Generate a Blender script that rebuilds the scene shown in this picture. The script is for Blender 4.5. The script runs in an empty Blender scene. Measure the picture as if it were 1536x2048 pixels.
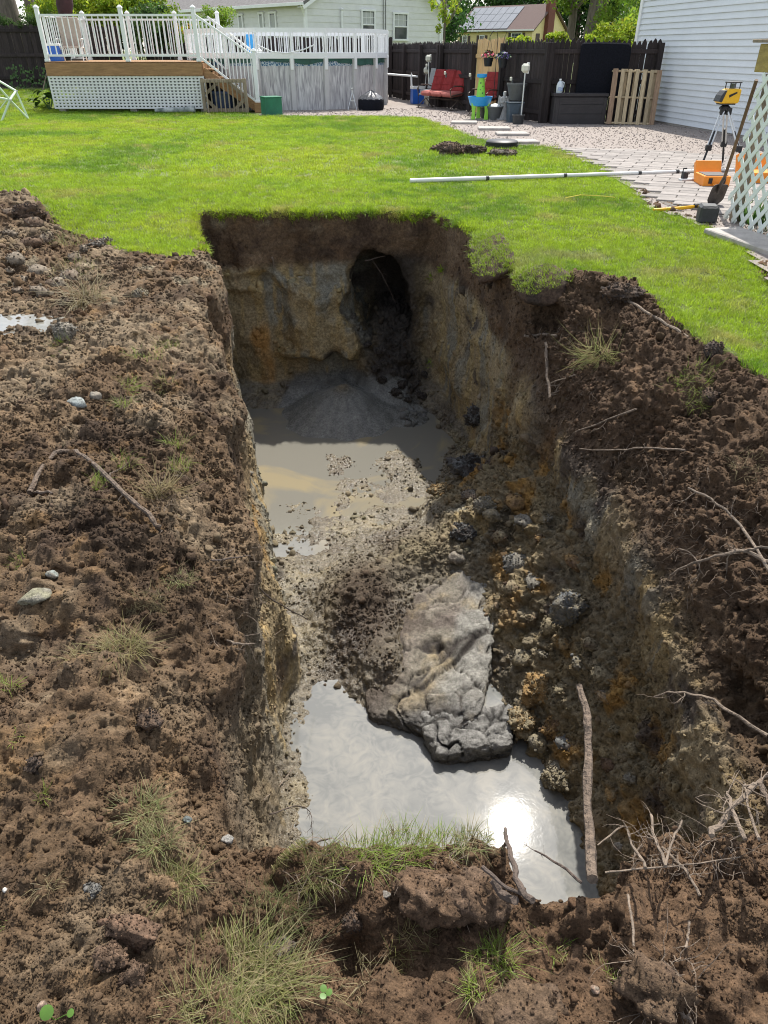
import bpy, bmesh, math, random
import numpy as np
from mathutils import Vector, Matrix, Euler

random.seed(7)
rng = np.random.default_rng(11)
scene = bpy.context.scene
COL = scene.collection

# ------------------------------------------------------------------ camera, sky, sun, exposure
CAM_H = 1.65
PITCH = math.atan(924 / 1400.0)          # downward tilt
FPX = 1400.0                             # focal length in photograph pixels (1536 x 2048)
cam_d = bpy.data.cameras.new('camera')
cam_d.sensor_fit = 'VERTICAL'
cam_d.sensor_height = 36.0
cam_d.lens = FPX / 2048.0 * 36.0
cam_d.clip_start = 0.05
cam_d.clip_end = 2000.0
cam = bpy.data.objects.new('camera', cam_d)
cam.location = (0, 0, CAM_H)
cam.rotation_euler = (math.pi / 2 - PITCH, 0, 0)
COL.objects.link(cam)
scene.camera = cam

SUN_EL, SUN_AZ = math.radians(56.5), math.radians(17.0)     # azimuth from +Y towards +X
SUN_DIR = Vector((math.cos(SUN_EL) * math.sin(SUN_AZ), math.cos(SUN_EL) * math.cos(SUN_AZ), math.sin(SUN_EL)))
world = bpy.data.worlds.new('World')
scene.world = world
world.use_nodes = True
wn = world.node_tree
wn.nodes.clear()
sky = wn.nodes.new('ShaderNodeTexSky')
sky.sky_type = 'NISHITA'
sky.sun_disc = False
sky.sun_elevation = SUN_EL
sky.sun_rotation = SUN_AZ
sky.air_density = 1.0
sky.dust_density = 1.0
sky.ozone_density = 1.0
hs = wn.nodes.new('ShaderNodeHueSaturation')
hs.inputs['Saturation'].default_value = 0.45
bgn = wn.nodes.new('ShaderNodeBackground')
bgn.inputs['Strength'].default_value = 0.15
won = wn.nodes.new('ShaderNodeOutputWorld')
wn.links.new(sky.outputs[0], hs.inputs['Color'])
wn.links.new(hs.outputs[0], bgn.inputs['Color'])
wn.links.new(bgn.outputs[0], won.inputs['Surface'])

sun_d = bpy.data.lights.new('sun', 'SUN')
sun_d.energy = 3.7
sun_d.angle = math.radians(0.6)
sun_d.color = (1.0, 0.95, 0.87)
sun = bpy.data.objects.new('sun', sun_d)
sun.rotation_euler = (-SUN_DIR).to_track_quat('-Z', 'Y').to_euler()
sun.location = SUN_DIR * 60
COL.objects.link(sun)

vs = scene.view_settings
vs.view_transform = 'Standard'
vs.look = 'None'
vs.gamma = 1.0
vs.use_curve_mapping = False
vs.exposure = 0.95
scene.cycles.max_bounces = 6
scene.cycles.diffuse_bounces = 3
scene.cycles.transparent_max_bounces = 6
scene.cycles.use_denoising = True
scene.cycles.filter_width = 1.05

# ------------------------------------------------------------------ helpers
_c, _s = math.cos(PITCH), math.sin(PITCH)
def G(x, y, z=0.0):
    """photo pixel -> world point at height z"""
    dx, dy = (x - 768) / FPX, (y - 1024) / FPX
    w = Vector((dx, _c - _s * dy, -_s - _c * dy))
    t = (z - CAM_H) / w.z
    return Vector((w.x * t, w.y * t, z))
def D(x, y, d):
    """photo pixel -> world point at forward distance d"""
    dx, dy = (x - 768) / FPX, (y - 1024) / FPX
    w = Vector((dx, _c - _s * dy, -_s - _c * dy))
    t = d / w.y
    return Vector((w.x * t, d, CAM_H + w.z * t))

def tag(o, label=None, cat=None, group=None, kind=None):
    if label: o['label'] = label
    if cat: o['category'] = cat
    if group: o['group'] = group
    if kind: o['kind'] = kind
    return o
def empty(name, loc=(0, 0, 0), rz=0.0, label=None, cat=None, group=None, parent=None):
    o = bpy.data.objects.new(name, None)
    o.empty_display_size = 0.1
    COL.objects.link(o)
    o.location = loc
    o.rotation_euler = (0, 0, rz)
    if parent: o.parent = parent
    return tag(o, label, cat, group)
def link(name, me, parent=None, loc=(0, 0, 0), rot=(0, 0, 0)):
    o = bpy.data.objects.new(name, me)
    COL.objects.link(o)
    o.location = loc
    o.rotation_euler = rot
    if parent: o.parent = parent
    return o
def copy_tree(o, parent=None):
    c = o.copy()
    COL.objects.link(c)
    c.parent = parent
    for ch in list(o.children):
        copy_tree(ch, c)
    return c

# ---- materials
def nodes_of(m):
    m.use_nodes = True
    nt = m.node_tree
    return nt, nt.nodes, nt.links
MATS = {}
def mat(name, col, rough=0.6, var=0.25, scale=8.0, bump=0.0, bscale=60.0, metal=0.0, spec=0.5, stretch=(1, 1, 1), col2=None, objvar=0.0, trans=0.0):
    """principled material: base colour varied by object-space noise, optional bump and per-object tint"""
    if name in MATS: return MATS[name]
    m = bpy.data.materials.new(name)
    nt, N, L = nodes_of(m)
    b = N['Principled BSDF']
    b.inputs['Roughness'].default_value = rough
    b.inputs['Metallic'].default_value = metal
    b.inputs['Specular IOR Level'].default_value = spec
    if trans: b.inputs['Transmission Weight'].default_value = trans
    tc = N.new('ShaderNodeTexCoord')
    mp = N.new('ShaderNodeMapping'); mp.inputs['Scale'].default_value = stretch
    oi = N.new('ShaderNodeObjectInfo')
    ad = N.new('ShaderNodeVectorMath'); ad.operation = 'ADD'
    mu = N.new('ShaderNodeVectorMath'); mu.operation = 'SCALE'; mu.inputs['Scale'].default_value = 7.0
    cb = N.new('ShaderNodeCombineXYZ')
    for k in range(3): L.new(oi.outputs['Random'], cb.inputs[k])
    L.new(cb.outputs[0], mu.inputs[0])
    L.new(tc.outputs['Object'], ad.inputs[0]); L.new(mu.outputs[0], ad.inputs[1])
    L.new(ad.outputs[0], mp.inputs['Vector'])
    nz = N.new('ShaderNodeTexNoise'); nz.inputs['Scale'].default_value = scale; nz.inputs['Detail'].default_value = 6; nz.inputs['Roughness'].default_value = 0.65
    L.new(mp.outputs[0], nz.inputs['Vector'])
    rp = N.new('ShaderNodeValToRGB')
    rp.color_ramp.elements[0].position = 0.3; rp.color_ramp.elements[1].position = 0.7
    lo = col2 if col2 else tuple(max(0, c * (1 - var)) for c in col)
    hi = col if col2 else tuple(min(1, c * (1 + var * 0.7)) for c in col)
    rp.color_ramp.elements[0].color = (*lo, 1); rp.color_ramp.elements[1].color = (*hi, 1)
    L.new(nz.outputs[0], rp.inputs[0])
    out = rp.outputs[0]
    if objvar:
        h = N.new('ShaderNodeHueSaturation')
        mr = N.new('ShaderNodeMapRange'); mr.inputs['To Min'].default_value = 1 - objvar; mr.inputs['To Max'].default_value = 1 + objvar
        L.new(oi.outputs['Random'], mr.inputs['Value']); L.new(mr.outputs[0], h.inputs['Value']); L.new(out, h.inputs['Color'])
        out = h.outputs[0]
    L.new(out, b.inputs['Base Color'])
    if bump:
        n2 = N.new('ShaderNodeTexNoise'); n2.inputs['Scale'].default_value = bscale; n2.inputs['Detail'].default_value = 4
        L.new(mp.outputs[0], n2.inputs['Vector'])
        bp = N.new('ShaderNodeBump'); bp.inputs['Strength'].default_value = bump; bp.inputs['Distance'].default_value = 0.02
        L.new(n2.outputs[0], bp.inputs['Height']); L.new(bp.outputs[0], b.inputs['Normal'])
    MATS[name] = m
    return m

# ---- mesh builder
class MB:
    def __init__(self): self.v = []; self.f = []; self.mi = []
    def add(self, v, f, mi=0):
        n = len(self.v); self.v += [tuple(p) for p in v]
        self.f += [tuple(i + n for i in q) for q in f]; self.mi += [mi] * len(f); return self
    def box(self, c, s, rot=None, mi=0):
        hx, hy, hz = s[0] / 2, s[1] / 2, s[2] / 2
        vs_ = [Vector((a * hx, b * hy, d * hz)) for a in (-1, 1) for b in (-1, 1) for d in (-1, 1)]
        R = rot if isinstance(rot, Matrix) else (Euler(rot).to_matrix() if rot else None)
        vs_ = [(R @ p if R else p) + Vector(c) for p in vs_]
        return self.add(vs_, [(0, 1, 3, 2), (4, 6, 7, 5), (0, 4, 5, 1), (2, 3, 7, 6), (0, 2, 6, 4), (1, 5, 7, 3)], mi)
    def bar(self, a, b, w, h, mi=0):
        """rectangular bar from a to b, w across, h in the up direction"""
        a, b = Vector(a), Vector(b); d = (b - a); n = d.normalized()
        up = Vector((0, 0, 1)) if abs(n.z) < 0.95 else Vector((0, 1, 0))
        sx = n.cross(up).normalized(); uz = sx.cross(n)
        R = Matrix((sx, n, uz)).transposed()
        return self.box((a + b) / 2, (w, d.length, h), R, mi)
    def tube(self, pts, rad, n=8, mi=0, cap=True):
        pts = [Vector(p) for p in pts]
        rad = rad if isinstance(rad, (list, tuple)) else [rad] * len(pts)
        base = []
        for i, p in enumerate(pts):
            t = (pts[min(i + 1, len(pts) - 1)] - pts[max(i - 1, 0)]).normalized()
            up = Vector((0, 0, 1)) if abs(t.z) < 0.9 else Vector((0, 1, 0))
            a = t.cross(up).normalized(); b = a.cross(t)
            base += [p + (a * math.cos(k * 2 * math.pi / n) + b * math.sin(k * 2 * math.pi / n)) * rad[i] for k in range(n)]
        fs = []
        for i in range(len(pts) - 1):
            for k in range(n):
                fs.append((i * n + k, i * n + (k + 1) % n, (i + 1) * n + (k + 1) % n, (i + 1) * n + k))
        if cap:
            fs.append(tuple(range(n))[::-1]); fs.append(tuple((len(pts) - 1) * n + k for k in range(n)))
        return self.add(base, fs, mi)
    def lathe(self, prof, n=20, c=(0, 0, 0), mi=0, sx=1, sy=1):
        """prof: list of (radius, z)"""
        c = Vector(c); vs_ = []
        for r, z in prof:
            vs_ += [c + Vector((r * sx * math.cos(k * 2 * math.pi / n), r * sy * math.sin(k * 2 * math.pi / n), z)) for k in range(n)]
        fs = []
        for i in range(len(prof) - 1):
            for k in range(n):
                fs.append((i * n + k, i * n + (k + 1) % n, (i + 1) * n + (k + 1) % n, (i + 1) * n + k))
        fs.append(tuple(range(n))[::-1]); fs.append(tuple((len(prof) - 1) * n + k for k in range(n)))
        return self.add(vs_, fs, mi)
    def prism(self, poly, h, axis='z', c=(0, 0, 0), mi=0):
        """extrude 2D polygon; axis is the extrude axis (thickness h, centred)"""
        n = len(poly); vs_ = []
        for s in (-h / 2, h / 2):
            for (a, b) in poly:
                p = {'z': (a, b, s), 'y': (a, s, b), 'x': (s, a, b)}[axis]
                vs_.append(Vector(p) + Vector(c))
        fs = [tuple(range(n))[::-1], tuple(range(n, 2 * n))]
        fs += [(i, (i + 1) % n, n + (i + 1) % n, n + i) for i in range(n)]
        return self.add(vs_, fs, mi)
    def mesh(self, name, mats, smooth=False, bevel=0.0):
        me = bpy.data.meshes.new(name)
        me.from_pydata(self.v, [], self.f)
        for m in (mats if isinstance(mats, (list, tuple)) else [mats]): me.materials.append(m)
        if len(set(self.mi)) > 1: me.polygons.foreach_set('material_index', self.mi)
        bm = bmesh.new(); bm.from_mesh(me)
        bmesh.ops.recalc_face_normals(bm, faces=bm.faces)
        if bevel:
            ed = [e for e in bm.edges if len(e.link_faces) == 2 and e.calc_face_angle(0) > 0.6]
            bmesh.ops.bevel(bm, geom=ed, offset=bevel, segments=1, affect='EDGES', profile=0.7)
        bm.to_mesh(me); bm.free()
        if smooth:
            me.polygons.foreach_set('use_smooth', [True] * len(me.polygons))
            me.set_sharp_from_angle(angle=math.radians(40))
        me.update()
        return me
    def build(self, name, mats, parent=None, smooth=False, loc=(0, 0, 0), rot=(0, 0, 0), bevel=0.0):
        return link(name, self.mesh(name, mats, smooth, bevel), parent, loc, rot)

_boxcache = {}
def bx(name, parent, c, s, m, rot=(0, 0, 0), bevel=None):
    """a box part; alike boxes share one bevelled mesh"""
    s = tuple(round(q, 4) for q in s)
    key = (s, m.name)
    if key not in _boxcache:
        bv = min(0.006, min(s) * 0.18) if bevel is None else bevel
        _boxcache[key] = MB().box((0, 0, 0), s).mesh(name, m, bevel=bv)
    return link(name, _boxcache[key], parent, c, rot)

# ---- numpy value noise at points
def _hash(ix, iy, iz, seed):
    h = (ix.astype(np.int64) * 374761393 + iy.astype(np.int64) * 668265263 + iz.astype(np.int64) * 2147483647 + seed * 974634777) & 0xffffffff
    h = ((h ^ (h >> 13)) * 1274126177) & 0xffffffff
    h = ((h ^ (h >> 16)) * 2246822519) & 0xffffffff
    return ((h ^ (h >> 15)) & 0xffff) / 32767.5 - 1.0
def vnoise(P, scale, seed=0):
    sc = np.array(scale if isinstance(scale, (tuple, list)) else (scale,) * 3)
    q = P * sc + 131.7
    i = np.floor(q).astype(np.int64); f = q - i; f = f * f * (3 - 2 * f)
    r = 0
    for a in (0, 1):
        wa = f[:, 0] if a else 1 - f[:, 0]
        for b in (0, 1):
            wb = f[:, 1] if b else 1 - f[:, 1]
            for c in (0, 1):
                wc = f[:, 2] if c else 1 - f[:, 2]
                r = r + wa * wb * wc * _hash(i[:, 0] + a, i[:, 1] + b, i[:, 2] + c, seed)
    return r
def fbm(P, scale, oct=4, seed=0):
    r = 0; a = 1.0; t = 0
    for o in range(oct):
        sc = tuple(q * 2 ** o for q in scale) if isinstance(scale, (tuple, list)) else scale * 2 ** o
        r = r + a * vnoise(P, sc, seed + o * 17); t += a; a *= 0.55
    return r / t
def sst(a, b, x):
    t = np.clip((x - a) / (b - a), 0, 1)
    return t * t * (3 - 2 * t)
def in_poly(px, py, poly):
    r = np.zeros(px.shape, bool); n = len(poly)
    for i in range(n):
        x0, y0 = poly[i]; x1, y1 = poly[(i + 1) % n]
        c = ((y0 > py) != (y1 > py)) & (px < (x1 - x0) * (py - y0) / ((y1 - y0) + 1e-12) + x0)
        r ^= c
    return r
def poly_dist(px, py, poly):
    d = np.full(px.shape, 1e9); n = len(poly)
    for i in range(n):
        ax, ay = poly[i]; bx_, by_ = poly[(i + 1) % n]
        vx, vy = bx_ - ax, by_ - ay
        t = np.clip(((px - ax) * vx + (py - ay) * vy) / (vx * vx + vy * vy + 1e-12), 0, 1)
        d = np.minimum(d, np.hypot(px - ax - t * vx, py - ay - t * vy))
    return d
def np_mesh(name, V, F, mats, smooth=True):
    me = bpy.data.meshes.new(name)
    k = F.shape[1]
    me.vertices.add(len(V)); me.vertices.foreach_set('co', V.astype(np.float32).ravel())
    me.loops.add(F.size); me.loops.foreach_set('vertex_index', F.astype(np.int32).ravel())
    me.polygons.add(len(F)); me.polygons.foreach_set('loop_start', (np.arange(len(F)) * k).astype(np.int32))
    for m in (mats if isinstance(mats, (list, tuple)) else [mats]): me.materials.append(m)
    me.update(calc_edges=True)
    if smooth: me.polygons.foreach_set('use_smooth', np.ones(len(F), bool))
    return me
def set_attr(me, name, arr, typ='FLOAT', dom='POINT'):
    a = me.attributes.new(name, typ, dom)
    if typ == 'FLOAT_COLOR':
        c = np.ones((len(arr), 4), np.float32); c[:, :3] = arr
        a.data.foreach_set('color', c.ravel())
    elif typ == 'FLOAT_VECTOR':
        a.data.foreach_set('vector', arr.astype(np.float32).ravel())
    else:
        a.data.foreach_set('value', arr.astype(np.float32))

# ------------------------------------------------------------------ excavated ground (volume field -> surface nets)
WATER_Z = -2.40
def itp(v, pts):
    a = np.array(sorted(pts)); return np.interp(v, a[:, 0], a[:, 1]).astype(v.dtype)
TLP = [(11, -2.75), (9.2, -2.27), (7.5, -1.83), (5.53, -1.33), (3.65, -.88), (2.5, -.70), (1.67, -.61), (1.2, -.48), (1.0, -.33), (.3, -.2)]
BLP = [(11, -2.6), (9.2, -2.15), (7.5, -1.72), (6.9, -1.55), (6.4, -1.38), (3.9, -.76), (3.14, -.72), (2.6, -.68), (1.5, -.5), (.3, -.3)]
TRP = [(11, .55), (9.2, .64), (8.6, .85), (8.1, 1.00), (6.9, 1.10), (6.25, 1.2), (5.85, 1.6), (5.4, 1.98), (4.5, 2.13), (4, 2.33), (2.5, 2.45), (1, 2.45), (.3, 2.3)]
MRP = [(11, .5), (9.2, .62), (8, .98), (7, 1.09), (6.2, 1.12), (5, 1.30), (4, 1.46), (2.6, 1.43), (2, 1.42), (1, 1.38), (.3, 1.3)]
BRP = [(11, .5), (9.2, .62), (8, .97), (7, 1.10), (6.2, 1.20), (5, 1.42), (4, 1.50), (2.6, 1.48), (2, 1.45), (1, 1.4), (.3, 1.3)]
def ground_h(x, y):
    """height of the disturbed ground and lawn round the pit"""
    h = 0.0 * x + 0.0 * y
    rim = itp(y, TLP)
    left = sst(0.0, 0.5, rim - x)
    # loose spoil on the left
    h = h + 0.12 * np.exp(-((x + 1.15) / .42) ** 2 - ((y - 2.35) / .42) ** 2) * left
    h = h + 0.05 * np.exp(-((x + 1.0) / .5) ** 2 - ((y - 1.35) / .3) ** 2)
    h = h - 0.06 * np.exp(-((x + 1.25) / .35) ** 2 - ((y - 1.75) / .17) ** 2)
    h = h + 0.10 * np.exp(-((x + 1.75) / .35) ** 2 - ((y - 6.4) / .35) ** 2)
    h = h + 0.30 * sst(-2.9, -4.9, x) * sst(5.2, 6.8, y) * (1 - sst(8.8, 9.9, y))
    h = h - 0.05 * np.exp(-((x + 2.75) / .5) ** 2 - ((y - 5.05) / .25) ** 2)
    # left shoulder rolls over into the cut
    h = h - 0.17 * sst(0.30, -0.04, rim - x) * sst(4.4, 2.4, y) - 0.05 * sst(.2, -.02, rim - x) * sst(7.5, 5, y)
    # berm of loose soil on the right rim
    h = h + 0.13 * np.exp(-((x - 1.72) / .34) ** 2 - ((y - 5.75) / .38) ** 2)
    h = h + 0.07 * np.exp(-((x - 2.2) / .2) ** 2) * sst(6.0, 5.4, y) * sst(.8, 2.0, y)
    # near rim: sod ridge, hollow in front of it, lumps in the foreground
    h = h + 0.055 * np.exp(-((x - .03) / .25) ** 2 - ((y - 1.06) / .10) ** 2)
    h = h - 0.09 * np.exp(-((x + .02) / .2) ** 2 - ((y - .87) / .055) ** 2)
    h = h + 0.06 * np.exp(-((x - .72) / .22) ** 2 - ((y - .86) / .14) ** 2)
    h = h + 0.07 * np.exp(-((x - 1.15) / .3) ** 2 - ((y - 1.0) / .16) ** 2)
    h = h + 0.05 * np.exp(-((x + .27) / .12) ** 2 - ((y - .62) / .1) ** 2)
    h = h + 0.06 * np.exp(-((x - .42) / .14) ** 2 - ((y - .60) / .1) ** 2)
    return h
def floor_h(x, y):
    z = -2.49 + 0.0 * x
    z = z + 0.085 * sst(4.15, 4.55, y + .35 * x) * sst(6.85, 6.25, y)           # mud bar between the two pools
    z = z + 0.094 * sst(6.2, 6.8, y) * sst(7.8, 7.3, y) * sst(-1.0, -.5, x + .25 * (y - 7))            # shallow wet mud in the far puddle
    z = z + 0.10 * sst(.45, .05, x - itp(y, BLP)) * sst(5.6, 4.6, y)            # mud skirt on the left
    # slumped soil along the right wall
    w = itp(y, BRP) - x
    hp = itp(y, [(.5, .5), (1.6, .45), (2.2, .6), (2.8, .95), (3.4, 1.15), (4.6, 1.15), (5.6, 1.0), (6.3, .62), (6.9, .22), (7.6, .16), (9.2, .3)])
    ww = itp(y, [(.5, .2), (1.6, .22), (2.75, .32), (3.3, .58), (4.2, .72), (5.2, .86), (6.0, .95), (6.6, .6), (7.4, .3), (9.2, .3)])
    z = z + hp * np.clip(1.04 - w / ww, 0, 1.2) ** 1.15
    # dark heap beside the slab
    for cx, cy, r, hh in ((-.25, 4.75, .42, .26), (-.10, 4.2, .38, .34), (.04, 3.75, .26, .26), (.85, 4.1, .3, .22), (.5, 4.9, .4, .24), (-.45, 4.35, .26, .16), (-.98, 4.95, .2, .2), (.2, 5.25, .5, .16), (.62, 5.3, .5, .2)):
        z = z + hh * np.exp(-((x - cx) ** 2 + (y - cy) ** 2) / (r * r))
    # chute of clods under the tunnel, debris at the foot of the far wall, fan of grey silt
    z = z + 1.12 * sst(8.25, 9.75, y) * np.exp(-((x - .08) / .42) ** 4)
    z = z + 0.34 * sst(8.45, 9.25, y) * sst(-.2, -.6, x)
    z = z + 0.25 * sst(8.5, 9.2, y) * sst(.3, .6, x)
    r = np.hypot((x + .55) / .92, (y - 8.55) / .92)
    z = np.maximum(z, -2.46 + .46 * np.clip(1 - r, 0, 1))
    r2 = np.hypot((x - .28) / .4, (y - 8.35) / .4)
    z = np.maximum(z, -2.46 + .17 * np.clip(1 - r2, 0, 1))
    return z

xs = np.concatenate([np.arange(-6.2, -2.7, .06), np.arange(-2.7, 2.7, .026), np.arange(2.7, 3.72, .05)])
_y = [0.22]
while _y[-1] < 11.0: _y.append(_y[-1] + .0125 + .0034 * _y[-1])
ys = np.array(_y)
zs = np.arange(-2.62, .46, .028)
xs, ys, zs = (q.astype(np.float32) for q in (xs, ys, zs))
XX, YY, ZZ = xs[:, None, None], ys[None, :, None], zs[None, None, :]

def tnoise(cell, seed):
    """smooth lattice noise on the tensor grid"""
    r = np.random.default_rng(seed); mats_ = []; dims = []
    for ax, c in zip((xs, ys, zs), cell):
        q = (ax - ax[0]) / c + r.random() ; i = np.floor(q).astype(int); f = q - i; f = f * f * (3 - 2 * f)
        n = i.max() + 2; M = np.zeros((len(ax), n), np.float32)
        M[np.arange(len(ax)), i] += 1 - f; M[np.arange(len(ax)), i + 1] += f
        mats_.append(M); dims.append(n)
    A = r.uniform(-1, 1, dims).astype(np.float32)
    A = A @ mats_[2].T
    A = np.einsum('xyz,jy->xjz', A, mats_[1], optimize=True)
    return np.tensordot(mats_[0], A, axes=(1, 0))

def smax(a, b, k):
    h = np.maximum(0, k - np.abs(a - b)); h *= h; h *= .25 / k
    return np.maximum(a, b) + h
def smin(a, b, k):
    h = np.maximum(0, k - np.abs(a - b)); h *= h; h *= .25 / k
    return np.minimum(a, b) - h

yz = YY + 0 * ZZ
depth = np.clip(-ZZ / 2.4, 0, 1.1)
XL = itp(YY, TLP) * (1 - depth) + itp(YY, BLP) * depth
d9 = np.clip(-ZZ / .9, 0, 1) ** np.where(YY < 6.1, .5, 1.0).astype(np.float32); d24 = np.clip((-ZZ - .9) / 1.5, 0, 1)
XR = (itp(YY, TRP) * (1 - d9) + itp(YY, MRP) * d9) * (1 - d24) + itp(YY, BRP) * d24
YF = 9.22 + 0 * XX + 0 * ZZ
YF = YF - .10 * sst(-2.2, -2.05, XX) * sst(-1.55, -1.7, XX) * sst(-1.0, -.9, ZZ) * sst(-.6, -.72, ZZ)
YF = YF + .14 * np.exp(-((XX + 1.62) / .2) ** 2 - ((ZZ + .8) / .09) ** 2)
YF = YF - .10 * sst(-.4, -1.6, ZZ) * sst(-.5, -.9, XX)
YN = 1.13 - .17 * sst(.3, .42, XX) * sst(.75, .6, XX) + .10 * depth
NA = tnoise((.55, .6, .5), 1); NB = tnoise((.2, .22, .2), 2)
_jf = int(np.searchsorted(ys, 9.15)); _na, _nb = NA[:, _jf:_jf + 1], NB[:, _jf:_jf + 1]
_xp = XX + .16 * _na + .07 * _nb; _zp = ZZ + .14 * _nb - .10 * _na + .12 * (XX + .8)
YF = YF - (.24 + .06 * _nb) * sst(-1.42, -1.14, _xp) * sst(-.28, -.42, _xp) * sst(-1.9, -1.66, _zp) * sst(-.82, -1.08, _zp)     # clay ledge left of the tunnel
air = np.maximum(XL - XX + .10 * tnoise((3., .6, .9), 8) + .06 * tnoise((3., .22, .4), 18), XX - XR + .05 * tnoise((3., .5, .6), 9)) + .075 * NA + .035 * NB
air = smax(air, (YY - YF) + .06 * NA + .03 * NB + .05 * tnoise((.22, .5, 1.6), 3), .10)
air = smax(air, (YN - YY) + .05 * NA + .02 * NB, .08)
FH = floor_h(xs[:, None], ys[None, :])[:, :, None]
air = smax(air, FH - ZZ + .034 * NB + .018 * NA, .07)
# tunnel in the far wall
_j = np.searchsorted(ys, 8.5); YT = YY[:, _j:]
tx = XX + .08 - .12 * sst(-1.2, -1.6, ZZ); 
tun = np.sqrt((tx / (.40 + .06 * sst(-.9, -.5, ZZ))) ** 2 + ((ZZ + 1.15) / .66) ** 2) - 1.0
tun = np.maximum(np.maximum(tun * .42, YT - 10.5), 8.6 - YT) + .09 * NA[:, _j:] + .07 * NB[:, _j:]
tun = np.maximum(tun, FH[:, _j:] - ZZ)
air[:, _j:] = smin(air[:, _j:], tun, .05)
# ---- lawn outline (true ground positions)
LAWN = [tuple(G(x, y)[:2]) for x, y in ((0, 404), (55, 412), (95, 440), (135, 470), (190, 478), (235, 500), (300, 505), (345, 518), (385, 515), (398, 480), (408, 450), (420, 436), (520, 432), (626, 430), (760, 430), (860, 430), (900, 450), (940, 470), (935, 530), (1000, 560), (1040, 575), (1110, 545), (1150, 540), (1255, 555), (1292, 590), (1335, 632), (1400, 685), (1536, 748))]
LAWN += [(2.6, 3.2), (2.7, 1.0), (3.1, .2), (3.35, .2), (3.3, 4.0)]
LAWN += [tuple(G(x, y)[:2]) for x, y in ((1536, 560), (1500, 500), (1405, 450), (1300, 415), (1262, 372), (1190, 330), (1120, 296), (1040, 290), (975, 282), (930, 268), (880, 248), (840, 236), (770, 233), (640, 233), (515, 232))]
LAWN += [(-4.4, 25.2), (-11.0, 26.3), (-10.6, 28.3), (-22, 28.3), (-22, 9.6)]

def lawn_mask(x, y):
    P = np.stack([x, y, 0 * x], 1)
    jx = x + .05 * vnoise(P, 5, 3) + .025 * vnoise(P, 14, 4); jy = y + .05 * vnoise(P, 5, 5) + .025 * vnoise(P, 14, 6)
    return in_poly(jx, jy, LAWN)

GH = ground_h(xs[:, None], ys[None, :])
_gx, _gy = np.meshgrid(xs, ys, indexing='ij'); _q = np.stack([_gx.ravel(), _gy.ravel(), 0 * _gx.ravel()], 1).astype(float)
_in = in_poly(_q[:, 0], _q[:, 1], LAWN); _md = np.where(_in, 0, sst(.03, .35, poly_dist(_q[:, 0], _q[:, 1], LAWN)))
_near = .45 + .55 * sst(1.0, 1.7, _q[:, 1])
_sp = .085 * fbm(_q, 1.5, 3, 301) + .10 * np.maximum(fbm(_q, 3.4, 4, 305), -.1) + .05 * fbm(_q, 8.0, 3, 311)
_flat = 1 - .75 * np.exp(-((_q[:, 0] + 2.5) / .9) ** 2 - ((_q[:, 1] - 5.4) / .8) ** 2)
GH = (GH + (_sp * _md * _near * _flat).reshape(_gx.shape)).astype(np.float32)[:, :, None]
gr = GH - ZZ
field = smin(air, gr, .05)       # >0 = earth
# undercuts below the two hanging sods on the right rim, hollow in the left wall
for (cx, cy, cz, rx, ry, rz) in ((1.16, 7.35, -.24, .2, .42, .17), (1.36, 5.9, -.26, .2, .26, .17), (-1.08, 4.35, -.32, .12, .18, .1), (-.86, 3.35, -.35, .1, .2, .12), (1.5, 2.1, -.75, .2, .3, .12)):
    sl = tuple(slice(max(0, np.searchsorted(a_, c_ - 1.6 * r_) - 1), np.searchsorted(a_, c_ + 1.6 * r_) + 1) for a_, c_, r_ in ((xs, cx, rx), (ys, cy, ry), (zs, cz, rz)))
    e = (np.sqrt(((XX[sl[0]] - cx) / rx) ** 2 + ((YY[:, sl[1]] - cy) / ry) ** 2 + ((ZZ[:, :, sl[2]] - cz) / rz) ** 2) - 1) * min(rx, ry, rz)
    field[sl] = smin(field[sl], e, .04)
del air, gr, tun, NA, NB

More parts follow.
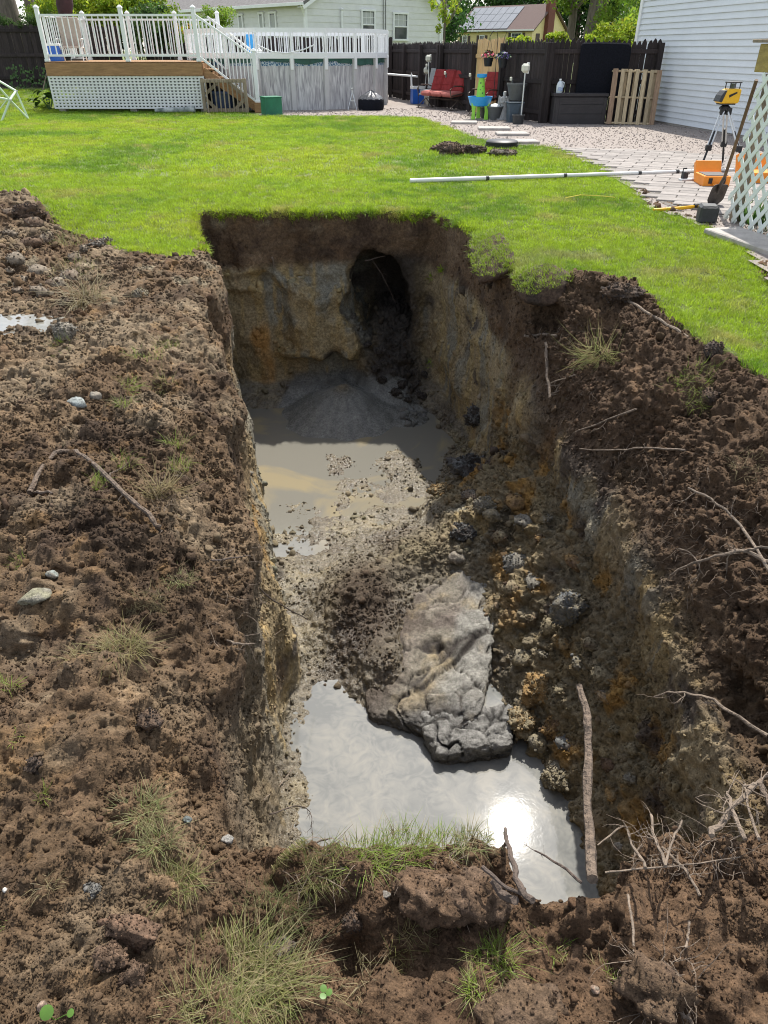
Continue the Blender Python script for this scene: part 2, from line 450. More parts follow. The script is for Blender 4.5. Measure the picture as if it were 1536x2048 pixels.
def surface_nets(f):
    ins = f > 0
    c = [ins[a:f.shape[0] - 1 + a, b:f.shape[1] - 1 + b, d:f.shape[2] - 1 + d] for a in (0, 1) for b in (0, 1) for d in (0, 1)]
    anyi = c[0].copy(); alli = c[0].copy()
    for q in c[1:]: anyi |= q; alli &= q
    act = anyi & ~alli
    I, J, K = np.nonzero(act)
    idx = np.full(act.shape, -1, np.int32); idx[I, J, K] = np.arange(len(I))
    off = [(a, b, d) for a in (0, 1) for b in (0, 1) for d in (0, 1)]
    val = np.stack([f[I + a, J + b, K + d] for a, b, d in off], 1)
    pos = np.stack([np.stack([xs[I + a], ys[J + b], zs[K + d]], 1) for a, b, d in off], 1)
    acc = np.zeros((len(I), 3)); cnt = np.zeros(len(I))
    for m in range(8):
        for n in range(m + 1, 8):
            if sum(abs(p - q) for p, q in zip(off[m], off[n])) != 1: continue
            s = (val[:, m] > 0) != (val[:, n] > 0)
            t = val[:, m] / (val[:, m] - val[:, n] + 1e-12)
            p = pos[:, m] + (pos[:, n] - pos[:, m]) * t[:, None]
            acc[s] += p[s]; cnt += s
    V = acc / cnt[:, None]
    Fs = []
    for ax in range(3):
        sl0 = [slice(None)] * 3; sl1 = [slice(None)] * 3
        sl0[ax] = slice(0, -1); sl1[ax] = slice(1, None)
        a, b = ins[tuple(sl0)], ins[tuple(sl1)]
        ch = a != b
        o = [q for q in range(3) if q != ax]
        P = np.array(np.nonzero(ch)).T
        ok = (P[:, o[0]] > 0) & (P[:, o[1]] > 0) & (P[:, o[0]] < act.shape[o[0]]) & (P[:, o[1]] < act.shape[o[1]])
        P = P[ok]; fl = a[P[:, 0], P[:, 1], P[:, 2]]
        q = []
        for du, dv in ((-1, -1), (0, -1), (0, 0), (-1, 0)):
            R = P.copy(); R[:, o[0]] += du; R[:, o[1]] += dv
            q.append(idx[R[:, 0], R[:, 1], R[:, 2]])
        q = np.stack(q, 1)
        flip = fl if ax != 1 else ~fl
        q[~flip] = q[~flip][:, ::-1]
        Fs.append(q)
    return V, np.concatenate(Fs)
SV, SF = surface_nets(field)
del field
# vertex normals
def vnormals(V, F):
    n = np.cross(V[F[:, 2]] - V[F[:, 0]], V[F[:, 3]] - V[F[:, 1]])
    N = np.zeros_like(V)
    for k in range(F.shape[1]): np.add.at(N, F[:, k], n)
    return N / (np.linalg.norm(N, axis=1, keepdims=True) + 1e-9)
SN = vnormals(SV, SF)

# ---- soil colours: what the earth is made of at each place
def lerp(a, b, t): return a + (np.array(b) - a) * t[:, None]
def soil_colour(P, Nn):
    x, y, z = P[:, 0], P[:, 1], P[:, 2]
    n1 = fbm(P, 1.3, 4, 1); n2 = fbm(P, 3.7, 4, 2); n3 = fbm(P, 9.0, 3, 3); n4 = fbm(P, 24.0, 2, 4)
    strat = z + .16 * n1 + .06 * n2
    col = np.tile(np.array((.100, .069, .045)), (len(P), 1))
    col = lerp(col, (.052, .036, .027), sst(.0, .4, n2 + .3 * n3) * .85)
    col = lerp(col, (.135, .087, .054), sst(.1, .5, -n1 + .4 * n3) * .6)
    pt = fbm(P, 2.7, 5, 402); col = lerp(col, (.042, .029, .021), sst(.12, .34, pt) * .7); col = lerp(col, (.17, .125, .085), sst(.16, .4, -pt) * .5)
    # surface spoil at the left: dry grey-tan crumbs and mottles
    top = sst(-.3, -.12, z)
    wl = sst(-.3, -.9, x) * top
    grey = sst(.05, .35, fbm(P, 2.1, 5, 9) + .10 * sst(1.8, 3.6, y) - .12 * np.exp(-((x + 1.15) / .5) ** 2 - ((y - 2.3) / .5) ** 2)) * wl
    col = lerp(col, (.170, .135, .098), grey * .8)
    col = lerp(col, (.235, .205, .155), sst(.15, .45, n2 + .3 * n3) * wl * sst(4.2, 6.0, y) * .75)
    col = lerp(col, (.20, .125, .062), sst(.25, .55, n3) * wl * .5)
    # subsoil down the walls
    vs_ = np.stack([x * 3.2, y * 3.2, z * .45], 1)
    st = fbm(vs_, 1.0, 4, 12)
    st2 = fbm(vs_, 2.6, 3, 15)
    t = sst(-.58, -.74, strat)
    sub = np.tile(np.array((.235, .195, .13)), (len(P), 1))
    sub = lerp(sub, (.19, .185, .16), sst(.0, .2, st))
    sub = lerp(sub, (.29, .23, .13), sst(.14, .3, st2))
    sub = lerp(sub, (.30, .18, .075), sst(.34, .6, fbm(P, (1.7, 1.7, 1.1), 4, 21)))
    sub = lerp(sub, (.075, .065, .058), sst(.2, .5, fbm(P, (2.3, 2.3, 3.2), 3, 25)))
    col = lerp(col, sub, t)
    led = sst(9.22, 9.06, y) * sst(-1.6, -1.3, x) * sst(-.2, -.4, x) * sst(-2.0, -1.8, z) * sst(-.75, -.95, z) * sst(8.7, 8.8, y)
    col = lerp(col, (.245, .195, .115), led * sst(-.2, .25, n2 + .15) * .8)
    # iron-yellow band in the left wall
    lw = sst(.22, .05, np.abs(x - itp(y, TLP)) ) * sst(2.9, 4.2, y)
    col = lerp(col, (.165, .122, .075), lw * sst(-.45, -.8, z + .1 * n1) * sst(-.1, .3, n2 + .2))
    col = lerp(col, (.235, .145, .06), lw * sst(-.7, -1.1, z + .1 * n1) * sst(.05, .4, st2))
    col = lerp(col, (.135, .11, .082), sst(.22, .05, np.abs(x - itp(y, TLP))) * sst(3.6, 2.6, y) * sst(-.2, -.5, z) * .85)
    # dark humus and root mat on the right slope
    rt = sst(-.06, .12, x - itp(y, MRP) + .10 * sst(-.9, -.2, z) + .08 * n1) * sst(6.6, 6.0, y)
    col = lerp(col, (.070, .047, .032), rt * sst(-1.7, -1.2, z) * .94)
    col = lerp(col, (.125, .082, .052), rt * sst(.1, .45, n2) * sst(-.5, -.2, z) * .8)
    # grey clay smears on the far right wall
    fr = sst(.25, .05, np.abs(x - itp(y, MRP))) * sst(5.6, 6.6, y)
    col = lerp(col, (.185, .18, .155), fr * sst(.0, .3, st) * sst(-.5, -.9, z) * .9)
    col = lerp(col, (.25, .205, .12), fr * sst(.05, .35, st2) * sst(-.5, -.9, z) * .9)
    # pit floor: grey-brown wet mud, dark heap, orange clods in the slump
    fl = sst(.3, .7, Nn[:, 2]) * sst(-1.7, -2.1, z)
    col = lerp(col, (.125, .110, .086), fl)
    col = lerp(col, (.175, .152, .108), fl * sst(.0, .35, n2))
    col = lerp(col, (.085, .07, .055), fl * sst(.05, .4, fbm(P, 2.6, 4, 44)) * .8)
    dark = np.exp(-((x + .16) / .32) ** 2 - ((y - 4.3) / .62) ** 2) * sst(-1.8, -2.0, z)
    col = lerp(col, (.050, .037, .029), np.clip(dark * 1.1 + .5 * n2 * dark, 0, .9))
    tal = sst(.75, .3, itp(y, BRP) - x) * sst(6.8, 6.2, y) * sst(-1.0, -1.35, z)
    col = lerp(col, (.135, .112, .076), tal * .8)
    col = lerp(col, (.235, .145, .055), tal * sst(.12, .42, fbm(P, 4.5, 3, 31)))
    col = lerp(col, (.070, .056, .048), tal * sst(.12, .45, fbm(P, 3.2, 3, 33)))
    # black clods in the chute, blue-grey silt fan
    ch = np.exp(-((x - .14) / .44) ** 4) * sst(8.1, 8.5, y) * sst(-.4, -.6, z)
    col = lerp(col, (.036, .031, .028), ch)
    r = np.hypot((x + .55) / .92, (y - 8.55) / .92); r2 = np.hypot((x - .28) / .4, (y - 8.35) / .4)
    fan = np.maximum(sst(1.02, .92, r), sst(1.0, .9, r2)) * sst(-2.0, -2.12, z)
    ang = np.arctan2(y - 8.6, x + .55)
    col = lerp(col, (.115, .12, .123), fan)
    col = lerp(col, (.17, .175, .175), fan * sst(.1, .6, np.sin(ang * 19 + 3 * n1) * .5 + .5) * .45)
    # near ground: dark moist brown
    nr = sst(1.3, 1.0, y) * sst(-.6, -.2, x)
    col = lerp(col, (.092, .058, .038), nr * .7)
    col *= (.94 + .28 * n4)[:, None]
    g_ = col.mean(1, keepdims=True); col = (g_ + (col - g_) * 1.06) * np.array((1.06, 1.02, .92))
    return np.clip(col, .012, .6), fan
SC, FAN = soil_colour(SV, SN)
soil_lawn = lawn_mask(SV[:, 0], SV[:, 1]) & (SV[:, 2] > -.07) & (SN[:, 2] > .5)
edge_d = poly_dist(SV[:, 0], SV[:, 1], LAWN)
# under the lawn the earth is a thatch of green-brown
gm = soil_lawn.astype(float)
SC = SC * (1 - gm[:, None]) + gm[:, None] * np.array((.085, .105, .026))
upn = sst(.35, .75, SN[:, 2])
flr = sst(-1.9, -2.2, SV[:, 2])
ch_m = np.exp(-((SV[:, 0] - .08) / .5) ** 4) * sst(8.2, 8.6, SV[:, 1]) * sst(-.9, -1.2, SV[:, 2])
rslope = sst(.0, .35, SV[:, 0] - itp(SV[:, 1], MRP) + .05) * sst(6.6, 6.0, SV[:, 1])
tal_m = sst(.8, .4, itp(SV[:, 1], BRP) - SV[:, 0]) * sst(6.9, 6.3, SV[:, 1]) * sst(-1.0, -1.4, SV[:, 2])
cutw = (1 - upn) * (1 - rslope) * (1 - tal_m)
clod = .5 + .62 * upn * (1 - flr) + .5 * rslope + .6 * tal_m + .5 * ch_m - .14 * cutw * sst(2.6, 4.2, SV[:, 1])
clod *= (1 - .62 * flr * upn * (1 - tal_m) * (1 - ch_m) * sst(-2.36, -2.44, SV[:, 2])) * (1 - FAN)
clod *= 1 - .94 * gm
wetp = np.exp(-((SV[:, 0] + 2.2) / .9) ** 2 - ((SV[:, 1] - 5.9) / 1.2) ** 2)       # smooth, tracked mud at the left
clod *= 1 - .55 * wetp * upn * (SV[:, 2] > -.2)
wet = np.clip(flr * .9 * sst(-2.05, -2.3, SV[:, 2]) + .3 * flr, 0, 1) * (1 - .6 * tal_m)
wet = np.maximum(wet, .35 * ch_m)

def soil_material():
    m = bpy.data.materials.new('soil'); nt, N, L = nodes_of(m); b = N['Principled BSDF']
    at = N.new('ShaderNodeAttribute'); at.attribute_name = 'col'
    aw = N.new('ShaderNodeAttribute'); aw.attribute_name = 'wet'
    tc = N.new('ShaderNodeTexCoord')
    n1 = N.new('ShaderNodeTexNoise'); n1.inputs['Scale'].default_value = 38; n1.inputs['Detail'].default_value = 8; n1.inputs['Roughness'].default_value = .72
    n2 = N.new('ShaderNodeTexNoise'); n2.inputs['Scale'].default_value = 210; n2.inputs['Detail'].default_value = 6; n2.inputs['Roughness'].default_value = .7
    v1 = N.new('ShaderNodeTexVoronoi'); v1.inputs['Scale'].default_value = 95
    for q in (n1, n2, v1): L.new(tc.outputs['Object'], q.inputs['Vector'])
    mr = N.new('ShaderNodeMapRange'); mr.inputs['From Min'].default_value = .28; mr.inputs['From Max'].default_value = .72; mr.inputs['To Min'].default_value = .38; mr.inputs['To Max'].default_value = 1.8
    L.new(n1.outputs[0], mr.inputs['Value'])
    mr2 = N.new('ShaderNodeMapRange'); mr2.inputs['From Min'].default_value = .3; mr2.inputs['From Max'].default_value = .72; mr2.inputs['To Min'].default_value = .6; mr2.inputs['To Max'].default_value = 1.45
    L.new(n2.outputs[0], mr2.inputs['Value'])
    mm = N.new('ShaderNodeMath'); mm.operation = 'MULTIPLY'; L.new(mr.outputs[0], mm.inputs[0]); L.new(mr2.outputs[0], mm.inputs[1])  # tone follows the bump noise: colour variation with painted cavity shade and highlights
    sc = N.new('ShaderNodeVectorMath'); sc.operation = 'SCALE'
    L.new(at.outputs['Color'], sc.inputs[0]); L.new(mm.outputs[0], sc.inputs['Scale'])
    L.new(sc.outputs[0], b.inputs['Base Color'])
    rr = N.new('ShaderNodeMapRange'); rr.inputs['To Min'].default_value = .95; rr.inputs['To Max'].default_value = .22
    L.new(aw.outputs['Fac'], rr.inputs['Value']); L.new(rr.outputs[0], b.inputs['Roughness'])
    sp = N.new('ShaderNodeMapRange'); sp.inputs['To Min'].default_value = .25; sp.inputs['To Max'].default_value = .6
    L.new(aw.outputs['Fac'], sp.inputs['Value']); L.new(sp.outputs[0], b.inputs['Specular IOR Level'])
    hh = N.new('ShaderNodeMath'); hh.operation = 'MULTIPLY_ADD'; hh.inputs[1].default_value = -.35
    L.new(v1.outputs['Distance'], hh.inputs[0]); L.new(n1.outputs[0], hh.inputs[2])
    h2 = N.new('ShaderNodeMath'); h2.operation = 'MULTIPLY_ADD'; h2.inputs[1].default_value = .5
    L.new(n2.outputs[0], h2.inputs[0]); L.new(hh.outputs[0], h2.inputs[2])
    bp = N.new('ShaderNodeBump'); bp.inputs['Strength'].default_value = .85; bp.inputs['Distance'].default_value = .012
    L.new(h2.outputs[0], bp.inputs['Height']); L.new(bp.outputs[0], b.inputs['Normal'])
    return m
SOIL = soil_material()
def gn_group(name):
    ng = bpy.data.node_groups.new(name, 'GeometryNodeTree')
    ng.interface.new_socket('Geometry', in_out='INPUT', socket_type='NodeSocketGeometry')
    ng.interface.new_socket('Geometry', in_out='OUTPUT', socket_type='NodeSocketGeometry')
    return ng, ng.nodes.new('NodeGroupInput'), ng.nodes.new('NodeGroupOutput')
def relief_group():
    """subdivide once, then push the surface out in lumps (voronoi clods) and crumbs (noise)"""
    ng, gi, go = gn_group('earth_relief'); N, L = ng.nodes, ng.links
    sd = N.new('GeometryNodeSubdivideMesh'); sd.inputs['Level'].default_value = 1
    L.new(gi.outputs[0], sd.inputs[0])
    pos = N.new('GeometryNodeInputPosition'); nor = N.new('GeometryNodeInputNormal')
    at = N.new('GeometryNodeInputNamedAttribute'); at.data_type = 'FLOAT'; at.inputs['Name'].default_value = 'clod'
    wn_ = N.new('ShaderNodeTexNoise'); wn_.inputs['Scale'].default_value = 7; wn_.inputs['Detail'].default_value = 3
    L.new(pos.outputs[0], wn_.inputs['Vector'])
    ws = N.new('ShaderNodeVectorMath'); ws.operation = 'SCALE'; ws.inputs['Scale'].default_value = .2
    L.new(wn_.outputs['Color'], ws.inputs[0])
    wa = N.new('ShaderNodeVectorMath'); wa.operation = 'ADD'; L.new(pos.outputs[0], wa.inputs[0]); L.new(ws.outputs[0], wa.inputs[1])
    tot = None
    def acc(sock, k, off):
        nonlocal tot
        a = N.new('ShaderNodeMath'); a.operation = 'MULTIPLY_ADD'; a.inputs[1].default_value = k; a.inputs[2].default_value = off
        L.new(sock, a.inputs[0])
        if tot is None: tot = a.outputs[0]
        else:
            s = N.new('ShaderNodeMath'); s.operation = 'ADD'; L.new(tot, s.inputs[0]); L.new(a.outputs[0], s.inputs[1]); tot = s.outputs[0]
    for sc, amp in ((7.5, .044), (17, .03)):
        v = N.new('ShaderNodeTexVoronoi'); v.inputs['Scale'].default_value = sc; v.feature = 'F1'
        L.new(wa.outputs[0], v.inputs['Vector'])
        nm = N.new('ShaderNodeTexNoise'); nm.inputs['Scale'].default_value = sc * .35; L.new(pos.outputs[0], nm.inputs['Vector'])
        mk = N.new('ShaderNodeMapRange'); mk.inputs['From Min'].default_value = .38; mk.inputs['From Max'].default_value = .62; mk.inputs['To Min'].default_value = .25; mk.inputs['To Max'].default_value = 1.0
        L.new(nm.outputs[0], mk.inputs['Value'])
        iv = N.new('ShaderNodeMath'); iv.operation = 'SUBTRACT'; iv.inputs[0].default_value = .42; L.new(v.outputs['Distance'], iv.inputs[1])
        pm = N.new('ShaderNodeMath'); pm.operation = 'MULTIPLY'; L.new(iv.outputs[0], pm.inputs[0]); L.new(mk.outputs[0], pm.inputs[1])
        acc(pm.outputs[0], amp * 1.7, 0)
    n = N.new('ShaderNodeTexNoise'); n.inputs['Scale'].default_value = 5; n.inputs['Detail'].default_value = 4; n.inputs['Roughness'].default_value = .62
    L.new(pos.outputs[0], n.inputs['Vector']); acc(n.outputs[0], .17, -.085)
    n = N.new('ShaderNodeTexNoise'); n.inputs['Scale'].default_value = 21; n.inputs['Detail'].default_value = 1.2; n.inputs['Roughness'].default_value = .6
    L.new(pos.outputs[0], n.inputs['Vector']); acc(n.outputs[0], .07, -.035)
    m = N.new('ShaderNodeMath'); m.operation = 'MULTIPLY'; L.new(tot, m.inputs[0]); L.new(at.outputs[0], m.inputs[1])
    sv = N.new('ShaderNodeVectorMath'); sv.operation = 'SCALE'; L.new(nor.outputs[0], sv.inputs[0]); L.new(m.outputs[0], sv.inputs['Scale'])
    sp = N.new('GeometryNodeSetPosition'); L.new(sd.outputs[0], sp.inputs['Geometry']); L.new(sv.outputs[0], sp.inputs['Offset'])
    L.new(sp.outputs[0], go.inputs[0])
    return ng
RELIEF = relief_group()
soil_me = np_mesh('excavated_ground', SV, SF, SOIL)
set_attr(soil_me, 'col', SC, 'FLOAT_COLOR'); set_attr(soil_me, 'clod', clod); set_attr(soil_me, 'wet', wet)
soil = link('excavated_ground', soil_me)
tag(soil, 'brown earth round and inside the deep excavated trench', 'ground', kind='structure')
md = soil.modifiers.new('relief', 'NODES'); md.node_group = RELIEF
print('soil quads', len(SF))

# bake the relief so that things can be set on the real surface
dg = bpy.context.evaluated_depsgraph_get()
baked = bpy.data.meshes.new_from_object(soil.evaluated_get(dg), depsgraph=dg)
soil.modifiers.clear()
old = soil.data; soil.data = baked; baked.name = 'excavated_ground'; bpy.data.meshes.remove(old)
BV = np.zeros(len(baked.vertices) * 3, np.float32); baked.vertices.foreach_get('co', BV); BV = BV.reshape(-1, 3).astype(float)
BN = np.zeros(len(baked.vertices) * 3, np.float32); baked.vertices.foreach_get('normal', BN); BN = BN.reshape(-1, 3).astype(float)
_bc = np.zeros(len(baked.vertices) * 4, np.float32); baked.attributes['col'].data.foreach_get('color', _bc); BC = _bc.reshape(-1, 4)[:, :3].astype(float)
from mathutils.bvhtree import BVHTree
SOILTREE = BVHTree.FromPolygons([tuple(v) for v in BV.tolist()], [tuple(p.vertices) for p in baked.polygons])
def hit(px, py):
    """where the ray of a photo pixel meets the earth (position, normal)"""
    o = Vector((0, 0, CAM_H)); d = (G(px, py) - o).normalized()
    if d.z > -1e-6: d = (D(px, py, 10) - o).normalized()
    h = SOILTREE.ray_cast(o, d)
    return (h[0], h[1]) if h[0] else (G(px, py), Vector((0, 0, 1)))
def drop(x, y, z0=2.0):
    h = SOILTREE.ray_cast(Vector((x, y, z0)), Vector((0, 0, -1)))
    return h[0].z if h[0] else 0.0

# ------------------------------------------------------------------ muddy water
def water_material():
    m = bpy.data.materials.new('muddy_water'); nt, N, L = nodes_of(m); b = N['Principled BSDF']
    tc = N.new('ShaderNodeTexCoord')
    w = N.new('ShaderNodeTexNoise'); w.inputs['Scale'].default_value = 1.6; w.inputs['Detail'].default_value = 4; w.inputs['Distortion'].default_value = 1.8
    L.new(tc.outputs['Object'], w.inputs['Vector'])
    r = N.new('ShaderNodeValToRGB'); e = r.color_ramp.elements
    e[0].position = .36; e[0].color = (.15, .153, .147, 1); e[1].position = .66; e[1].color = (.225, .218, .195, 1)
    k = e.new(.5); k.color = (.185, .185, .173, 1)
    wv = N.new('ShaderNodeTexNoise'); wv.inputs['Scale'].default_value = 6.5; wv.inputs['Detail'].default_value = 3; wv.inputs['Distortion'].default_value = 3.2
    L.new(tc.outputs['Object'], wv.inputs['Vector'])
    wm_ = N.new('ShaderNodeMath'); wm_.operation = 'MULTIPLY_ADD'; wm_.inputs[1].default_value = .58; wm_.inputs[2].default_value = -.29; L.new(wv.outputs[0], wm_.inputs[0])
    ws_ = N.new('ShaderNodeMath'); ws_.operation = 'ADD'; L.new(w.outputs[0], ws_.inputs[0]); L.new(wm_.outputs[0], ws_.inputs[1])
    L.new(ws_.outputs[0], r.inputs[0])
    # the far puddle carries yellow clay
    sx = N.new('ShaderNodeSeparateXYZ'); L.new(tc.outputs['Object'], sx.inputs[0])
    my = N.new('ShaderNodeMapRange'); my.inputs['From Min'].default_value = 4.6; my.inputs['From Max'].default_value = 6.2
    L.new(sx.outputs['Y'], my.inputs['Value'])
    w2 = N.new('ShaderNodeTexNoise'); w2.inputs['Scale'].default_value = .8; w2.inputs['Detail'].default_value = 6; w2.inputs['Distortion'].default_value = 1.6
    L.new(tc.outputs['Object'], w2.inputs['Vector'])
    mr = N.new('ShaderNodeMapRange'); mr.inputs['From Min'].default_value = .5; mr.inputs['From Max'].default_value = .6; L.new(w2.outputs[0], mr.inputs['Value'])
    mx0 = N.new('ShaderNodeMix'); mx0.data_type = 'RGBA'; mx0.inputs['A'].default_value = (.165, .158, .135, 1); mx0.inputs['B'].default_value = (.235, .20, .13, 1)
    L.new(mr.outputs[0], mx0.inputs['Factor'])
    mx = N.new('ShaderNodeMix'); mx.data_type = 'RGBA'
    L.new(my.outputs[0], mx.inputs['Factor']); L.new(r.outputs[0], mx.inputs['A']); L.new(mx0.outputs['Result'], mx.inputs['B'])
    L.new(mx.outputs['Result'], b.inputs['Base Color'])
    b.inputs['Roughness'].default_value = .035
    b.inputs['Specular IOR Level'].default_value = .4
    n1 = N.new('ShaderNodeTexNoise'); n1.inputs['Scale'].default_value = 13; n1.inputs['Detail'].default_value = 5; n1.inputs['Distortion'].default_value = 1.5
    n2 = N.new('ShaderNodeTexNoise'); n2.inputs['Scale'].default_value = 55; n2.inputs['Detail'].default_value = 3
    for q in (n1, n2): L.new(tc.outputs['Object'], q.inputs['Vector'])
    ml = N.new('ShaderNodeMath'); ml.operation = 'MULTIPLY_ADD'; ml.inputs[1].default_value = .35; L.new(n2.outputs[0], ml.inputs[0]); L.new(n1.outputs[0], ml.inputs[2])
    bp = N.new('ShaderNodeBump'); bp.inputs['Strength'].default_value = .012; bp.inputs['Distance'].default_value = .02
    L.new(ml.outputs[0], bp.inputs['Height']); L.new(bp.outputs[0], b.inputs['Normal'])
    return m
wm = MB()
wm.add([(-2.3, .9, WATER_Z), (1.7, .9, WATER_Z), (1.5, 9.15, WATER_Z), (-2.5, 9.15, WATER_Z)], [(0, 1, 2, 3)])
tag(wm.build('muddy_water', water_material()), 'milky grey muddy water standing on the floor of the trench', 'water', kind='structure')

# ------------------------------------------------------------------ lawn, gravel and patio sheets
def rise(x, y):
    """the yard climbs a little towards the left back fence"""
    return .52 * sst(25.6, 28.6, y) * sst(-9.2, -11.5, x)
X0, X1, Y0, Y1 = float(xs[1]), float(xs[-2]), float(ys[1]), float(ys[-2])
def sheet(name, xa, ya, keep, z, m):
    gx, gy = np.meshgrid(xa, ya, indexing='ij'); V = np.stack([gx.ravel(), gy.ravel(), (z + rise(gx, gy)).ravel()], 1)
    i = np.arange(len(xa) * len(ya)).reshape(len(xa), len(ya))
    F = np.stack([i[:-1, :-1], i[1:, :-1], i[1:, 1:], i[:-1, 1:]], -1).reshape(-1, 4)
    cx, cy = V[F, 0].mean(1), V[F, 1].mean(1)
    return np_mesh(name, V, F[keep(cx, cy)], m)
LAWNM = mat('lawn_thatch', (.13, .165, .035), .9, .45, 5, .6, 90)
GRAVELM = mat('gravel_bed', (.31, .265, .235), .9, .3, 120, .8, 140)
far_x = np.concatenate([[-400, -120, -60, -30, -22], np.arange(-18, X0 - .2, .6), [X0], np.arange(X0 + .5, X1 - .2, .6), [X1], np.arange(X1 + .5, 16, .6), [20, 30, 60, 120, 400]])
far_y = np.concatenate([[-60, -20, -5, Y0], np.arange(Y0 + .6, Y1 - .3, .6), [Y1], np.arange(Y1 + .4, 30, .6), [33, 38, 45, 60, 90, 150, 400, 900]])
lawn = link('lawn', sheet('lawn', far_x, far_y, lambda x, y: ~((x > X0) & (x < X1) & (y > Y0) & (y < Y1)), 0.0, LAWNM))
tag(lawn, 'mown green back lawn reaching to the deck and fences', 'lawn', kind='structure')

GRAVEL = [tuple(G(x, y)[:2]) for x, y in ((515, 233), (640, 234), (770, 234), (840, 237), (880, 249), (930, 269), (975, 283), (1040, 291), (1120, 297), (1190, 331), (1262, 373), (1300, 416), (1405, 451), (1500, 501), (1536, 561))]
GRAVEL += [(3.3, 4.2), (3.35, 1.0), (9, 1.0), (9, 21.9), (5.0, 22.6), (4.3, 22.6), (.4, 36.5), (-1.8, 36.5), (-1.8, 26.6), (-3.8, 26.4)]
def in_gravel(x, y):
    P = np.stack([x, y, 0 * x], 1)
    return in_poly(x + .06 * vnoise(P, 3, 41), y + .06 * vnoise(P, 3, 42), GRAVEL)
gravel = link('gravel', sheet('gravel', np.arange(-4.4, 9, .12), np.arange(1, 37, .12), in_gravel, 0.012, GRAVELM))
tag(gravel, 'pale pinkish gravel path and yard between lawn, pool and house', 'gravel', kind='structure')

# ---- instancing on points (only for uncountable stuff)
HIDE = bpy.data.collections.new('stuff_pieces')
def scatter_stuff(name, P, rot, scl, colr, variants, m, label, cat):
    """one object whose points carry small pieces; pieces take colour from the point"""
    cl = bpy.data.collections.new(name + '_pieces')
    for k, me in enumerate(variants):
        o = bpy.data.objects.new('%s_piece' % name, me); cl.objects.link(o)
    me = bpy.data.meshes.new(name); me.vertices.add(len(P)); me.vertices.foreach_set('co', P.astype(np.float32).ravel())
    set_attr(me, 'col', colr, 'FLOAT_COLOR'); set_attr(me, 'rot', rot, 'FLOAT_VECTOR')
    set_attr(me, 'scl', scl if scl.ndim == 2 else np.repeat(scl[:, None], 3, 1), 'FLOAT_VECTOR')
    me.materials.append(m); me.update()
    o = link(name, me); tag(o, label, cat, kind='stuff')
    ng, gi, go = gn_group(name + '_scatter'); N, L = ng.nodes, ng.links
    ip = N.new('GeometryNodeInstanceOnPoints'); ci = N.new('GeometryNodeCollectionInfo')
    ci.inputs['Collection'].default_value = cl; ci.inputs['Separate Children'].default_value = True; ci.inputs['Reset Children'].default_value = True
    ip.inputs['Pick Instance'].default_value = True
    L.new(gi.outputs[0], ip.inputs['Points']); L.new(ci.outputs[0], ip.inputs['Instance'])
    rv = N.new('FunctionNodeRandomValue'); rv.data_type = 'INT'; rv.inputs[4].default_value = 0; rv.inputs[5].default_value = len(variants) - 1
    L.new(rv.outputs[2], ip.inputs['Instance Index'])
    for nm, so in (('rot', 'Rotation'), ('scl', 'Scale')):
        a = N.new('GeometryNodeInputNamedAttribute'); a.data_type = 'FLOAT_VECTOR'; a.inputs['Name'].default_value = nm
        if so == 'Rotation':
            e = N.new('FunctionNodeEulerToRotation'); L.new(a.outputs[0], e.inputs[0]); L.new(e.outputs[0], ip.inputs[so])
        else: L.new(a.outputs[0], ip.inputs[so])
    L.new(ip.outputs[0], go.inputs[0])
    o.modifiers.new('scatter', 'NODES').node_group = ng
    return o
def piece_material(name, rough, atype, transl=0.0, spec=.3, fine=0.0, fscale=60):
    m = bpy.data.materials.new(name); nt, N, L = nodes_of(m); b = N['Principled BSDF']
    a = N.new('ShaderNodeAttribute'); a.attribute_name = 'col'; a.attribute_type = atype
    b.inputs['Roughness'].default_value = rough; b.inputs['Specular IOR Level'].default_value = spec
    out = a.outputs['Color']
    if fine:
        tc = N.new('ShaderNodeTexCoord'); nz = N.new('ShaderNodeTexNoise'); nz.inputs['Scale'].default_value = fscale; nz.inputs['Detail'].default_value = 6; nz.inputs['Roughness'].default_value = .7
        L.new(tc.outputs['Object'], nz.inputs['Vector'])
        mr = N.new('ShaderNodeMapRange'); mr.inputs['From Min'].default_value = .3; mr.inputs['From Max'].default_value = .7; mr.inputs['To Min'].default_value = 1 - fine; mr.inputs['To Max'].default_value = 1 + fine
        L.new(nz.outputs[0], mr.inputs['Value'])
        s = N.new('ShaderNodeVectorMath'); s.operation = 'SCALE'; L.new(out, s.inputs[0]); L.new(mr.outputs[0], s.inputs['Scale']); out = s.outputs[0]
        bp = N.new('ShaderNodeBump'); bp.inputs['Strength'].default_value = .7; bp.inputs['Distance'].default_value = .01
        L.new(nz.outputs[0], bp.inputs['Height']); L.new(bp.outputs[0], b.inputs['Normal'])
    L.new(out, b.inputs['Base Color'])
    if transl:
        t = N.new('ShaderNodeBsdfTranslucent'); L.new(out, t.inputs['Color'])
        mx = N.new('ShaderNodeMixShader'); mx.inputs[0].default_value = transl
        L.new(b.outputs[0], mx.inputs[1]); L.new(t.outputs[0], mx.inputs[2]); L.new(mx.outputs[0], N['Material Output'].inputs['Surface'])
    return m
BLADE = piece_material('lawn_blade', .5, 'INSTANCER', .5)
CRUMB = piece_material('soil_crumb', .95, 'INSTANCER', 0, .2, .4, 4)
TUFTM = piece_material('tuft_blade', .5, 'GEOMETRY', .5)
CLODM = SOIL

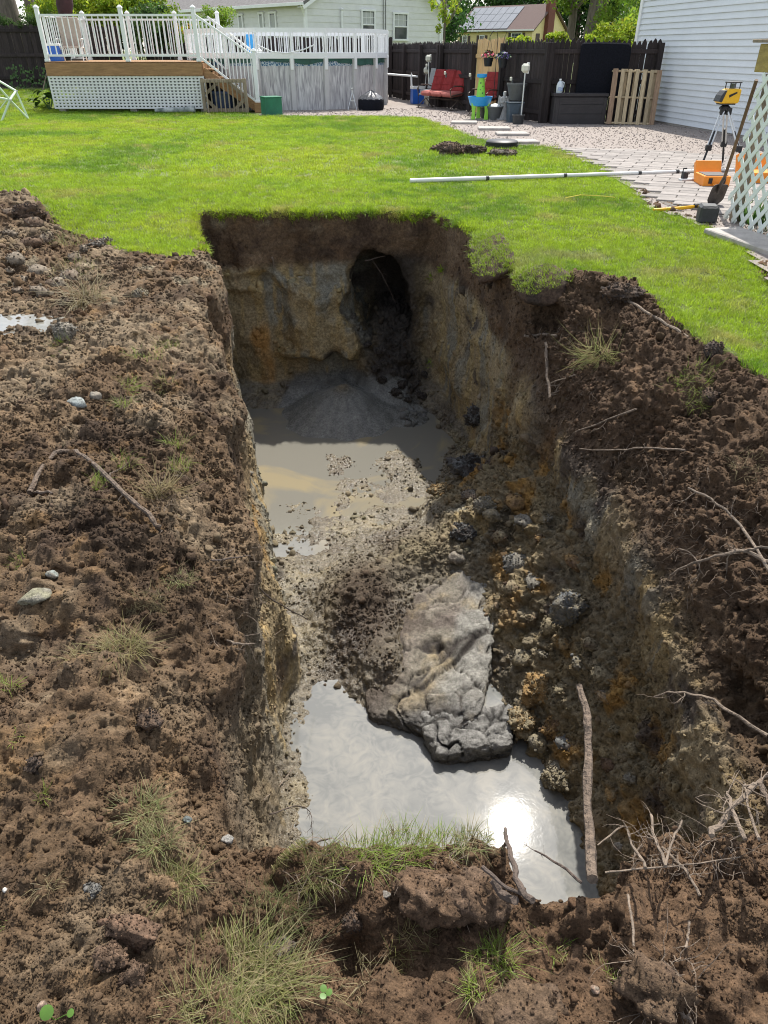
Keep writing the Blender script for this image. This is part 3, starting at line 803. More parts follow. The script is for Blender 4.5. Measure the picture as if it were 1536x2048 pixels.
def blades(n, hgt, spread, lean, width, seg=2, seed=0, droop=.5, flat=1.0):
    """verts, faces (tri strips as quads/tri), blade index per vertex"""
    r = np.random.default_rng(seed); V = []; F = []; B = []
    for i in range(n):
        a = r.uniform(0, 2 * math.pi); q = spread * math.sqrt(r.random()); px, py = q * math.cos(a), q * math.sin(a) * flat
        h = hgt * r.uniform(.4, 1.2); la = r.uniform(0, 2 * math.pi) if r.random() < .5 else a + r.normal(0, .6)
        le = lean * r.uniform(.2, 1.2); wd = width * r.uniform(.55, 1.6)
        dx, dy = math.cos(la), math.sin(la); sx, sy = -dy * wd / 2, dx * wd / 2
        n0 = len(V)
        for s in range(seg + 1):
            t = s / seg; o = h * le * (t ** 1.7); z = h * (t - droop * le * .5 * t * t)
            k = 1 - .8 * t
            if s == seg: V.append((px + dx * o, py + dy * o, z)); B.append(i)
            else:
                V.append((px + dx * o - sx * k, py + dy * o - sy * k, z)); V.append((px + dx * o + sx * k, py + dy * o + sy * k, z)); B += [i, i]
        for s in range(seg - 1): F.append((n0 + 2 * s, n0 + 2 * s + 1, n0 + 2 * s + 3, n0 + 2 * s + 2))
        F.append((n0 + 2 * seg - 2, n0 + 2 * seg - 1, n0 + 2 * seg))
    return V, F, np.array(B)
def lawn_variants(n, hgt, spread, width, k, seed):
    out = []
    for q in range(k):
        V, F, B = blades(n, hgt, spread, .9, width, 2, seed + q)
        me = bpy.data.meshes.new('lawn_tuft'); me.from_pydata(V, [], F); me.materials.append(BLADE); me.update(); out.append(me)
    return out
def sample_lawn(n_per_m2, box, seed, extra=None):
    r = np.random.default_rng(seed); x0, x1, y0, y1 = box
    n = int((x1 - x0) * (y1 - y0) * n_per_m2); P = np.stack([r.uniform(x0, x1, n), r.uniform(y0, y1, n)], 1)
    k = lawn_mask(P[:, 0], P[:, 1])
    vis = np.abs(P[:, 0]) < .62 * (P[:, 1] * _c + CAM_H * _s) + .4
    return P[k & vis]
def lawn_z(P):
    z = rise(P[:, 0], P[:, 1]); ins = (P[:, 0] > X0) & (P[:, 0] < X1) & (P[:, 1] > Y0) & (P[:, 1] < Y1)
    idx = np.nonzero(ins)[0]
    for i in idx: z[i] = drop(P[i, 0], P[i, 1], 1.0)
    return z
def lawn_col(P, r):
    Q = np.stack([P[:, 0], P[:, 1], 0 * P[:, 0]], 1)
    a = fbm(Q, .55, 4, 50); b = fbm(Q, 2.2, 3, 53); c = fbm(Q, 6, 2, 57)
    col = np.tile(np.array((.28, .40, .022)), (len(P), 1))
    col = lerp(col, (.34, .42, .03), sst(.0, .45, a + .3 * b))
    col = lerp(col, (.15, .27, .02), sst(.0, .35, -a + .4 * c))
    col = lerp(col, (.36, .34, .10), sst(.2, .5, b) * .8)
    pale = np.exp(-((P[:, 0] - 1.6) / 1.2) ** 2 - ((P[:, 1] - 7.2) / 1.3) ** 2)
    col = lerp(col, (.28, .30, .10), pale * sst(-.1, .3, b) * .8)
    return col * r.uniform(.65, 1.35, (len(P), 1))
def lay_lawn(name, dens, box, variants, smin_, smax_, seed, label):
    r = np.random.default_rng(seed + 5); P = sample_lawn(dens, box, seed); z = lawn_z(P)
    ok = z > -.09; P, z = P[ok], z[ok]
    rot = np.stack([r.normal(0, .12, len(P)), r.normal(0, .12, len(P)), r.uniform(0, 6.28, len(P))], 1)
    # blades at a cut edge hang over it
    scl = r.uniform(smin_, smax_, len(P))
    return scatter_stuff(name, np.stack([P[:, 0], P[:, 1], z - .004], 1), rot, scl, lawn_col(P, r), variants, BLADE, label, 'grass')
lay_lawn('lawn_grass', 620, (-5.4, 3.7, 3.2, 7.6), lawn_variants(26, .045, .045, .0034, 5, 100), .75, 1.25, 1, 'short green lawn grass nearest the trench')
lay_lawn('lawn_grass', 360, (-7, 4.6, 7.6, 12), lawn_variants(26, .045, .06, .0046, 5, 120), .8, 1.3, 2, 'mown green grass in the middle of the lawn')
lay_lawn('lawn_grass', 110, (-17, 5, 12, 28.2), lawn_variants(30, .055, .11, .008, 5, 140), .8, 1.25, 3, 'mown green grass at the far end of the lawn')

# turf fringe hanging over the cut edge of the lawn
fr = np.random.default_rng(9); FP = []; FR = []
def fringe(pts, n, lean):
    for _ in range(n):
        k = fr.integers(0, len(pts) - 1); t = fr.random(); x = pts[k][0] * (1 - t) + pts[k + 1][0] * t; y = pts[k][1] * (1 - t) + pts[k + 1][1] * t
        # walk inwards until the ground falls away
        for st_ in range(14):
            nx, ny = x + lean[0] * .025, y + lean[1] * .025
            if drop(nx, ny, 1.0) < -.09: break
            x, y = nx, ny
        FP.append((x - lean[0] * fr.uniform(0, .05), y - lean[1] * fr.uniform(0, .05), drop(x, y, 1.0) - .012)); a = math.atan2(lean[1], lean[0]); tl = fr.uniform(.35, 1.25)
        FR.append((-math.sin(a) * tl + fr.normal(0, .25), math.cos(a) * tl + fr.normal(0, .25), fr.uniform(0, 6.28)))
fringe([(-2.2, 9.45), (.6, 9.45)], 420, (0, -1)); fringe([(.5, 9.35), (1.1, 8.1), (1.25, 7.4)], 260, (-1, -.3))
fringe([(1.25, 7.4), (1.35, 6.3)], 110, (-1, -.1)); fringe([(-2.55, 9.1), (-2.1, 7.2)], 160, (1, 0))
FP, FR = np.array(FP), np.array(FR)
scatter_stuff('turf_fringe', FP, np.stack([FR[:, 0], FR[:, 1], 0 * FR[:, 0]], 1), fr.uniform(.8, 1.5, len(FP)), lawn_col(FP[:, :2], fr) * .9, lawn_variants(20, .06, .03, .0042, 5, 170), BLADE, 'ragged turf fringe hanging over the trench edge', 'grass')

# ---- loose crumbs of earth
def lump(seed, sub=2, rough=.35, flat=.75, crumb=0.0):
    bm = bmesh.new(); bmesh.ops.create_icosphere(bm, subdivisions=sub, radius=1.0)
    V = np.array([v.co[:] for v in bm.verts]); d = V / np.linalg.norm(V, axis=1, keepdims=True)
    k = 1 + rough * fbm(d * 1.0 + seed * 7.3, 1.3, 3, seed) + rough * .45 * fbm(d + seed * 3.1, 3.3, 2, seed + 5)
    # a few flat broken faces
    r = np.random.default_rng(seed); W = d * k[:, None]
    for _ in range(4):
        nn = r.normal(size=3); nn /= np.linalg.norm(nn); lim = r.uniform(.62, .85); t = W @ nn
        W = W - np.clip(t - lim, 0, None)[:, None] * nn * .85
    for nc, amp in ((26, .16), (110, .09), (420, .045)) if crumb else ():
        c = r.normal(size=(nc, 3)); c /= np.linalg.norm(c, axis=1, keepdims=True)
        f1 = np.sqrt(np.maximum(0, 2 - 2 * (d @ c.T).max(1))); m_ = math.sqrt(4 / nc) * 1.3
        W = W * (1 + crumb * amp * ((1 - (f1 / m_) ** 2) * r.uniform(.5, 1.2, nc)[(d @ c.T).argmax(1)] - .35))[:, None]
    W[:, 2] *= flat
    for v, w in zip(bm.verts, W): v.co = w
    me = bpy.data.meshes.new('lump'); bm.to_mesh(me); bm.free()
    return me
CRV = []
for k in range(6):
    me = lump(k + 1, 2, .6, .75, 1.7); me.materials.append(CRUMB); me.polygons.foreach_set('use_smooth', [True] * len(me.polygons)); CRV.append(me)
r = np.random.default_rng(77)
bl = lawn_mask(BV[:, 0], BV[:, 1]) & (BV[:, 2] > -.09)
zc = BV[:, 1] * _c - (BV[:, 2] - CAM_H) * _s
wgt = (~bl) * (BV[:, 2] > WATER_Z - .012) * (BN[:, 2] > .1) * (.05 + .95 * np.clip(BN[:, 2], 0, 1) ** 2)
wgt = wgt * np.where(np.hypot((BV[:, 0] + .55) / .78, (BV[:, 1] - 8.52) / .78) < 1, .05, 1.0)
wgt = wgt * np.where((BV[:, 2] < -2.05) & (BV[:, 0] < itp(BV[:, 1], BRP) - .7), .15, 1.0)
wgt = wgt * (np.abs(BV[:, 0]) < .62 * zc + .3) * (.55 + .45 * vnoise(BV, 1.7, 61)) * np.where(BV[:, 0] < -2.7, 3.0, 1.0)
wgt = np.clip(wgt, 0, None); wgt /= wgt.sum()
pick = r.choice(len(BV), 11000, replace=False, p=wgt)
rad = np.exp(r.normal(math.log(.0036), .65, len(pick))) * (.55 + .42 * zc[pick])
talw = sst(.8, .3, itp(BV[pick, 1], BRP) - BV[pick, 0]) * sst(6.9, 6.3, BV[pick, 1]) * sst(-1.2, -1.5, BV[pick, 2])
rad = np.minimum(np.clip(rad * (1 + .25 * talw), .002, .06), .0068 * zc[pick])
jit = r.normal(0, .012, (len(pick), 3))
scatter_stuff('soil_crumbs', BV[pick] + BN[pick] * (rad * .05)[:, None] + jit * (1 - BN[pick] ** 2), r.uniform(0, 6.28, (len(pick), 3)), rad[:, None] * r.uniform(.7, 1.3, (len(pick), 3)), np.clip(BC[pick] * r.uniform(.85, 1.25, (len(pick), 1)) * (1 + r.normal(0, .02, (len(pick), 3))), .01, .6), CRV, CRUMB, 'loose crumbs and small clods of earth over the dug ground', 'soil')

# ---- gravel stones
GST = []
for k in range(5):
    me = lump(k + 31, 1, .3, .6); me.materials.append(CRUMB); GST.append(me)
gp = np.stack([r.uniform(-4.3, 9, 60000), r.uniform(2, 27, 60000)], 1)
near_w = r.random(60000) < np.clip(9.0 / gp[:, 1], 0, 1)
gp = gp[in_gravel(gp[:, 0], gp[:, 1]) & near_w & (np.abs(gp[:, 0]) < .62 * (gp[:, 1] * _c + 1))]
gcol = np.array([(.33, .285, .255), (.28, .24, .215), (.36, .32, .29), (.23, .20, .19), (.34, .28, .24)])[r.integers(0, 5, len(gp))] * r.uniform(.8, 1.2, (len(gp), 1))
gs = np.exp(r.normal(math.log(.011), .3, len(gp))) * (.5 + .034 * gp[:, 1])
scatter_stuff('gravel_stones', np.stack([gp[:, 0], gp[:, 1], .012 + gs * .3], 1), r.uniform(0, 6.28, (len(gp), 3)) * (.15, .15, 1), gs, gcol, GST, CRUMB, 'loose pinkish gravel stones of the path and yard', 'gravel')

# ------------------------------------------------------------------ clay blocks, clods, sods, tufts, roots in and round the trench
def zc_of(p): return p.y * _c - (p.z - CAM_H) * _s
def ppm(p): return FPX / zc_of(p)                 # photo pixels per metre at p
TAN, GREY, ORG, DARK, BRN, BLU, PALE = (.185, .155, .10), (.15, .138, .115), (.22, .14, .06), (.048, .040, .035), (.105, .07, .047), (.115, .118, .116), (.20, .175, .14)
def colour_lump(me, base, alt, seed, k=.9):
    V = np.array([v.co[:] for v in me.vertices]); s = np.abs(V).max()
    t = sst(-.15, .4, fbm(V / s + seed, 1.6, 4, seed)); base, alt = np.array(base) * 1.1, np.array(alt) * 1.1
    c = np.array(base) * (1 - k * t[:, None]) + np.array(alt) * (k * t[:, None])
    c = c * (1 + .3 * fbm(V / s + seed, 6, 3, seed + 3))[:, None]
    set_attr(me, 'col', np.clip(c, .01, .6), 'FLOAT_COLOR')
    me.materials.append(CLODM)
    me.polygons.foreach_set('use_smooth', [True] * len(me.polygons))
CRUMBED = []
def rocky(name, p, size, base, alt, seed, rot=(0, 0, 0), rough=.5, sub=3, sink=.25, parent=None, flat=1.0, crumb=1.0):
    """size = half extents in metres"""
    me = lump(seed, sub, rough, flat, crumb)
    V = np.array([v.co[:] for v in me.vertices])
    d = fbm(V + seed, 4.5, 4, seed + 9) * .09 + fbm(V + seed, 12, 2, seed + 11) * .05
    V = V * (1 + d)[:, None] * np.array(size)
    me.vertices.foreach_set('co', V.astype(np.float32).ravel()); me.update(); me.name = name
    colour_lump(me, base, alt, seed)
    o = link(name, me, parent, Vector(p) + Vector((0, 0, size[2] * (1 - 2 * sink))), rot)
    if crumb: CRUMBED.append((o, base, alt))
    return o

def slab_mesh(name, sx, sy, sz, seed, colf, n=34, bend=.06):
    """a broken slab of clay: box with cracked ledges and rough faces"""
    bm = bmesh.new(); bmesh.ops.create_cube(bm, size=2.0)
    bmesh.ops.subdivide_edges(bm, edges=bm.edges, cuts=n, use_grid_fill=True)
    V = np.array([v.co[:] for v in bm.verts]); bm_f = [[v.index for v in f.verts] for f in bm.faces]; bm.free()
    q = np.abs(V); p8 = (np.sum(q ** 8, axis=1)) ** (1 / 8.); W = V / p8[:, None]
    W[:, 0] *= 1 + .10 * W[:, 1] + .10 * vnoise(W, 1.3, seed); W[:, 1] *= 1 + .10 * vnoise(W, 1.4, seed + 1)
    N0 = W / np.linalg.norm(W, axis=1, keepdims=True)
    S = W * np.array((sx, sy, sz))
    n1 = fbm(S, 3.0, 5, seed + 2); n2 = fbm(S, 11, 4, seed + 3); n5 = fbm(S, 34, 3, seed + 4)
    crack = np.abs(fbm(S, 2.2, 3, seed + 7)); cr = sst(.025, .0, crack)
    rdg = .5 - np.abs(fbm(S, 5.5, 4, seed + 21)) * 2.2
    S = S + N0 * (.026 * n1 + .024 * n2 + .020 * n5 + .006 * rdg - .045 * cr)[:, None]
    rs = np.random.default_rng(seed); sd = rs.uniform(-1, 1, (max(7, int(26 * sx)), 2)) * np.array((sx, sy))
    uv = S[:, :2] + .05 * np.stack([n1, fbm(S, 4.0, 3, seed + 31)], 1)
    dd_ = np.sqrt(((uv[:, None] - sd[None]) ** 2).sum(2)); od = np.sort(dd_, 1); cid = dd_.argmin(1)
    gap = sst(.022, .0, od[:, 1] - od[:, 0]); tl = rs.normal(0, .02, (len(sd), 2)); hh_ = rs.normal(0, .009, len(sd))
    S[:, 2] += (hh_[cid] + ((uv - sd[cid]) * tl[cid]).sum(1) - .022 * gap) * (S[:, 2] > -.02)
    cr = np.maximum(cr, gap * (N0[:, 2] > .1))
    step = np.floor((S[:, 1] * 2.2 + .9 * n1 + .35 * n2) * 1.5) * .016
    S[:, 2] += step * (S[:, 2] > 0)
    me = np_mesh(name, S, np.array(bm_f), CLODM)
    set_attr(me, 'col', np.clip(colf(S, N0, n1, n2, cr), .01, .6), 'FLOAT_COLOR')
    return me
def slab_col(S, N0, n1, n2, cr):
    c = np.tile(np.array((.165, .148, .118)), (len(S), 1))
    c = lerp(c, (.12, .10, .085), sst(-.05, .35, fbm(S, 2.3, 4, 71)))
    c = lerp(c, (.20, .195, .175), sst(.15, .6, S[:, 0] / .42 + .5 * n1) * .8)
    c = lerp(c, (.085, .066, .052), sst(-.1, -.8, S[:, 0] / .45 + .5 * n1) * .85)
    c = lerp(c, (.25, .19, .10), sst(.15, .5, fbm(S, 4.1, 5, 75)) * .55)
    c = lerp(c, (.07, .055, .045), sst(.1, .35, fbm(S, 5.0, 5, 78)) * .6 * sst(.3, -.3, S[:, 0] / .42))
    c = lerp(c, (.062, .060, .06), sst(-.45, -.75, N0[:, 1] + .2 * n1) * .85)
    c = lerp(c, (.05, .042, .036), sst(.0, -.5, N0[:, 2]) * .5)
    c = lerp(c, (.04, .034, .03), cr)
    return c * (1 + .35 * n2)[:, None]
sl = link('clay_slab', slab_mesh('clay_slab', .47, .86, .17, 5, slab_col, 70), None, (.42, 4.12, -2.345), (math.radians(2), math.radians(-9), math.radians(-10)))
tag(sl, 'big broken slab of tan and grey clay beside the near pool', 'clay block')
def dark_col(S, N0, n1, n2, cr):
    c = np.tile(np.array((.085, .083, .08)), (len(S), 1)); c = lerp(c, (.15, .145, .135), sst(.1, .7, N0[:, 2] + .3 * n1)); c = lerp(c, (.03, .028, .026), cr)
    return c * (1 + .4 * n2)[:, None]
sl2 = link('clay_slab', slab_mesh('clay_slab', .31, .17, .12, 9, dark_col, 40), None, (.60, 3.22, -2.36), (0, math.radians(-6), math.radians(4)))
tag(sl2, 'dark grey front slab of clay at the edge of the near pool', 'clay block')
# single blocks and clods that can be told apart
CL = [  # px, py, half sizes in px (w,h,d), base, alt, label, group
    (885, 978, 26, 12, 20, TAN, ORG, 'flat tan clay block at the edge of the far puddle, leftmost of the row', None),
    (940, 990, 20, 16, 18, GREY, BRN, 'dark-topped angular clay block in the row by the far puddle', None),
    (968, 1005, 22, 20, 18, GREY, TAN, 'grey rounded clay block at the right end of the far row', None),
    (928, 1060, 26, 18, 22, DARK, BLU, 'black wet clod lying above the big clay slab', None),
    (915, 1112, 18, 14, 14, PALE, GREY, 'pale grey stone at the top corner of the big slab', None),
    (1140, 1205, 32, 40, 34, BLU, TAN, 'large smooth grey clay boulder leaning on the right wall', None),
    (1030, 1120, 24, 18, 20, GREY, BLU, 'grey-green clod below the right wall above the slab', None),
    (1075, 1370, 34, 30, 30, ORG, TAN, 'big yellow-brown clay clod right of the slab foot', None),
    (1045, 1435, 30, 26, 28, TAN, ORG, 'tan clod at the lower right corner of the slab', None),
    (1110, 1450, 26, 20, 24, ORG, BRN, 'orange clod left of the standing log', None),
    (1010, 1490, 26, 12, 20, GREY, BLU, 'flat grey clod half in the near pool', None),
    (1115, 1545, 30, 22, 26, TAN, GREY, 'tan clod by the near pool beside the log', None),
    (955, 830, 26, 20, 22, DARK, BLU, 'black wet lump at the foot of the far right wall', None),
    (940, 925, 34, 26, 28, DARK, BLU, 'black mud lump at the right shore of the far puddle', None),
    (155, 803, 24, 12, 16, (.20, .22, .21), (.26, .27, .25), 'smooth grey-green stone on the left spoil', None),
    (192, 790, 13, 11, 11, PALE, GREY, 'small whitish stone right of the grey-green stone', None),
    (130, 660, 22, 16, 16, PALE, GREY, 'rounded pale clod near the left puddle', None),
    (205, 485, 24, 10, 16, GREY, BRN, 'flat dark grey clod at the lawn edge by the left spoil', None),
    (280, 588, 15, 10, 11, TAN, PALE, 'tan clod on the soil left of the trench corner', None),
    (105, 1147, 13, 9, 10, (.2, .22, .2), PALE, 'small greenish pebble on the left mound', None),
    (68, 1190, 30, 12, 22, (.19, .18, .12), GREY, 'mossy flat stone below the left mound', None),
    (300, 1430, 24, 18, 20, BRN, DARK, 'dark brown clod on the left slope above the pool', None),
    (72, 1522, 20, 15, 16, DARK, BRN, 'blackish clod at the left foreground', None),
    (376, 1637, 10, 7, 8, (.10, .115, .11), (.15, .165, .16), 'small blue-green pebble in the left foreground', None),
    (455, 1675, 12, 9, 10, (.24, .23, .21), PALE, 'light grey pebble left of the grass lip', None),
    (190, 1775, 16, 13, 14, (.17, .165, .155), GREY, 'round grey clod in the left foreground crumbs', None),
    (265, 1850, 62, 30, 26, (.13, .08, .052), BRN, 'long brown slab of earth in the left foreground', None),
    (225, 1905, 30, 26, 26, (.125, .08, .052), BRN, 'round brown clod below the long earth slab', None),
    (265, 1945, 28, 26, 26, (.115, .075, .05), BRN, 'second round brown clod beneath the long earth slab', None),
    (85, 2008, 10, 13, 10, (.27, .2, .15), PALE, 'tan pebble near the clover seedling', None),
    (10, 1778, 5, 5, 5, (.5, .48, .44), PALE, 'tiny white stone at the left margin', None),
    (560, 1885, 26, 26, 24, (.14, .105, .085), GREY, 'grey-brown clod caught in the big dry grass tuft', None),
    (770, 1788, 10, 6, 8, (.2, .18, .16), GREY, 'small flat stone in the face of the near sod', None),
    (705, 1835, 20, 20, 18, BRN, DARK, 'loose brown clod in the hollow before the near sod', None),
    (860, 1775, 70, 42, 50, (.095, .06, .036), BRN, 'crumbly brown sod lump under the near grass lip', None),
    (960, 1780, 70, 60, 50, (.095, .06, .036), BRN, 'rounded brown sod lump at the right end of the lip', None),
    (1040, 2000, 75, 50, 60, (.10, .066, .040), BRN, 'large grey-brown clod at the bottom right of centre', None),
    (1305, 1960, 60, 50, 50, (.10, .066, .040), BRN, 'broad grey-brown clod wrapped in fine roots', None),
    (1190, 1975, 9, 9, 9, (.26, .18, .13), PALE, 'tan pebble in the right foreground', None),
    (1240, 1690, 14, 8, 10, (.2, .185, .16), PALE, 'pale pebble among the twigs on the near rim', None),
    (1345, 545, 0, 0, 0, BRN, BRN, '', None),
    (1245, 580, 30, 16, 22, BRN, DARK, 'dark clod at the end of the berm on the right lawn edge', None),
    (1420, 790, 24, 18, 20, BRN, DARK, 'clod under the green tuft on the right slope', None),
    (1425, 700, 20, 14, 16, DARK, BRN, 'dark clod on the right lawn edge', None),
    (60, 425, 30, 18, 22, BRN, DARK, 'brown clod on top of the far left spoil', None),
    (905, 310, 26, 15, 24, BRN, DARK, 'dug clod of earth on the lawn left of the round lid', 'dug clods on the lawn'),
    (885, 303, 24, 13, 20, BRN, DARK, 'small dug clod at the left end of the lawn patch', 'dug clods on the lawn'),
    (945, 308, 26, 14, 22, DARK, BRN, 'dark dug clod on the lawn just before the round lid', 'dug clods on the lawn'),
    (1005, 312, 26, 9, 20, BRN, GREY, 'flat dug clod on the lawn below the round lid', 'dug clods on the lawn'),
]
for i, (px, py, w, h, d, base, alt, lab, grp) in enumerate(CL):
    if not lab: continue
    p, n = hit(px, py + h * .6)
    if py < 400: p = G(px, py)
    k = 1 / ppm(p); cl_ = not ('stone' in lab or 'pebble' in lab)
    o = rocky('stone' if ('stone' in lab or 'pebble' in lab) else 'clod', p, (w * k, d * k, h * k * .95), base, alt, 200 + i * 3, (0, 0, random.uniform(-.5, .5)), .55 if cl_ else .4, 4 if (cl_ and max(w, h) > 25) else 3, .3, crumb=(1.25 if 'boulder' not in lab and 'block' not in lab else .6) if cl_ else 0.0)
    tag(o, lab, 'stone' if ('stone' in lab or 'pebble' in lab) else 'clod', grp)
# alike clods in the slump and the left spoil
rr_ = random.Random(5)
SL = [(1000, 1075), (1050, 1050), (1095, 1040), (985, 1035), (1065, 1165), (1100, 1255), (1060, 1240), (1130, 1290), (1020, 1180), (1085, 1310), (1155, 1330), (1045, 1320), (1120, 1380), (1210, 1400), (1230, 1460), (1215, 1530), (1260, 1560), (1130, 1490), (1075, 1490), (1080, 1080), (1180, 1290), (1200, 1350), (1225, 1590), (1265, 1500), (1150, 1130), (1030, 1010)]
for i, (px, py) in enumerate(SL):
    p, n = hit(px, py); k = 1 / ppm(p); s = rr_.uniform(9, 21)
    b = rr_.choice([TAN, GREY, ORG, BRN, BLU, TAN]); 
    o = rocky('clod', p, (s * k * rr_.uniform(.9, 1.4), s * k, s * k * rr_.uniform(.6, .9)), b, rr_.choice([GREY, TAN, BRN]), 400 + i, (rr_.uniform(-.3, .3), rr_.uniform(-.3, .3), rr_.uniform(0, 6)), .5, 2, .35)
    tag(o, 'fist-sized clay clod in the slump along the right wall', 'clod', 'clay clods in the slump')
LS = [(25, 430), (70, 450), (20, 470), (60, 490), (95, 480), (30, 520), (75, 545), (45, 565), (110, 570), (85, 590), (130, 605), (35, 585), (140, 560), (15, 545), (150, 520), (170, 500)]
for i, (px, py) in enumerate(LS):
    p, n = hit(px, py); k = 1 / ppm(p); s = rr_.uniform(9, 19)
    b = rr_.choice([BRN, (.15, .12, .09), (.17, .14, .105), (.13, .1, .072)])
    o = rocky('clod', p, (s * k * 1.3, s * k, s * k * .7), b, rr_.choice([(.15, .125, .095), BRN]), 500 + i, (rr_.uniform(-.3, .3), rr_.uniform(-.3, .3), rr_.uniform(0, 6)), .5, 2, .35)
    tag(o, 'grey-brown clod in the heap by the left puddle', 'clod', 'clods in the left spoil heap')
CH = [(735, 690), (760, 700), (785, 690), (800, 720), (755, 735), (785, 745), (765, 760), (805, 770), (840, 790), (790, 785), (815, 800), (850, 750), (770, 725), (830, 745), (830, 770)]
for i, (px, py) in enumerate(CH):
    p, n = hit(px, py); k = 1 / ppm(p); s = rr_.uniform(5, 11)
    o = rocky('clod', p, (s * k * 1.4, s * k, s * k * .7), DARK, (.075, .068, .06), 600 + i, (rr_.uniform(-.6, .6), rr_.uniform(-.6, .6), rr_.uniform(0, 6)), .6, 3, .45, crumb=1.8)
    tag(o, 'black wet clod on the chute below the tunnel', 'clod', 'black clods below the tunnel')

# ---- tufts of grass standing in the dug earth
GPAL = {'green': ((.17, .27, .03), (.25, .31, .06)), 'dry': ((.28, .23, .10), (.17, .18, .06)), 'mixed': ((.26, .235, .095), (.15, .19, .05)), 'pale': ((.27, .26, .13), (.16, .20, .06)), 'straw': ((.28, .23, .13), (.2, .17, .09))}
def tuft_mesh(n, h, spread, pal, seed, lean=1.1, flat=1.0, width=None, droop=.75):
    V, F, B = blades(n, h, spread, lean * 1.25, width or max(.0018, h * .026), 4, seed, droop, flat)
    me = bpy.data.meshes.new('grass_tuft'); me.from_pydata(V, [], F); me.materials.append(TUFTM)
    r = np.random.default_rng(seed); a, b = GPAL[pal]
    t = r.random(n)[:, None]; c = (np.array(a) * t + np.array(b) * (1 - t)) * r.uniform(.7, 1.3, (n, 1))
    dry = r.random(n) < .38; c[dry] = np.array((.30, .25, .13)) * r.uniform(.7, 1.2, (dry.sum(), 1))
    set_attr(me, 'col', c[B], 'FLOAT_COLOR'); me.update()
    return me
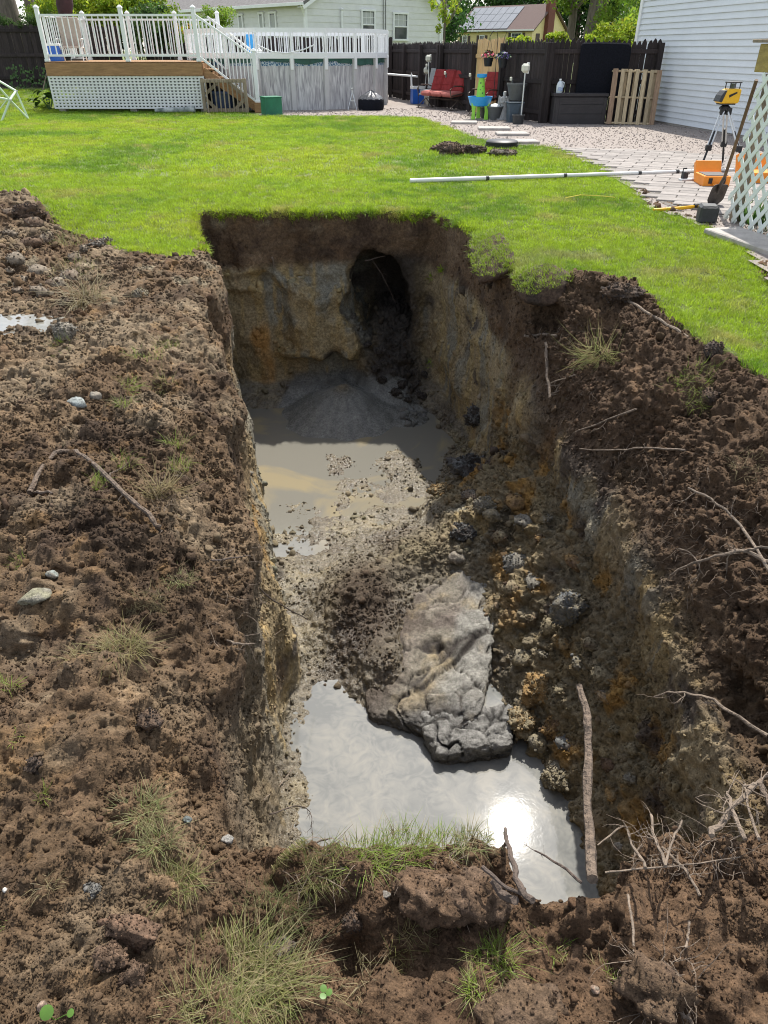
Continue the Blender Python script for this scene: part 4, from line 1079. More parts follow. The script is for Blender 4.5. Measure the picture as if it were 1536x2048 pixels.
TF = [  # px, py (base), spread px, height px, blades, palette, lean, label
    (470, 1975, 120, 130, 620, 'mixed', 1.5, 'largest tuft of long dry grass at the bottom of the picture'),
    (420, 2030, 90, 100, 260, 'mixed', 1.5, 'lower part of the dry grass below the largest tuft'),
    (560, 1990, 80, 90, 240, 'mixed', 1.4, 'grass spilling right of the largest tuft'),
    (540, 1830, 62, 80, 260, 'pale', 1.4, 'pale tuft between the largest tuft and the grass lip'),
    (285, 1625, 42, 60, 170, 'pale', 1.2, 'upper tuft of the grassy ridge in the left foreground'),
    (315, 1685, 36, 60, 130, 'pale', 1.2, 'middle tuft of the grassy ridge in the left foreground'),
    (355, 1765, 42, 64, 180, 'mixed', 1.2, 'lower tuft of the grassy ridge in the left foreground'),
    (575, 1690, 44, 60, 180, 'mixed', 1.2, 'tuft hanging over the left corner of the near pool'),
    (650, 1735, 56, 55, 180, 'mixed', 1.3, 'low grass at the left end of the near lip'),
    (735, 1715, 56, 60, 220, 'green', 1.1, 'grass on the near lip, left part of the sod'),
    (810, 1692, 56, 62, 260, 'green', 1.0, 'brightest grass on top of the near lip'),
    (885, 1688, 50, 56, 220, 'green', 1.0, 'grass on the near lip, right of its crest'),
    (945, 1682, 34, 56, 130, 'pale', 1.1, 'dry grass at the right tip of the near lip'),
    (990, 1920, 44, 80, 170, 'green', 1.3, 'green tuft right of centre in the foreground'),
    (955, 1985, 30, 70, 90, 'green', 1.4, 'green tuft drooping below the right-of-centre one'),
    (830, 1900, 70, 60, 130, 'dry', 1.5, 'straw-coloured sparse grass in the hollow'),
    (1115, 1900, 30, 60, 70, 'green', 1.2, 'thin green tuft left of the forked root'),
    (1210, 1945, 30, 40, 40, 'green', 1.3, 'sparse green blades beneath the standing root'),
    (740, 1960, 60, 50, 60, 'straw', 1.5, 'few straw blades in the bottom centre soil'),
    (200, 972, 26, 30, 90, 'green', 1.0, 'green tuft at the arched branch, left of the overhang'),
    (238, 930, 28, 26, 80, 'green', 1.0, 'green tuft inside the arched branch'),
    (350, 890, 18, 30, 60, 'green', 1.0, 'upper of two narrow green tufts near the left rim'),
    (362, 935, 18, 32, 60, 'green', 1.0, 'lower of two narrow green tufts near the left rim'),
    (258, 772, 18, 26, 50, 'green', 1.0, 'tuft right of the whitish stone'),
    (248, 808, 16, 26, 50, 'green', 1.0, 'yellow-green tuft below the stones'),
    (290, 712, 34, 24, 90, 'green', 1.2, 'flat bright tuft on the left spoil'),
    (335, 692, 22, 24, 60, 'green', 1.0, 'small upright tuft on the left rim'),
    (330, 775, 26, 22, 60, 'mixed', 1.2, 'dull tuft on the soil by the left rim'),
    (120, 700, 34, 20, 60, 'green', 1.2, 'low weeds below the pale clod'),
    (150, 545, 40, 24, 90, 'mixed', 1.4, 'trampled grass in the wet mud at left'),
    (140, 485, 34, 26, 90, 'mixed', 1.2, 'grass caught in the mud at the lawn edge'),
    (168, 600, 30, 44, 120, 'straw', 1.6, 'dry grass drooping over the left puddle'),
    (245, 1300, 48, 60, 220, 'dry', 1.5, 'large straw tuft in the middle of the left spoil'),
    (290, 1205, 40, 26, 110, 'straw', 1.5, 'thatch lying above the large straw tuft'),
    (355, 1160, 32, 34, 90, 'pale', 1.4, 'grey-green tuft on the left slope'),
    (160, 1310, 30, 40, 60, 'dry', 1.4, 'dull grass left of the large straw tuft'),
    (40, 1125, 22, 26, 50, 'green', 1.2, 'small green tuft at the left mound'),
    (12, 1375, 22, 36, 60, 'green', 1.1, 'green tuft at the left margin'),
    (85, 1595, 18, 40, 34, 'green', 1.1, 'lone green sprig in the left foreground'),
    (40, 1475, 22, 26, 30, 'green', 1.3, 'thin sprig above the lone green one'),
    (8, 1850, 16, 30, 34, 'green', 1.2, 'sprig at the lower left margin'),
    (95, 1770, 26, 36, 34, 'straw', 1.3, 'few dry blades in the left foreground crumbs'),
    (1410, 775, 60, 34, 240, 'green', 1.0, 'bright green tuft sitting on the right slope'),
    (1350, 775, 26, 24, 60, 'green', 1.1, 'small tuft left of the bright one on the right slope'),
    (1205, 715, 30, 58, 170, 'pale', 1.7, 'pale grass hanging down the right slope'),
    (1500, 930, 34, 30, 60, 'straw', 1.5, 'straw in the dark soil at the right margin'),
    (310, 985, 30, 60, 110, 'straw', 1.7, 'dead grass hanging from the overhang on the left rim'),
    (905, 297, 36, 18, 90, 'green', 1.0, 'long grass on the dug patch of lawn'),
    (945, 292, 24, 18, 70, 'green', 1.0, 'long grass between the dug patch and the round lid'),
    (1090, 292, 24, 16, 90, 'green', 1.1, 'weeds at the corner of gravel and patio'),
    (1240, 352, 26, 18, 80, 'green', 1.1, 'overgrown grass lapping the patio edge'),
    (1190, 345, 26, 18, 80, 'green', 1.1, 'overgrown grass by the white pole at the patio edge'),
    (375, 480, 16, 18, 50, 'green', 1.1, 'grass fringe at the far left corner of the trench'),
]
for i, (px, py, sp, hp, n, pal, lean, lab) in enumerate(TF):
    if py < 400: p, nn = G(px, py), Vector((0, 0, 1))
    else:
        p, nn = hit(px, py); q_ = py
        while p.z < -.25 and 1600 < q_ < 1800: q_ += 6; p, nn = hit(px, q_)
    k = 1 / ppm(p)
    # pixels are foreshortened on the ground: spread is measured across
    me = tuft_mesh(int(n * 1.5), hp * k * (.56 if py > 1780 else .7 if (py > 1100 or px > 1000) else 1.05), sp * k * (1.2 if py < 1100 else 1), pal, 900 + i, lean, .75)
    o = link('grass_tuft', me, None, p - Vector((0, 0, .006)))
    if nn.z < .6 or 'hanging' in lab or 'drooping over' in lab:
        ax = Vector((0, 0, 1)).lerp(Vector((nn.x, nn.y, max(nn.z, .1))).normalized() if 'hanging' not in lab else Vector((-.5 if px > 700 else .5, -.5, -.5)), .75).normalized()
        o.rotation_euler = ax.to_track_quat('Z', 'Y').to_euler()
    tag(o, lab, 'grass tuft')

# ---- hanging sods on the right rim
def sod(px, py, w, d, h, seed, lab, rz, off):
    p = G(px, py) + Vector(off)
    root = empty('sod', p, rz, lab, 'sod'); root.rotation_euler = (.22, -.32, rz)
    me = lump(seed, 4, .3, 1.0); V = np.array([v.co[:] for v in me.vertices]); s = np.abs(V) ** .75 * np.sign(V)
    V = s * np.array((w, d, h)) * (1 + .12 * fbm(V + seed, 5, 4, seed))[:, None]
    V[:, 2] = np.where(V[:, 2] > 0, V[:, 2] * .55, V[:, 2])
    me.vertices.foreach_set('co', V.astype(np.float32).ravel()); me.name = 'root_mat'; colour_lump(me, (.07, .047, .034), (.035, .027, .022), seed)
    link('root_mat', me, root)
    Vg = []; Fg = []; Bg = []; r = np.random.default_rng(seed); nb = 0
    for q in range(int(420 * w * d / .08)):
        x, y = r.uniform(-w, w), r.uniform(-d, d)
        if (x / w) ** 4 + (y / d) ** 4 > 1: continue
        V2, F2, B2 = blades(9, .038, .02, 1.0, .0035, 3, seed * 100 + q)
        el = max(abs(x / w), abs(y / d)); z = h * .62 * (1 - .45 * el ** 4)
        ov = max(0, el - .8) * .2
        n0 = len(Vg); Vg += [(a + x * (1 + ov), b + y * (1 + ov), c * (1 - ov * 2) + z - ov * .12) for a, b, c in V2]; Fg += [tuple(t + n0 for t in f) for f in F2]; Bg += list(B2 + nb); nb += 9
    gm_ = bpy.data.meshes.new('grass'); gm_.from_pydata(Vg, [], Fg); gm_.materials.append(TUFTM)
    a, b = GPAL['green']; t = r.random(nb)[:, None]; c = (np.array(a) * t + np.array(b) * (1 - t)) * r.uniform(.8, 1.3, (nb, 1))
    c = np.array((.25, .36, .022)) * r.uniform(.6, 1.2, (nb, 1)); pl = r.random(nb) < .12; c[pl] = (.34, .36, .15)
    set_attr(gm_, 'col', c[np.array(Bg)], 'FLOAT_COLOR'); link('grass', gm_, root)
    return root
sod(985, 512, .20, .42, .17, 21, 'grassy sod overhanging the far right rim of the trench', -.05, (0, 0, -.02))
sod(1085, 566, .22, .22, .16, 22, 'grassy sod hanging over a dark hollow on the right rim', .15, (0, 0, .0))

# ---- branches and roots
BARK = mat('bark', (.135, .098, .07), .9, .7, 45, 1.0, 70, stretch=(1, 1, 1))
ROOTM = mat('pale_root', (.185, .142, .105), .9, .55, 25, .6, 90)
DROOT = mat('dark_root', (.085, .062, .048), .9, .4, 40, .6, 90)
def branch(name, pts, rpx, lab, m=ROOTM, lift=.02, taper=.5, twigs=0, seed=0, group=None, taper0=1.0):
    """pts: photo pixels, optionally with a forward distance"""
    r = random.Random(seed); P = []
    for q in pts:
        if len(q) == 3: P.append(D(q[0], q[1], q[2]))
        else:
            p, n = hit(q[0], q[1]); P.append(p + (Vector((0, 0, CAM_H)) - p).normalized() * lift)
    # smooth subdivide
    Q = []
    for i in range(len(P) - 1):
        a, b = P[i], P[i + 1]; pa = P[max(i - 1, 0)]; pb = P[min(i + 2, len(P) - 1)]
        for t in (0, .25, .5, .75):
            Q.append(.5 * ((2 * a) + (b - pa) * t + (2 * pa - 5 * a + 4 * b - pb) * t * t + (3 * a - pa - 3 * b + pb) * t ** 3))
    Q.append(P[-1])
    R0 = rpx * (.62 if 'root' in name else .85) / ppm(P[0]); n = len(Q)
    Q = [q + Vector((r.gauss(0, 1), r.gauss(0, 1), r.gauss(0, 1))) * R0 * (.35 if rpx < 10 else .10) for q in Q]
    mb = MB(); rad = [R0 * (taper0 + (taper - taper0) * i / (n - 1)) * r.uniform(.85, 1.15) for i in range(n)]
    mb.tube(Q, rad, 7)
    def twig(p, d, l, rr, dep):
        pts2 = [p]; 
        for s in range(4):
            d = (d + Vector((r.gauss(0, .3), r.gauss(0, .3), r.gauss(0, .3)))).normalized(); pts2.append(pts2[-1] + d * l / 4)
            if dep and r.random() < .5: twig(pts2[-1], (d + Vector((r.gauss(0, .7), r.gauss(0, .7), r.gauss(0, .7)))).normalized(), l * .5, rr * .6, dep - 1)
        mb.tube(pts2, [rr, rr * .85, rr * .7, rr * .5, rr * .3], 5)
    for t in range(twigs):
        i = r.randrange(n // 4, n); tan = (Q[min(i + 1, n - 1)] - Q[max(i - 1, 0)]).normalized()
        twig(Q[i], (tan + Vector((r.gauss(0, .7), r.gauss(0, .7), r.gauss(.1, .6)))).normalized(), R0 * r.uniform(8, 18), max(rad[i] * .45, .0008), 1)
    o = mb.build(name, m, None, True)
    return tag(o, lab, 'root' if 'root' in name else 'branch', group)
branch('branch', [(1184, 1760, .93), (1180, 1680, 1.06), (1174, 1600, 1.2), (1176, 1500, 1.38), (1174, 1430, 1.5), (1158, 1372, 1.62)], 14, 'thick bark-covered branch standing up out of the near right rim', BARK, taper=.75, seed=1)
branch('branch', [(1060, 1800, .88), (1042, 1770, .93), (1025, 1715, 1.03), (1008, 1655, 1.16)], 8, 'dark stick standing in for a stick shadow on the near pool', DROOT, taper=.8, seed=2)  # solid stick added in place of a dark shadow on the water
branch('branch', [(965, 1735, .98), (1000, 1765, .94), (1062, 1795, .9)], 5, 'thin dark stick bridging the gap right of the lip', DROOT, taper=.7, seed=3)
branch('root', [(985, 1760, .96), (1005, 1790, .93), (1030, 1800, .90)], 14, 'earth-covered root closing the small gap beside the lip', DROOT, taper=.9, seed=4)
branch('branch', [(62, 985), (78, 945), (112, 908), (150, 903), (190, 932), (250, 988), (303, 1040), (320, 1062)], 6, 'arched brown branch lying on the left spoil', BARK, lift=.05, taper=.9, twigs=2, seed=5)
branch('branch', [(68, 985), (105, 985)], 5, 'short stub at the foot of the arched branch', BARK, lift=.02, seed=6)
branch('root', [(450, 1118, 2.55), (500, 1155, 3.0), (545, 1200, 3.4), (615, 1238, 3.9)], 4, 'long dark root slanting from the left wall down to the puddle', DROOT, taper=.7, twigs=2, seed=7)
branch('root', [(422, 1122), (460, 1117), (500, 1112)], 3.5, 'short root lying across the left wall', DROOT, lift=.03, seed=8)
branch('root', [(455, 1282), (490, 1288), (530, 1282), (566, 1258)], 4, 'grey curved root low on the left wall', ROOTM, lift=.03, seed=9)
branch('root', [(1536, 1470, 1.75), (1460, 1425, 1.85), (1420, 1397, 1.92), (1350, 1384, 2.0), (1308, 1392, 2.05)], 7, 'pale root reaching left from the right wall, above the twigs', ROOTM, taper=.4, twigs=4, seed=10)
branch('root', [(1536, 1125, 2.4), (1490, 1103, 2.45), (1430, 1113, 2.5), (1370, 1132, 2.6), (1335, 1157, 2.65)], 7, 'forked pale root halfway up the right wall', ROOTM, taper=.45, twigs=6, seed=11)
branch('root', [(1490, 1103, 2.45), (1515, 1096, 2.42), (1540, 1095, 2.4)], 5, 'upper prong of the forked pale root', ROOTM, taper=.8, seed=12)
branch('root', [(1545, 1150, 2.3), (1480, 1050, 2.65), (1420, 997, 2.8), (1374, 976, 2.9)], 5.5, 'brown root sloping down across the upper right wall', ROOTM, taper=.7, twigs=3, seed=13)
branch('root', [(1370, 900), (1290, 896), (1220, 901), (1160, 897)], 4, 'long horizontal pale root on the dark right wall', ROOTM, lift=.05, taper=.6, twigs=5, seed=14)
branch('root', [(1272, 818), (1200, 846), (1150, 864)], 3.5, 'thin pale root slanting on the dark right wall', ROOTM, lift=.05, taper=.6, twigs=2, seed=15)
branch('root', [(1092, 684), (1094, 740), (1100, 796)], 5, 'vertical pale root on the right wall below the hanging sod', ROOTM, lift=.06, taper=.8, twigs=4, seed=16)
branch('root', [(1050, 672), (1080, 670), (1112, 669)], 4, 'short level root above the vertical one', ROOTM, lift=.06, taper=.8, twigs=2, seed=17)
branch('root', [(1150, 750), (1120, 760), (1090, 770)], 3, 'thin root right of the vertical one', ROOTM, lift=.05, taper=.6, twigs=3, seed=18)
branch('branch', [(1203, 574), (1260, 604), (1320, 640), (1376, 674)], 3.5, 'long straight stick lying on the berm along the right lawn edge', ROOTM, lift=.03, taper=.8, seed=19)
branch('branch', [(1420, 1670, 1.03), (1455, 1625, 1.12), (1508, 1570, 1.22)], 8, 'bark-covered forked stub at the right end of the near rim', ROOTM, taper=.8, twigs=4, seed=20)
branch('branch', [(1490, 1680, 1.0), (1465, 1620, 1.1), (1455, 1585, 1.18)], 6, 'twiggy stem crossing the forked stub', ROOTM, taper=.6, twigs=7, seed=21)
branch('branch', [(1516, 1680, 1.0), (1500, 1620, 1.12), (1488, 1567, 1.22)], 4, 'thin upright twig at the right margin of the near rim', ROOTM, taper=.5, twigs=4, seed=22)
branch('branch', [(1545, 1620, 1.1), (1530, 1590, 1.15), (1520, 1560, 1.22)], 7, 'broken stub at the right picture margin', BARK, taper=.8, twigs=1, seed=23)
branch('root', [(1290, 1735, .95), (1265, 1690, 1.04), (1245, 1652, 1.12), (1195, 1690, 1.06)], 5, 'bent root hooking towards the thick branch', ROOTM, taper=.5, twigs=6, seed=24)
branch('root', [(1335, 1735, .95), (1310, 1680, 1.06), (1302, 1628, 1.18)], 6, 'upright root stub left of the tangle on the near rim', ROOTM, taper=.8, twigs=5, seed=25)
branch('root', [(1330, 1730, .96), (1345, 1680, 1.05), (1365, 1643, 1.13)], 5, 'root rising right of the upright stub', ROOTM, taper=.6, twigs=7, seed=26)
branch('root', [(1400, 1790, .9), (1370, 1740, .96), (1325, 1695, 1.04)], 5, 'root running back from the tangle to the right foreground', ROOTM, taper=.7, twigs=8, seed=27)
branch('root', [(1210, 1745, .94), (1280, 1738, .95), (1370, 1730, .97), (1480, 1715, .99)], 3, 'long fine root along the near rim', ROOTM, lift=.02, taper=.6, twigs=9, seed=28)
branch('branch', [(1164, 1765, .93), (1120, 1730, .98), (1070, 1700, 1.04)], 4, 'thin stick pointing over the water left of the thick branch', DROOT, taper=.5, twigs=2, seed=29)
branch('root', [(1256, 1790, .90), (1262, 1830, .84), (1268, 1890, .77)], 4, 'reddish root standing in the right foreground soil', ROOTM, lift=.03, taper=.9, twigs=1, seed=30)
branch('root', [(1378, 1842), (1376, 1870), (1370, 1895)], 4, 'short pale root right of the reddish one', ROOTM, lift=.02, taper=.9, twigs=1, seed=31)
branch('root', [(1265, 1900), (1300, 1950), (1325, 2010), (1340, 2045)], 4, 'long rooty stem running to the bottom edge', ROOTM, lift=.025, taper=.6, twigs=9, seed=32)
branch('branch', [(1350, 2010), (1375, 2035), (1395, 2060)], 6, 'pale stick at the bottom edge', ROOTM, lift=.02, taper=.8, seed=33)
branch('root', [(528, 1600), (560, 1570), (590, 1530)], 2.5, 'thin root at the left shore of the near pool', ROOTM, lift=.05, taper=.5, twigs=4, seed=35)
branch('root', [(540, 1630, 1.3), (590, 1612, 1.42), (620, 1625, 1.45), (625, 1680, 1.35)], 2.5, 'tangle of fine roots dangling over the near pool', DROOT, taper=.4, twigs=9, seed=36)
branch('branch', [(610, 1690, 1.2), (635, 1685, 1.23), (663, 1675, 1.26)], 3, 'tiny dark stick over the near pool', DROOT, taper=.6, seed=37)
branch('root', [(745, 520, 9.5), (770, 560, 9.35), (790, 605, 9.4)], 1.6, 'root hanging in the mouth of the tunnel', DROOT, taper=.6, twigs=2, seed=38)
branch('root', [(730, 522, 9.3), (770, 512, 9.3)], 2, 'thin root at the roof of the tunnel', DROOT, taper=.7, seed=39)
branch('root', [(545, 515), (548, 535)], 3, 'small pale root end on the far wall', ROOTM, lift=.04, seed=40)
# fine root hairs on the right slope and the left overhang: uncountable
hb = MB(); r_ = random.Random(91)
zone = [(1050, 640, 1200, 860, 150), (1200, 900, 1420, 1110, 170), (1330, 1000, 1536, 1200, 120), (300, 930, 370, 1030, 60), (420, 1080, 520, 1300, 70), (900, 700, 1010, 860, 60), (1280, 1650, 1480, 1740, 90), (1250, 1900, 1400, 2040, 60), (560, 1660, 960, 1780, 70), (930, 600, 1040, 700, 50)]
for (x0, y0, x1, y1, n) in zone:
    for _ in range(n):
        p, nn = hit(r_.uniform(x0, x1), r_.uniform(y0, y1)); L_ = r_.uniform(.04, .16)
        d = (nn + Vector((r_.gauss(0, .6), r_.gauss(0, .6), r_.gauss(-.35, .5)))).normalized(); pts = [p]
        for s in range(5):
            d = (d + Vector((r_.gauss(0, .35), r_.gauss(0, .35), r_.gauss(-.18, .3)))).normalized(); pts.append(pts[-1] + d * L_ / 5)
        hb.tube(pts, [.0014, .0013, .0011, .0009, .0007, .0004], 3, cap=False)
tag(hb.build('root_hairs', ROOTM, None, True), 'fine hair roots sticking out of the cut earth', 'roots', kind='stuff')
# clover seedling
cp, _n = hit(110, 2040); cr_ = empty('clover_seedling', cp, 0, 'small clover seedling with one round leaf in the bottom left corner', 'seedling')
LEAF = mat('clover_leaf', (.07, .15, .018), .5, .2, 20)
def round_leaf(mb, c, rad, tilt, n=12):
    c = Vector(c); R = Euler(tilt).to_matrix()
    mb.add([c + R @ Vector((0, 0, rad * .12))] + [c + R @ Vector((math.cos(k * 2 * math.pi / n) * rad, math.sin(k * 2 * math.pi / n) * rad, 0)) for k in range(n)], [(0, 1 + k, 1 + (k + 1) % n) for k in range(n)])
lf = MB(); round_leaf(lf, (-.008, 0, .035), .014, (.5, .1, 0)); lf.build('leaf', LEAF, cr_, True)
lf = MB(); round_leaf(lf, (.035, .005, .02), .008, (.3, -.2, 0)); lf.build('leaf', LEAF, cr_, True)
MB().tube([(0, 0, 0), (-.006, 0, .018), (-.008, 0, .034)], .0012, 5).build('stem', LEAF, cr_, True)
MB().tube([(.002, 0, 0), (.02, .003, .012), (.035, .005, .019)], .001, 5).build('stem', LEAF, cr_, True)
cp, _n = hit(652, 2000); cr_ = empty('clover', cp, 0, 'three-leaved clover at the right side of the largest tuft', 'seedling')
for a in (0, 2.1, 4.2):
    lf = MB(); round_leaf(lf, (.009 * math.cos(a), .009 * math.sin(a), .04), .008, (.3 * math.sin(a), -.3 * math.cos(a), 0)); lf.build('leaf', LEAF, cr_, True)
MB().tube([(0, 0, -.005), (.002, 0, .02), (0, 0, .04)], .0012, 5).build('stem', LEAF, cr_, True)
# small puddle in the left mud
pzs = sorted(drop(-2.75 + a * .08, 5.02 + b * .05) for a in range(-5, 6) for b in range(-3, 4))
pm = MB(); pm.add([Vector((-2.8 + .62 * math.cos(a * .2618), 5.02 + .24 * math.sin(a * .2618), pzs[len(pzs) // 2] + .012)) for a in range(24)], [tuple(range(24))])
tag(pm.build('puddle', bpy.data.materials['muddy_water']), 'shallow grey puddle in the mud at the left margin', 'puddle', kind='structure')

# ---- fine granules over the earth and the clods (uncountable): even cover as seen from the rim
np_ = len(baked.polygons); li = np.zeros(np_ * 4, np.int32); baked.polygons.foreach_get('vertices', li); Q = li.reshape(-1, 4)
A_, B_, C_, D_ = (BV[Q[:, k]] for k in range(4)); cen = (A_ + B_ + C_ + D_) / 4
nf = np.cross(C_ - A_, D_ - B_); ar = np.linalg.norm(nf, axis=1) / 2; nf = nf / (2 * ar[:, None] + 1e-12)
vd = np.array((0, 0, CAM_H)) - cen; dist = np.linalg.norm(vd, axis=1); vd /= dist[:, None]
fac = np.clip((nf * vd).sum(1), .08, 1); zc_ = cen[:, 1] * _c - (cen[:, 2] - CAM_H) * _s
wq = ar * fac / zc_ ** 2 * (np.abs(cen[:, 0]) < .6 * zc_ + .15) * (cen[:, 2] > WATER_Z - .01) * (cen[:, 1] < 8.4)
wq *= np.where(np.hypot((cen[:, 0] + .55) / .92, (cen[:, 1] - 8.55) / .92) < 1, 0, 1.0)
wq *= ~(lawn_mask(cen[:, 0], cen[:, 1]) & (cen[:, 2] > -.09))
wq *= np.where((cen[:, 2] < -2.2) & (cen[:, 0] < itp(cen[:, 1], BRP) - .6), .3, 1.0) * (.3 + .7 * (vnoise(cen, 3.1, 88) > -.1)) * (.25 + .75 * np.clip(nf[:, 2], 0, 1))
r = np.random.default_rng(123); ng_ = 150000
pk = r.choice(np_, ng_, p=wq / wq.sum()); u, v = r.random((2, ng_, 1))
gp = (A_[pk] * (1 - u) + B_[pk] * u) * (1 - v) + (D_[pk] * (1 - u) + C_[pk] * u) * v; gn = nf[pk]
gc_ = BC[Q[pk, 0]] * r.uniform(.65, 1.3, (ng_, 1)); gr_ = np.exp(r.normal(math.log(.0009), .55, ng_)) * zc_[pk]
P2, N2, C2, R2 = [gp], [gn], [gc_], [gr_]
for o, base, alt in CRUMBED:
    me = o.data; M = np.array(o.rotation_euler.to_matrix()); co = np.zeros(len(me.vertices) * 3, np.float32); me.vertices.foreach_get('co', co)
    no = np.zeros(len(me.vertices) * 3, np.float32); me.vertices.foreach_get('normal', no)
    co = co.reshape(-1, 3) @ M.T + np.array(o.location); no = no.reshape(-1, 3) @ M.T
    n_ = min(len(co), 420); k = r.choice(len(co), n_, replace=False); z_ = co[k, 1] * _c - (co[k, 2] - CAM_H) * _s
    t = r.random((n_, 1)); P2.append(co[k]); N2.append(no[k]); C2.append((np.array(base) * t + np.array(alt) * (1 - t)) * r.uniform(.6, 1.4, (n_, 1))); R2.append(np.exp(r.normal(math.log(.0012), .4, n_)) * z_)
P2, N2, C2, R2 = np.concatenate(P2), np.concatenate(N2), np.concatenate(C2), np.concatenate(R2)
R2 = np.clip(R2, .0006, .012)
scatter_stuff('soil_granules', P2 + N2 * (R2 * .3)[:, None], r.uniform(0, 6.28, (len(P2), 3)), R2[:, None] * r.uniform(.7, 1.4, (len(P2), 3)), np.clip(C2, .008, .6), CRV, CRUMB, 'fine granules of loose earth', 'soil')

# ------------------------------------------------------------------ materials of built things
WHITE = mat('white_vinyl', (.78, .79, .78), .45, .06, 3)
WHITE2 = mat('white_paint', (.74, .75, .73), .6, .10, 6, .15, 30)
DECKW = mat('treated_wood', (.34, .19, .085), .75, .3, 3, .4, 40, stretch=(1, 6, 6))
GREYW = mat('weathered_wood', (.30, .24, .17), .85, .35, 4, .5, 40, stretch=(5, 5, .6), objvar=.2)
PALW = mat('pallet_wood', (.52, .41, .26), .85, .35, 5, .5, 50, stretch=(6, 6, .7), objvar=.25)
PALD = mat('pallet_dark_wood', (.30, .20, .13), .85, .4, 5, .5, 50, stretch=(6, 6, .7), objvar=.2)
FENCE = mat('dark_stained_fence', (.040, .031, .030), .85, .4, 5, .5, 30, stretch=(6, 6, .6), objvar=.3, spec=.3)
NEWW = mat('new_pine_board', (.56, .38, .18), .7, .2, 4, .2, 30, stretch=(8, 8, .6), objvar=.12)
BLACK = mat('black_plastic', (.016, .016, .018), .5, .3, 8, spec=.4)
DKBRN = mat('dark_brown_resin', (.026, .022, .024), .55, .3, 6, .2, 40)
FOAM = mat('black_fabric', (.010, .011, .016), .95, .4, 30, .4, 90, spec=.15)
STEEL = mat('steel', (.45, .45, .44), .35, .15, 10, metal=.9)
ALU = mat('aluminium', (.62, .63, .63), .4, .1, 10, metal=.6)
RED = mat('red_cushion', (.27, .035, .035), .85, .3, 7, .4, 25, spec=.2)
REDL = mat('faded_red_cushion', (.40, .13, .11), .85, .2, 9, .3, 25, spec=.2)
GREYC = mat('grey_cushion', (.33, .34, .34), .9, .15, 9, .2, 25)
BRONZE = mat('bronze_tube', (.09, .07, .055), .5, .3, 10, metal=.3)
BLUEP = mat('blue_plastic', (.02, .12, .50), .4, .15, 5)
LBLUE = mat('sky_blue_plastic', (.03, .33, .72), .4, .1, 5)
LIME = mat('lime_plastic', (.30, .66, .06), .45, .1, 5)
DKBLUE = mat('navy_plastic', (.03, .05, .11), .5, .2, 6)
SLATEB = mat('slate_blue_plastic', (.05, .075, .10), .5, .25, 6)
GREENP = mat('green_metal', (.02, .17, .09), .5, .25, 4)
GREENC = mat('green_pool_cover', (.012, .075, .05), .5, .4, 5, .5, 12)
ORANGE = mat('orange_case', (.85, .27, .015), .45, .12, 5)
YELLOW = mat('yellow_plastic', (.82, .46, .01), .4, .08, 5)
DGREY = mat('dark_grey_rubber', (.035, .036, .038), .6, .3, 10, .3, 60)
MGREY = mat('grey_plastic', (.10, .105, .105), .6, .2, 8)
STONEW = mat('grey_statue', (.42, .42, .41), .9, .25, 14, .4, 60)
VINYLS = mat('pale_blue_siding', (.66, .695, .72), .55, .06, 2)
GREYS = mat('pale_grey_siding', (.68, .68, .665), .6, .07, 2)
YELS = mat('yellow_siding', (.66, .55, .27), .6, .08, 2)
SHING = mat('grey_shingles', (.15, .14, .135), .9, .35, 6, .7, 25)
SHINGB = mat('brown_shingles', (.13, .085, .075), .9, .35, 6, .7, 25)
SOLAR = mat('solar_glass', (.23, .24, .25), .22, .15, 3, metal=.2)
BRICK = mat('brick_red', (.16, .055, .04), .9, .3, 12, .5, 30)
GLASS = mat('window_glass', (.06, .07, .075), .08, .5, 1.2, spec=.8)
CURT = mat('curtain', (.45, .46, .45), .9, .2, 12, stretch=(6, 6, .4))
SHUT = mat('dark_shutter', (.07, .045, .04), .7, .2, 5)
OCHRE = mat('old_yellow_board', (.34, .25, .07), .8, .35, 4, .3, 25, stretch=(1, 1, 4))
LATG = mat('lattice_white', (.70, .75, .70), .6, .08, 4)
CONC = mat('stepping_stone', (.38, .35, .32), .9, .25, 7, .5, 60)
PAVER = mat('paver', (.26, .235, .215), .9, .22, 7, .5, 60, objvar=.16)
PAVJ = mat('paver_joint_sand', (.15, .135, .115), .95, .3, 20, .5, 60)
TAUPE = mat('taupe_sling', (.42, .36, .32), .8, .1, 6)
BARKT = mat('tree_bark', (.16, .13, .105), .95, .5, 4, 1.0, 14, stretch=(3, 3, .5))
MAROON = mat('maroon_fabric', (.05, .022, .025), .9, .3, 6)
ROD = mat('white_rod', (.72, .72, .69), .4, .08, 6)
BLADEM = mat('shovel_blade', (.11, .095, .085), .55, .4, 12, .3, 50, metal=.5)
HAND = mat('shovel_handle', (.16, .10, .06), .75, .4, 10, .3, 40)
CLOTH = mat('clear_jug', (.62, .68, .72), .3, .12, 6)
PINK = mat('pink_petals', (.75, .10, .18), .6, .3, 30)
PURP = mat('violet_petals', (.16, .12, .30), .6, .4, 30)

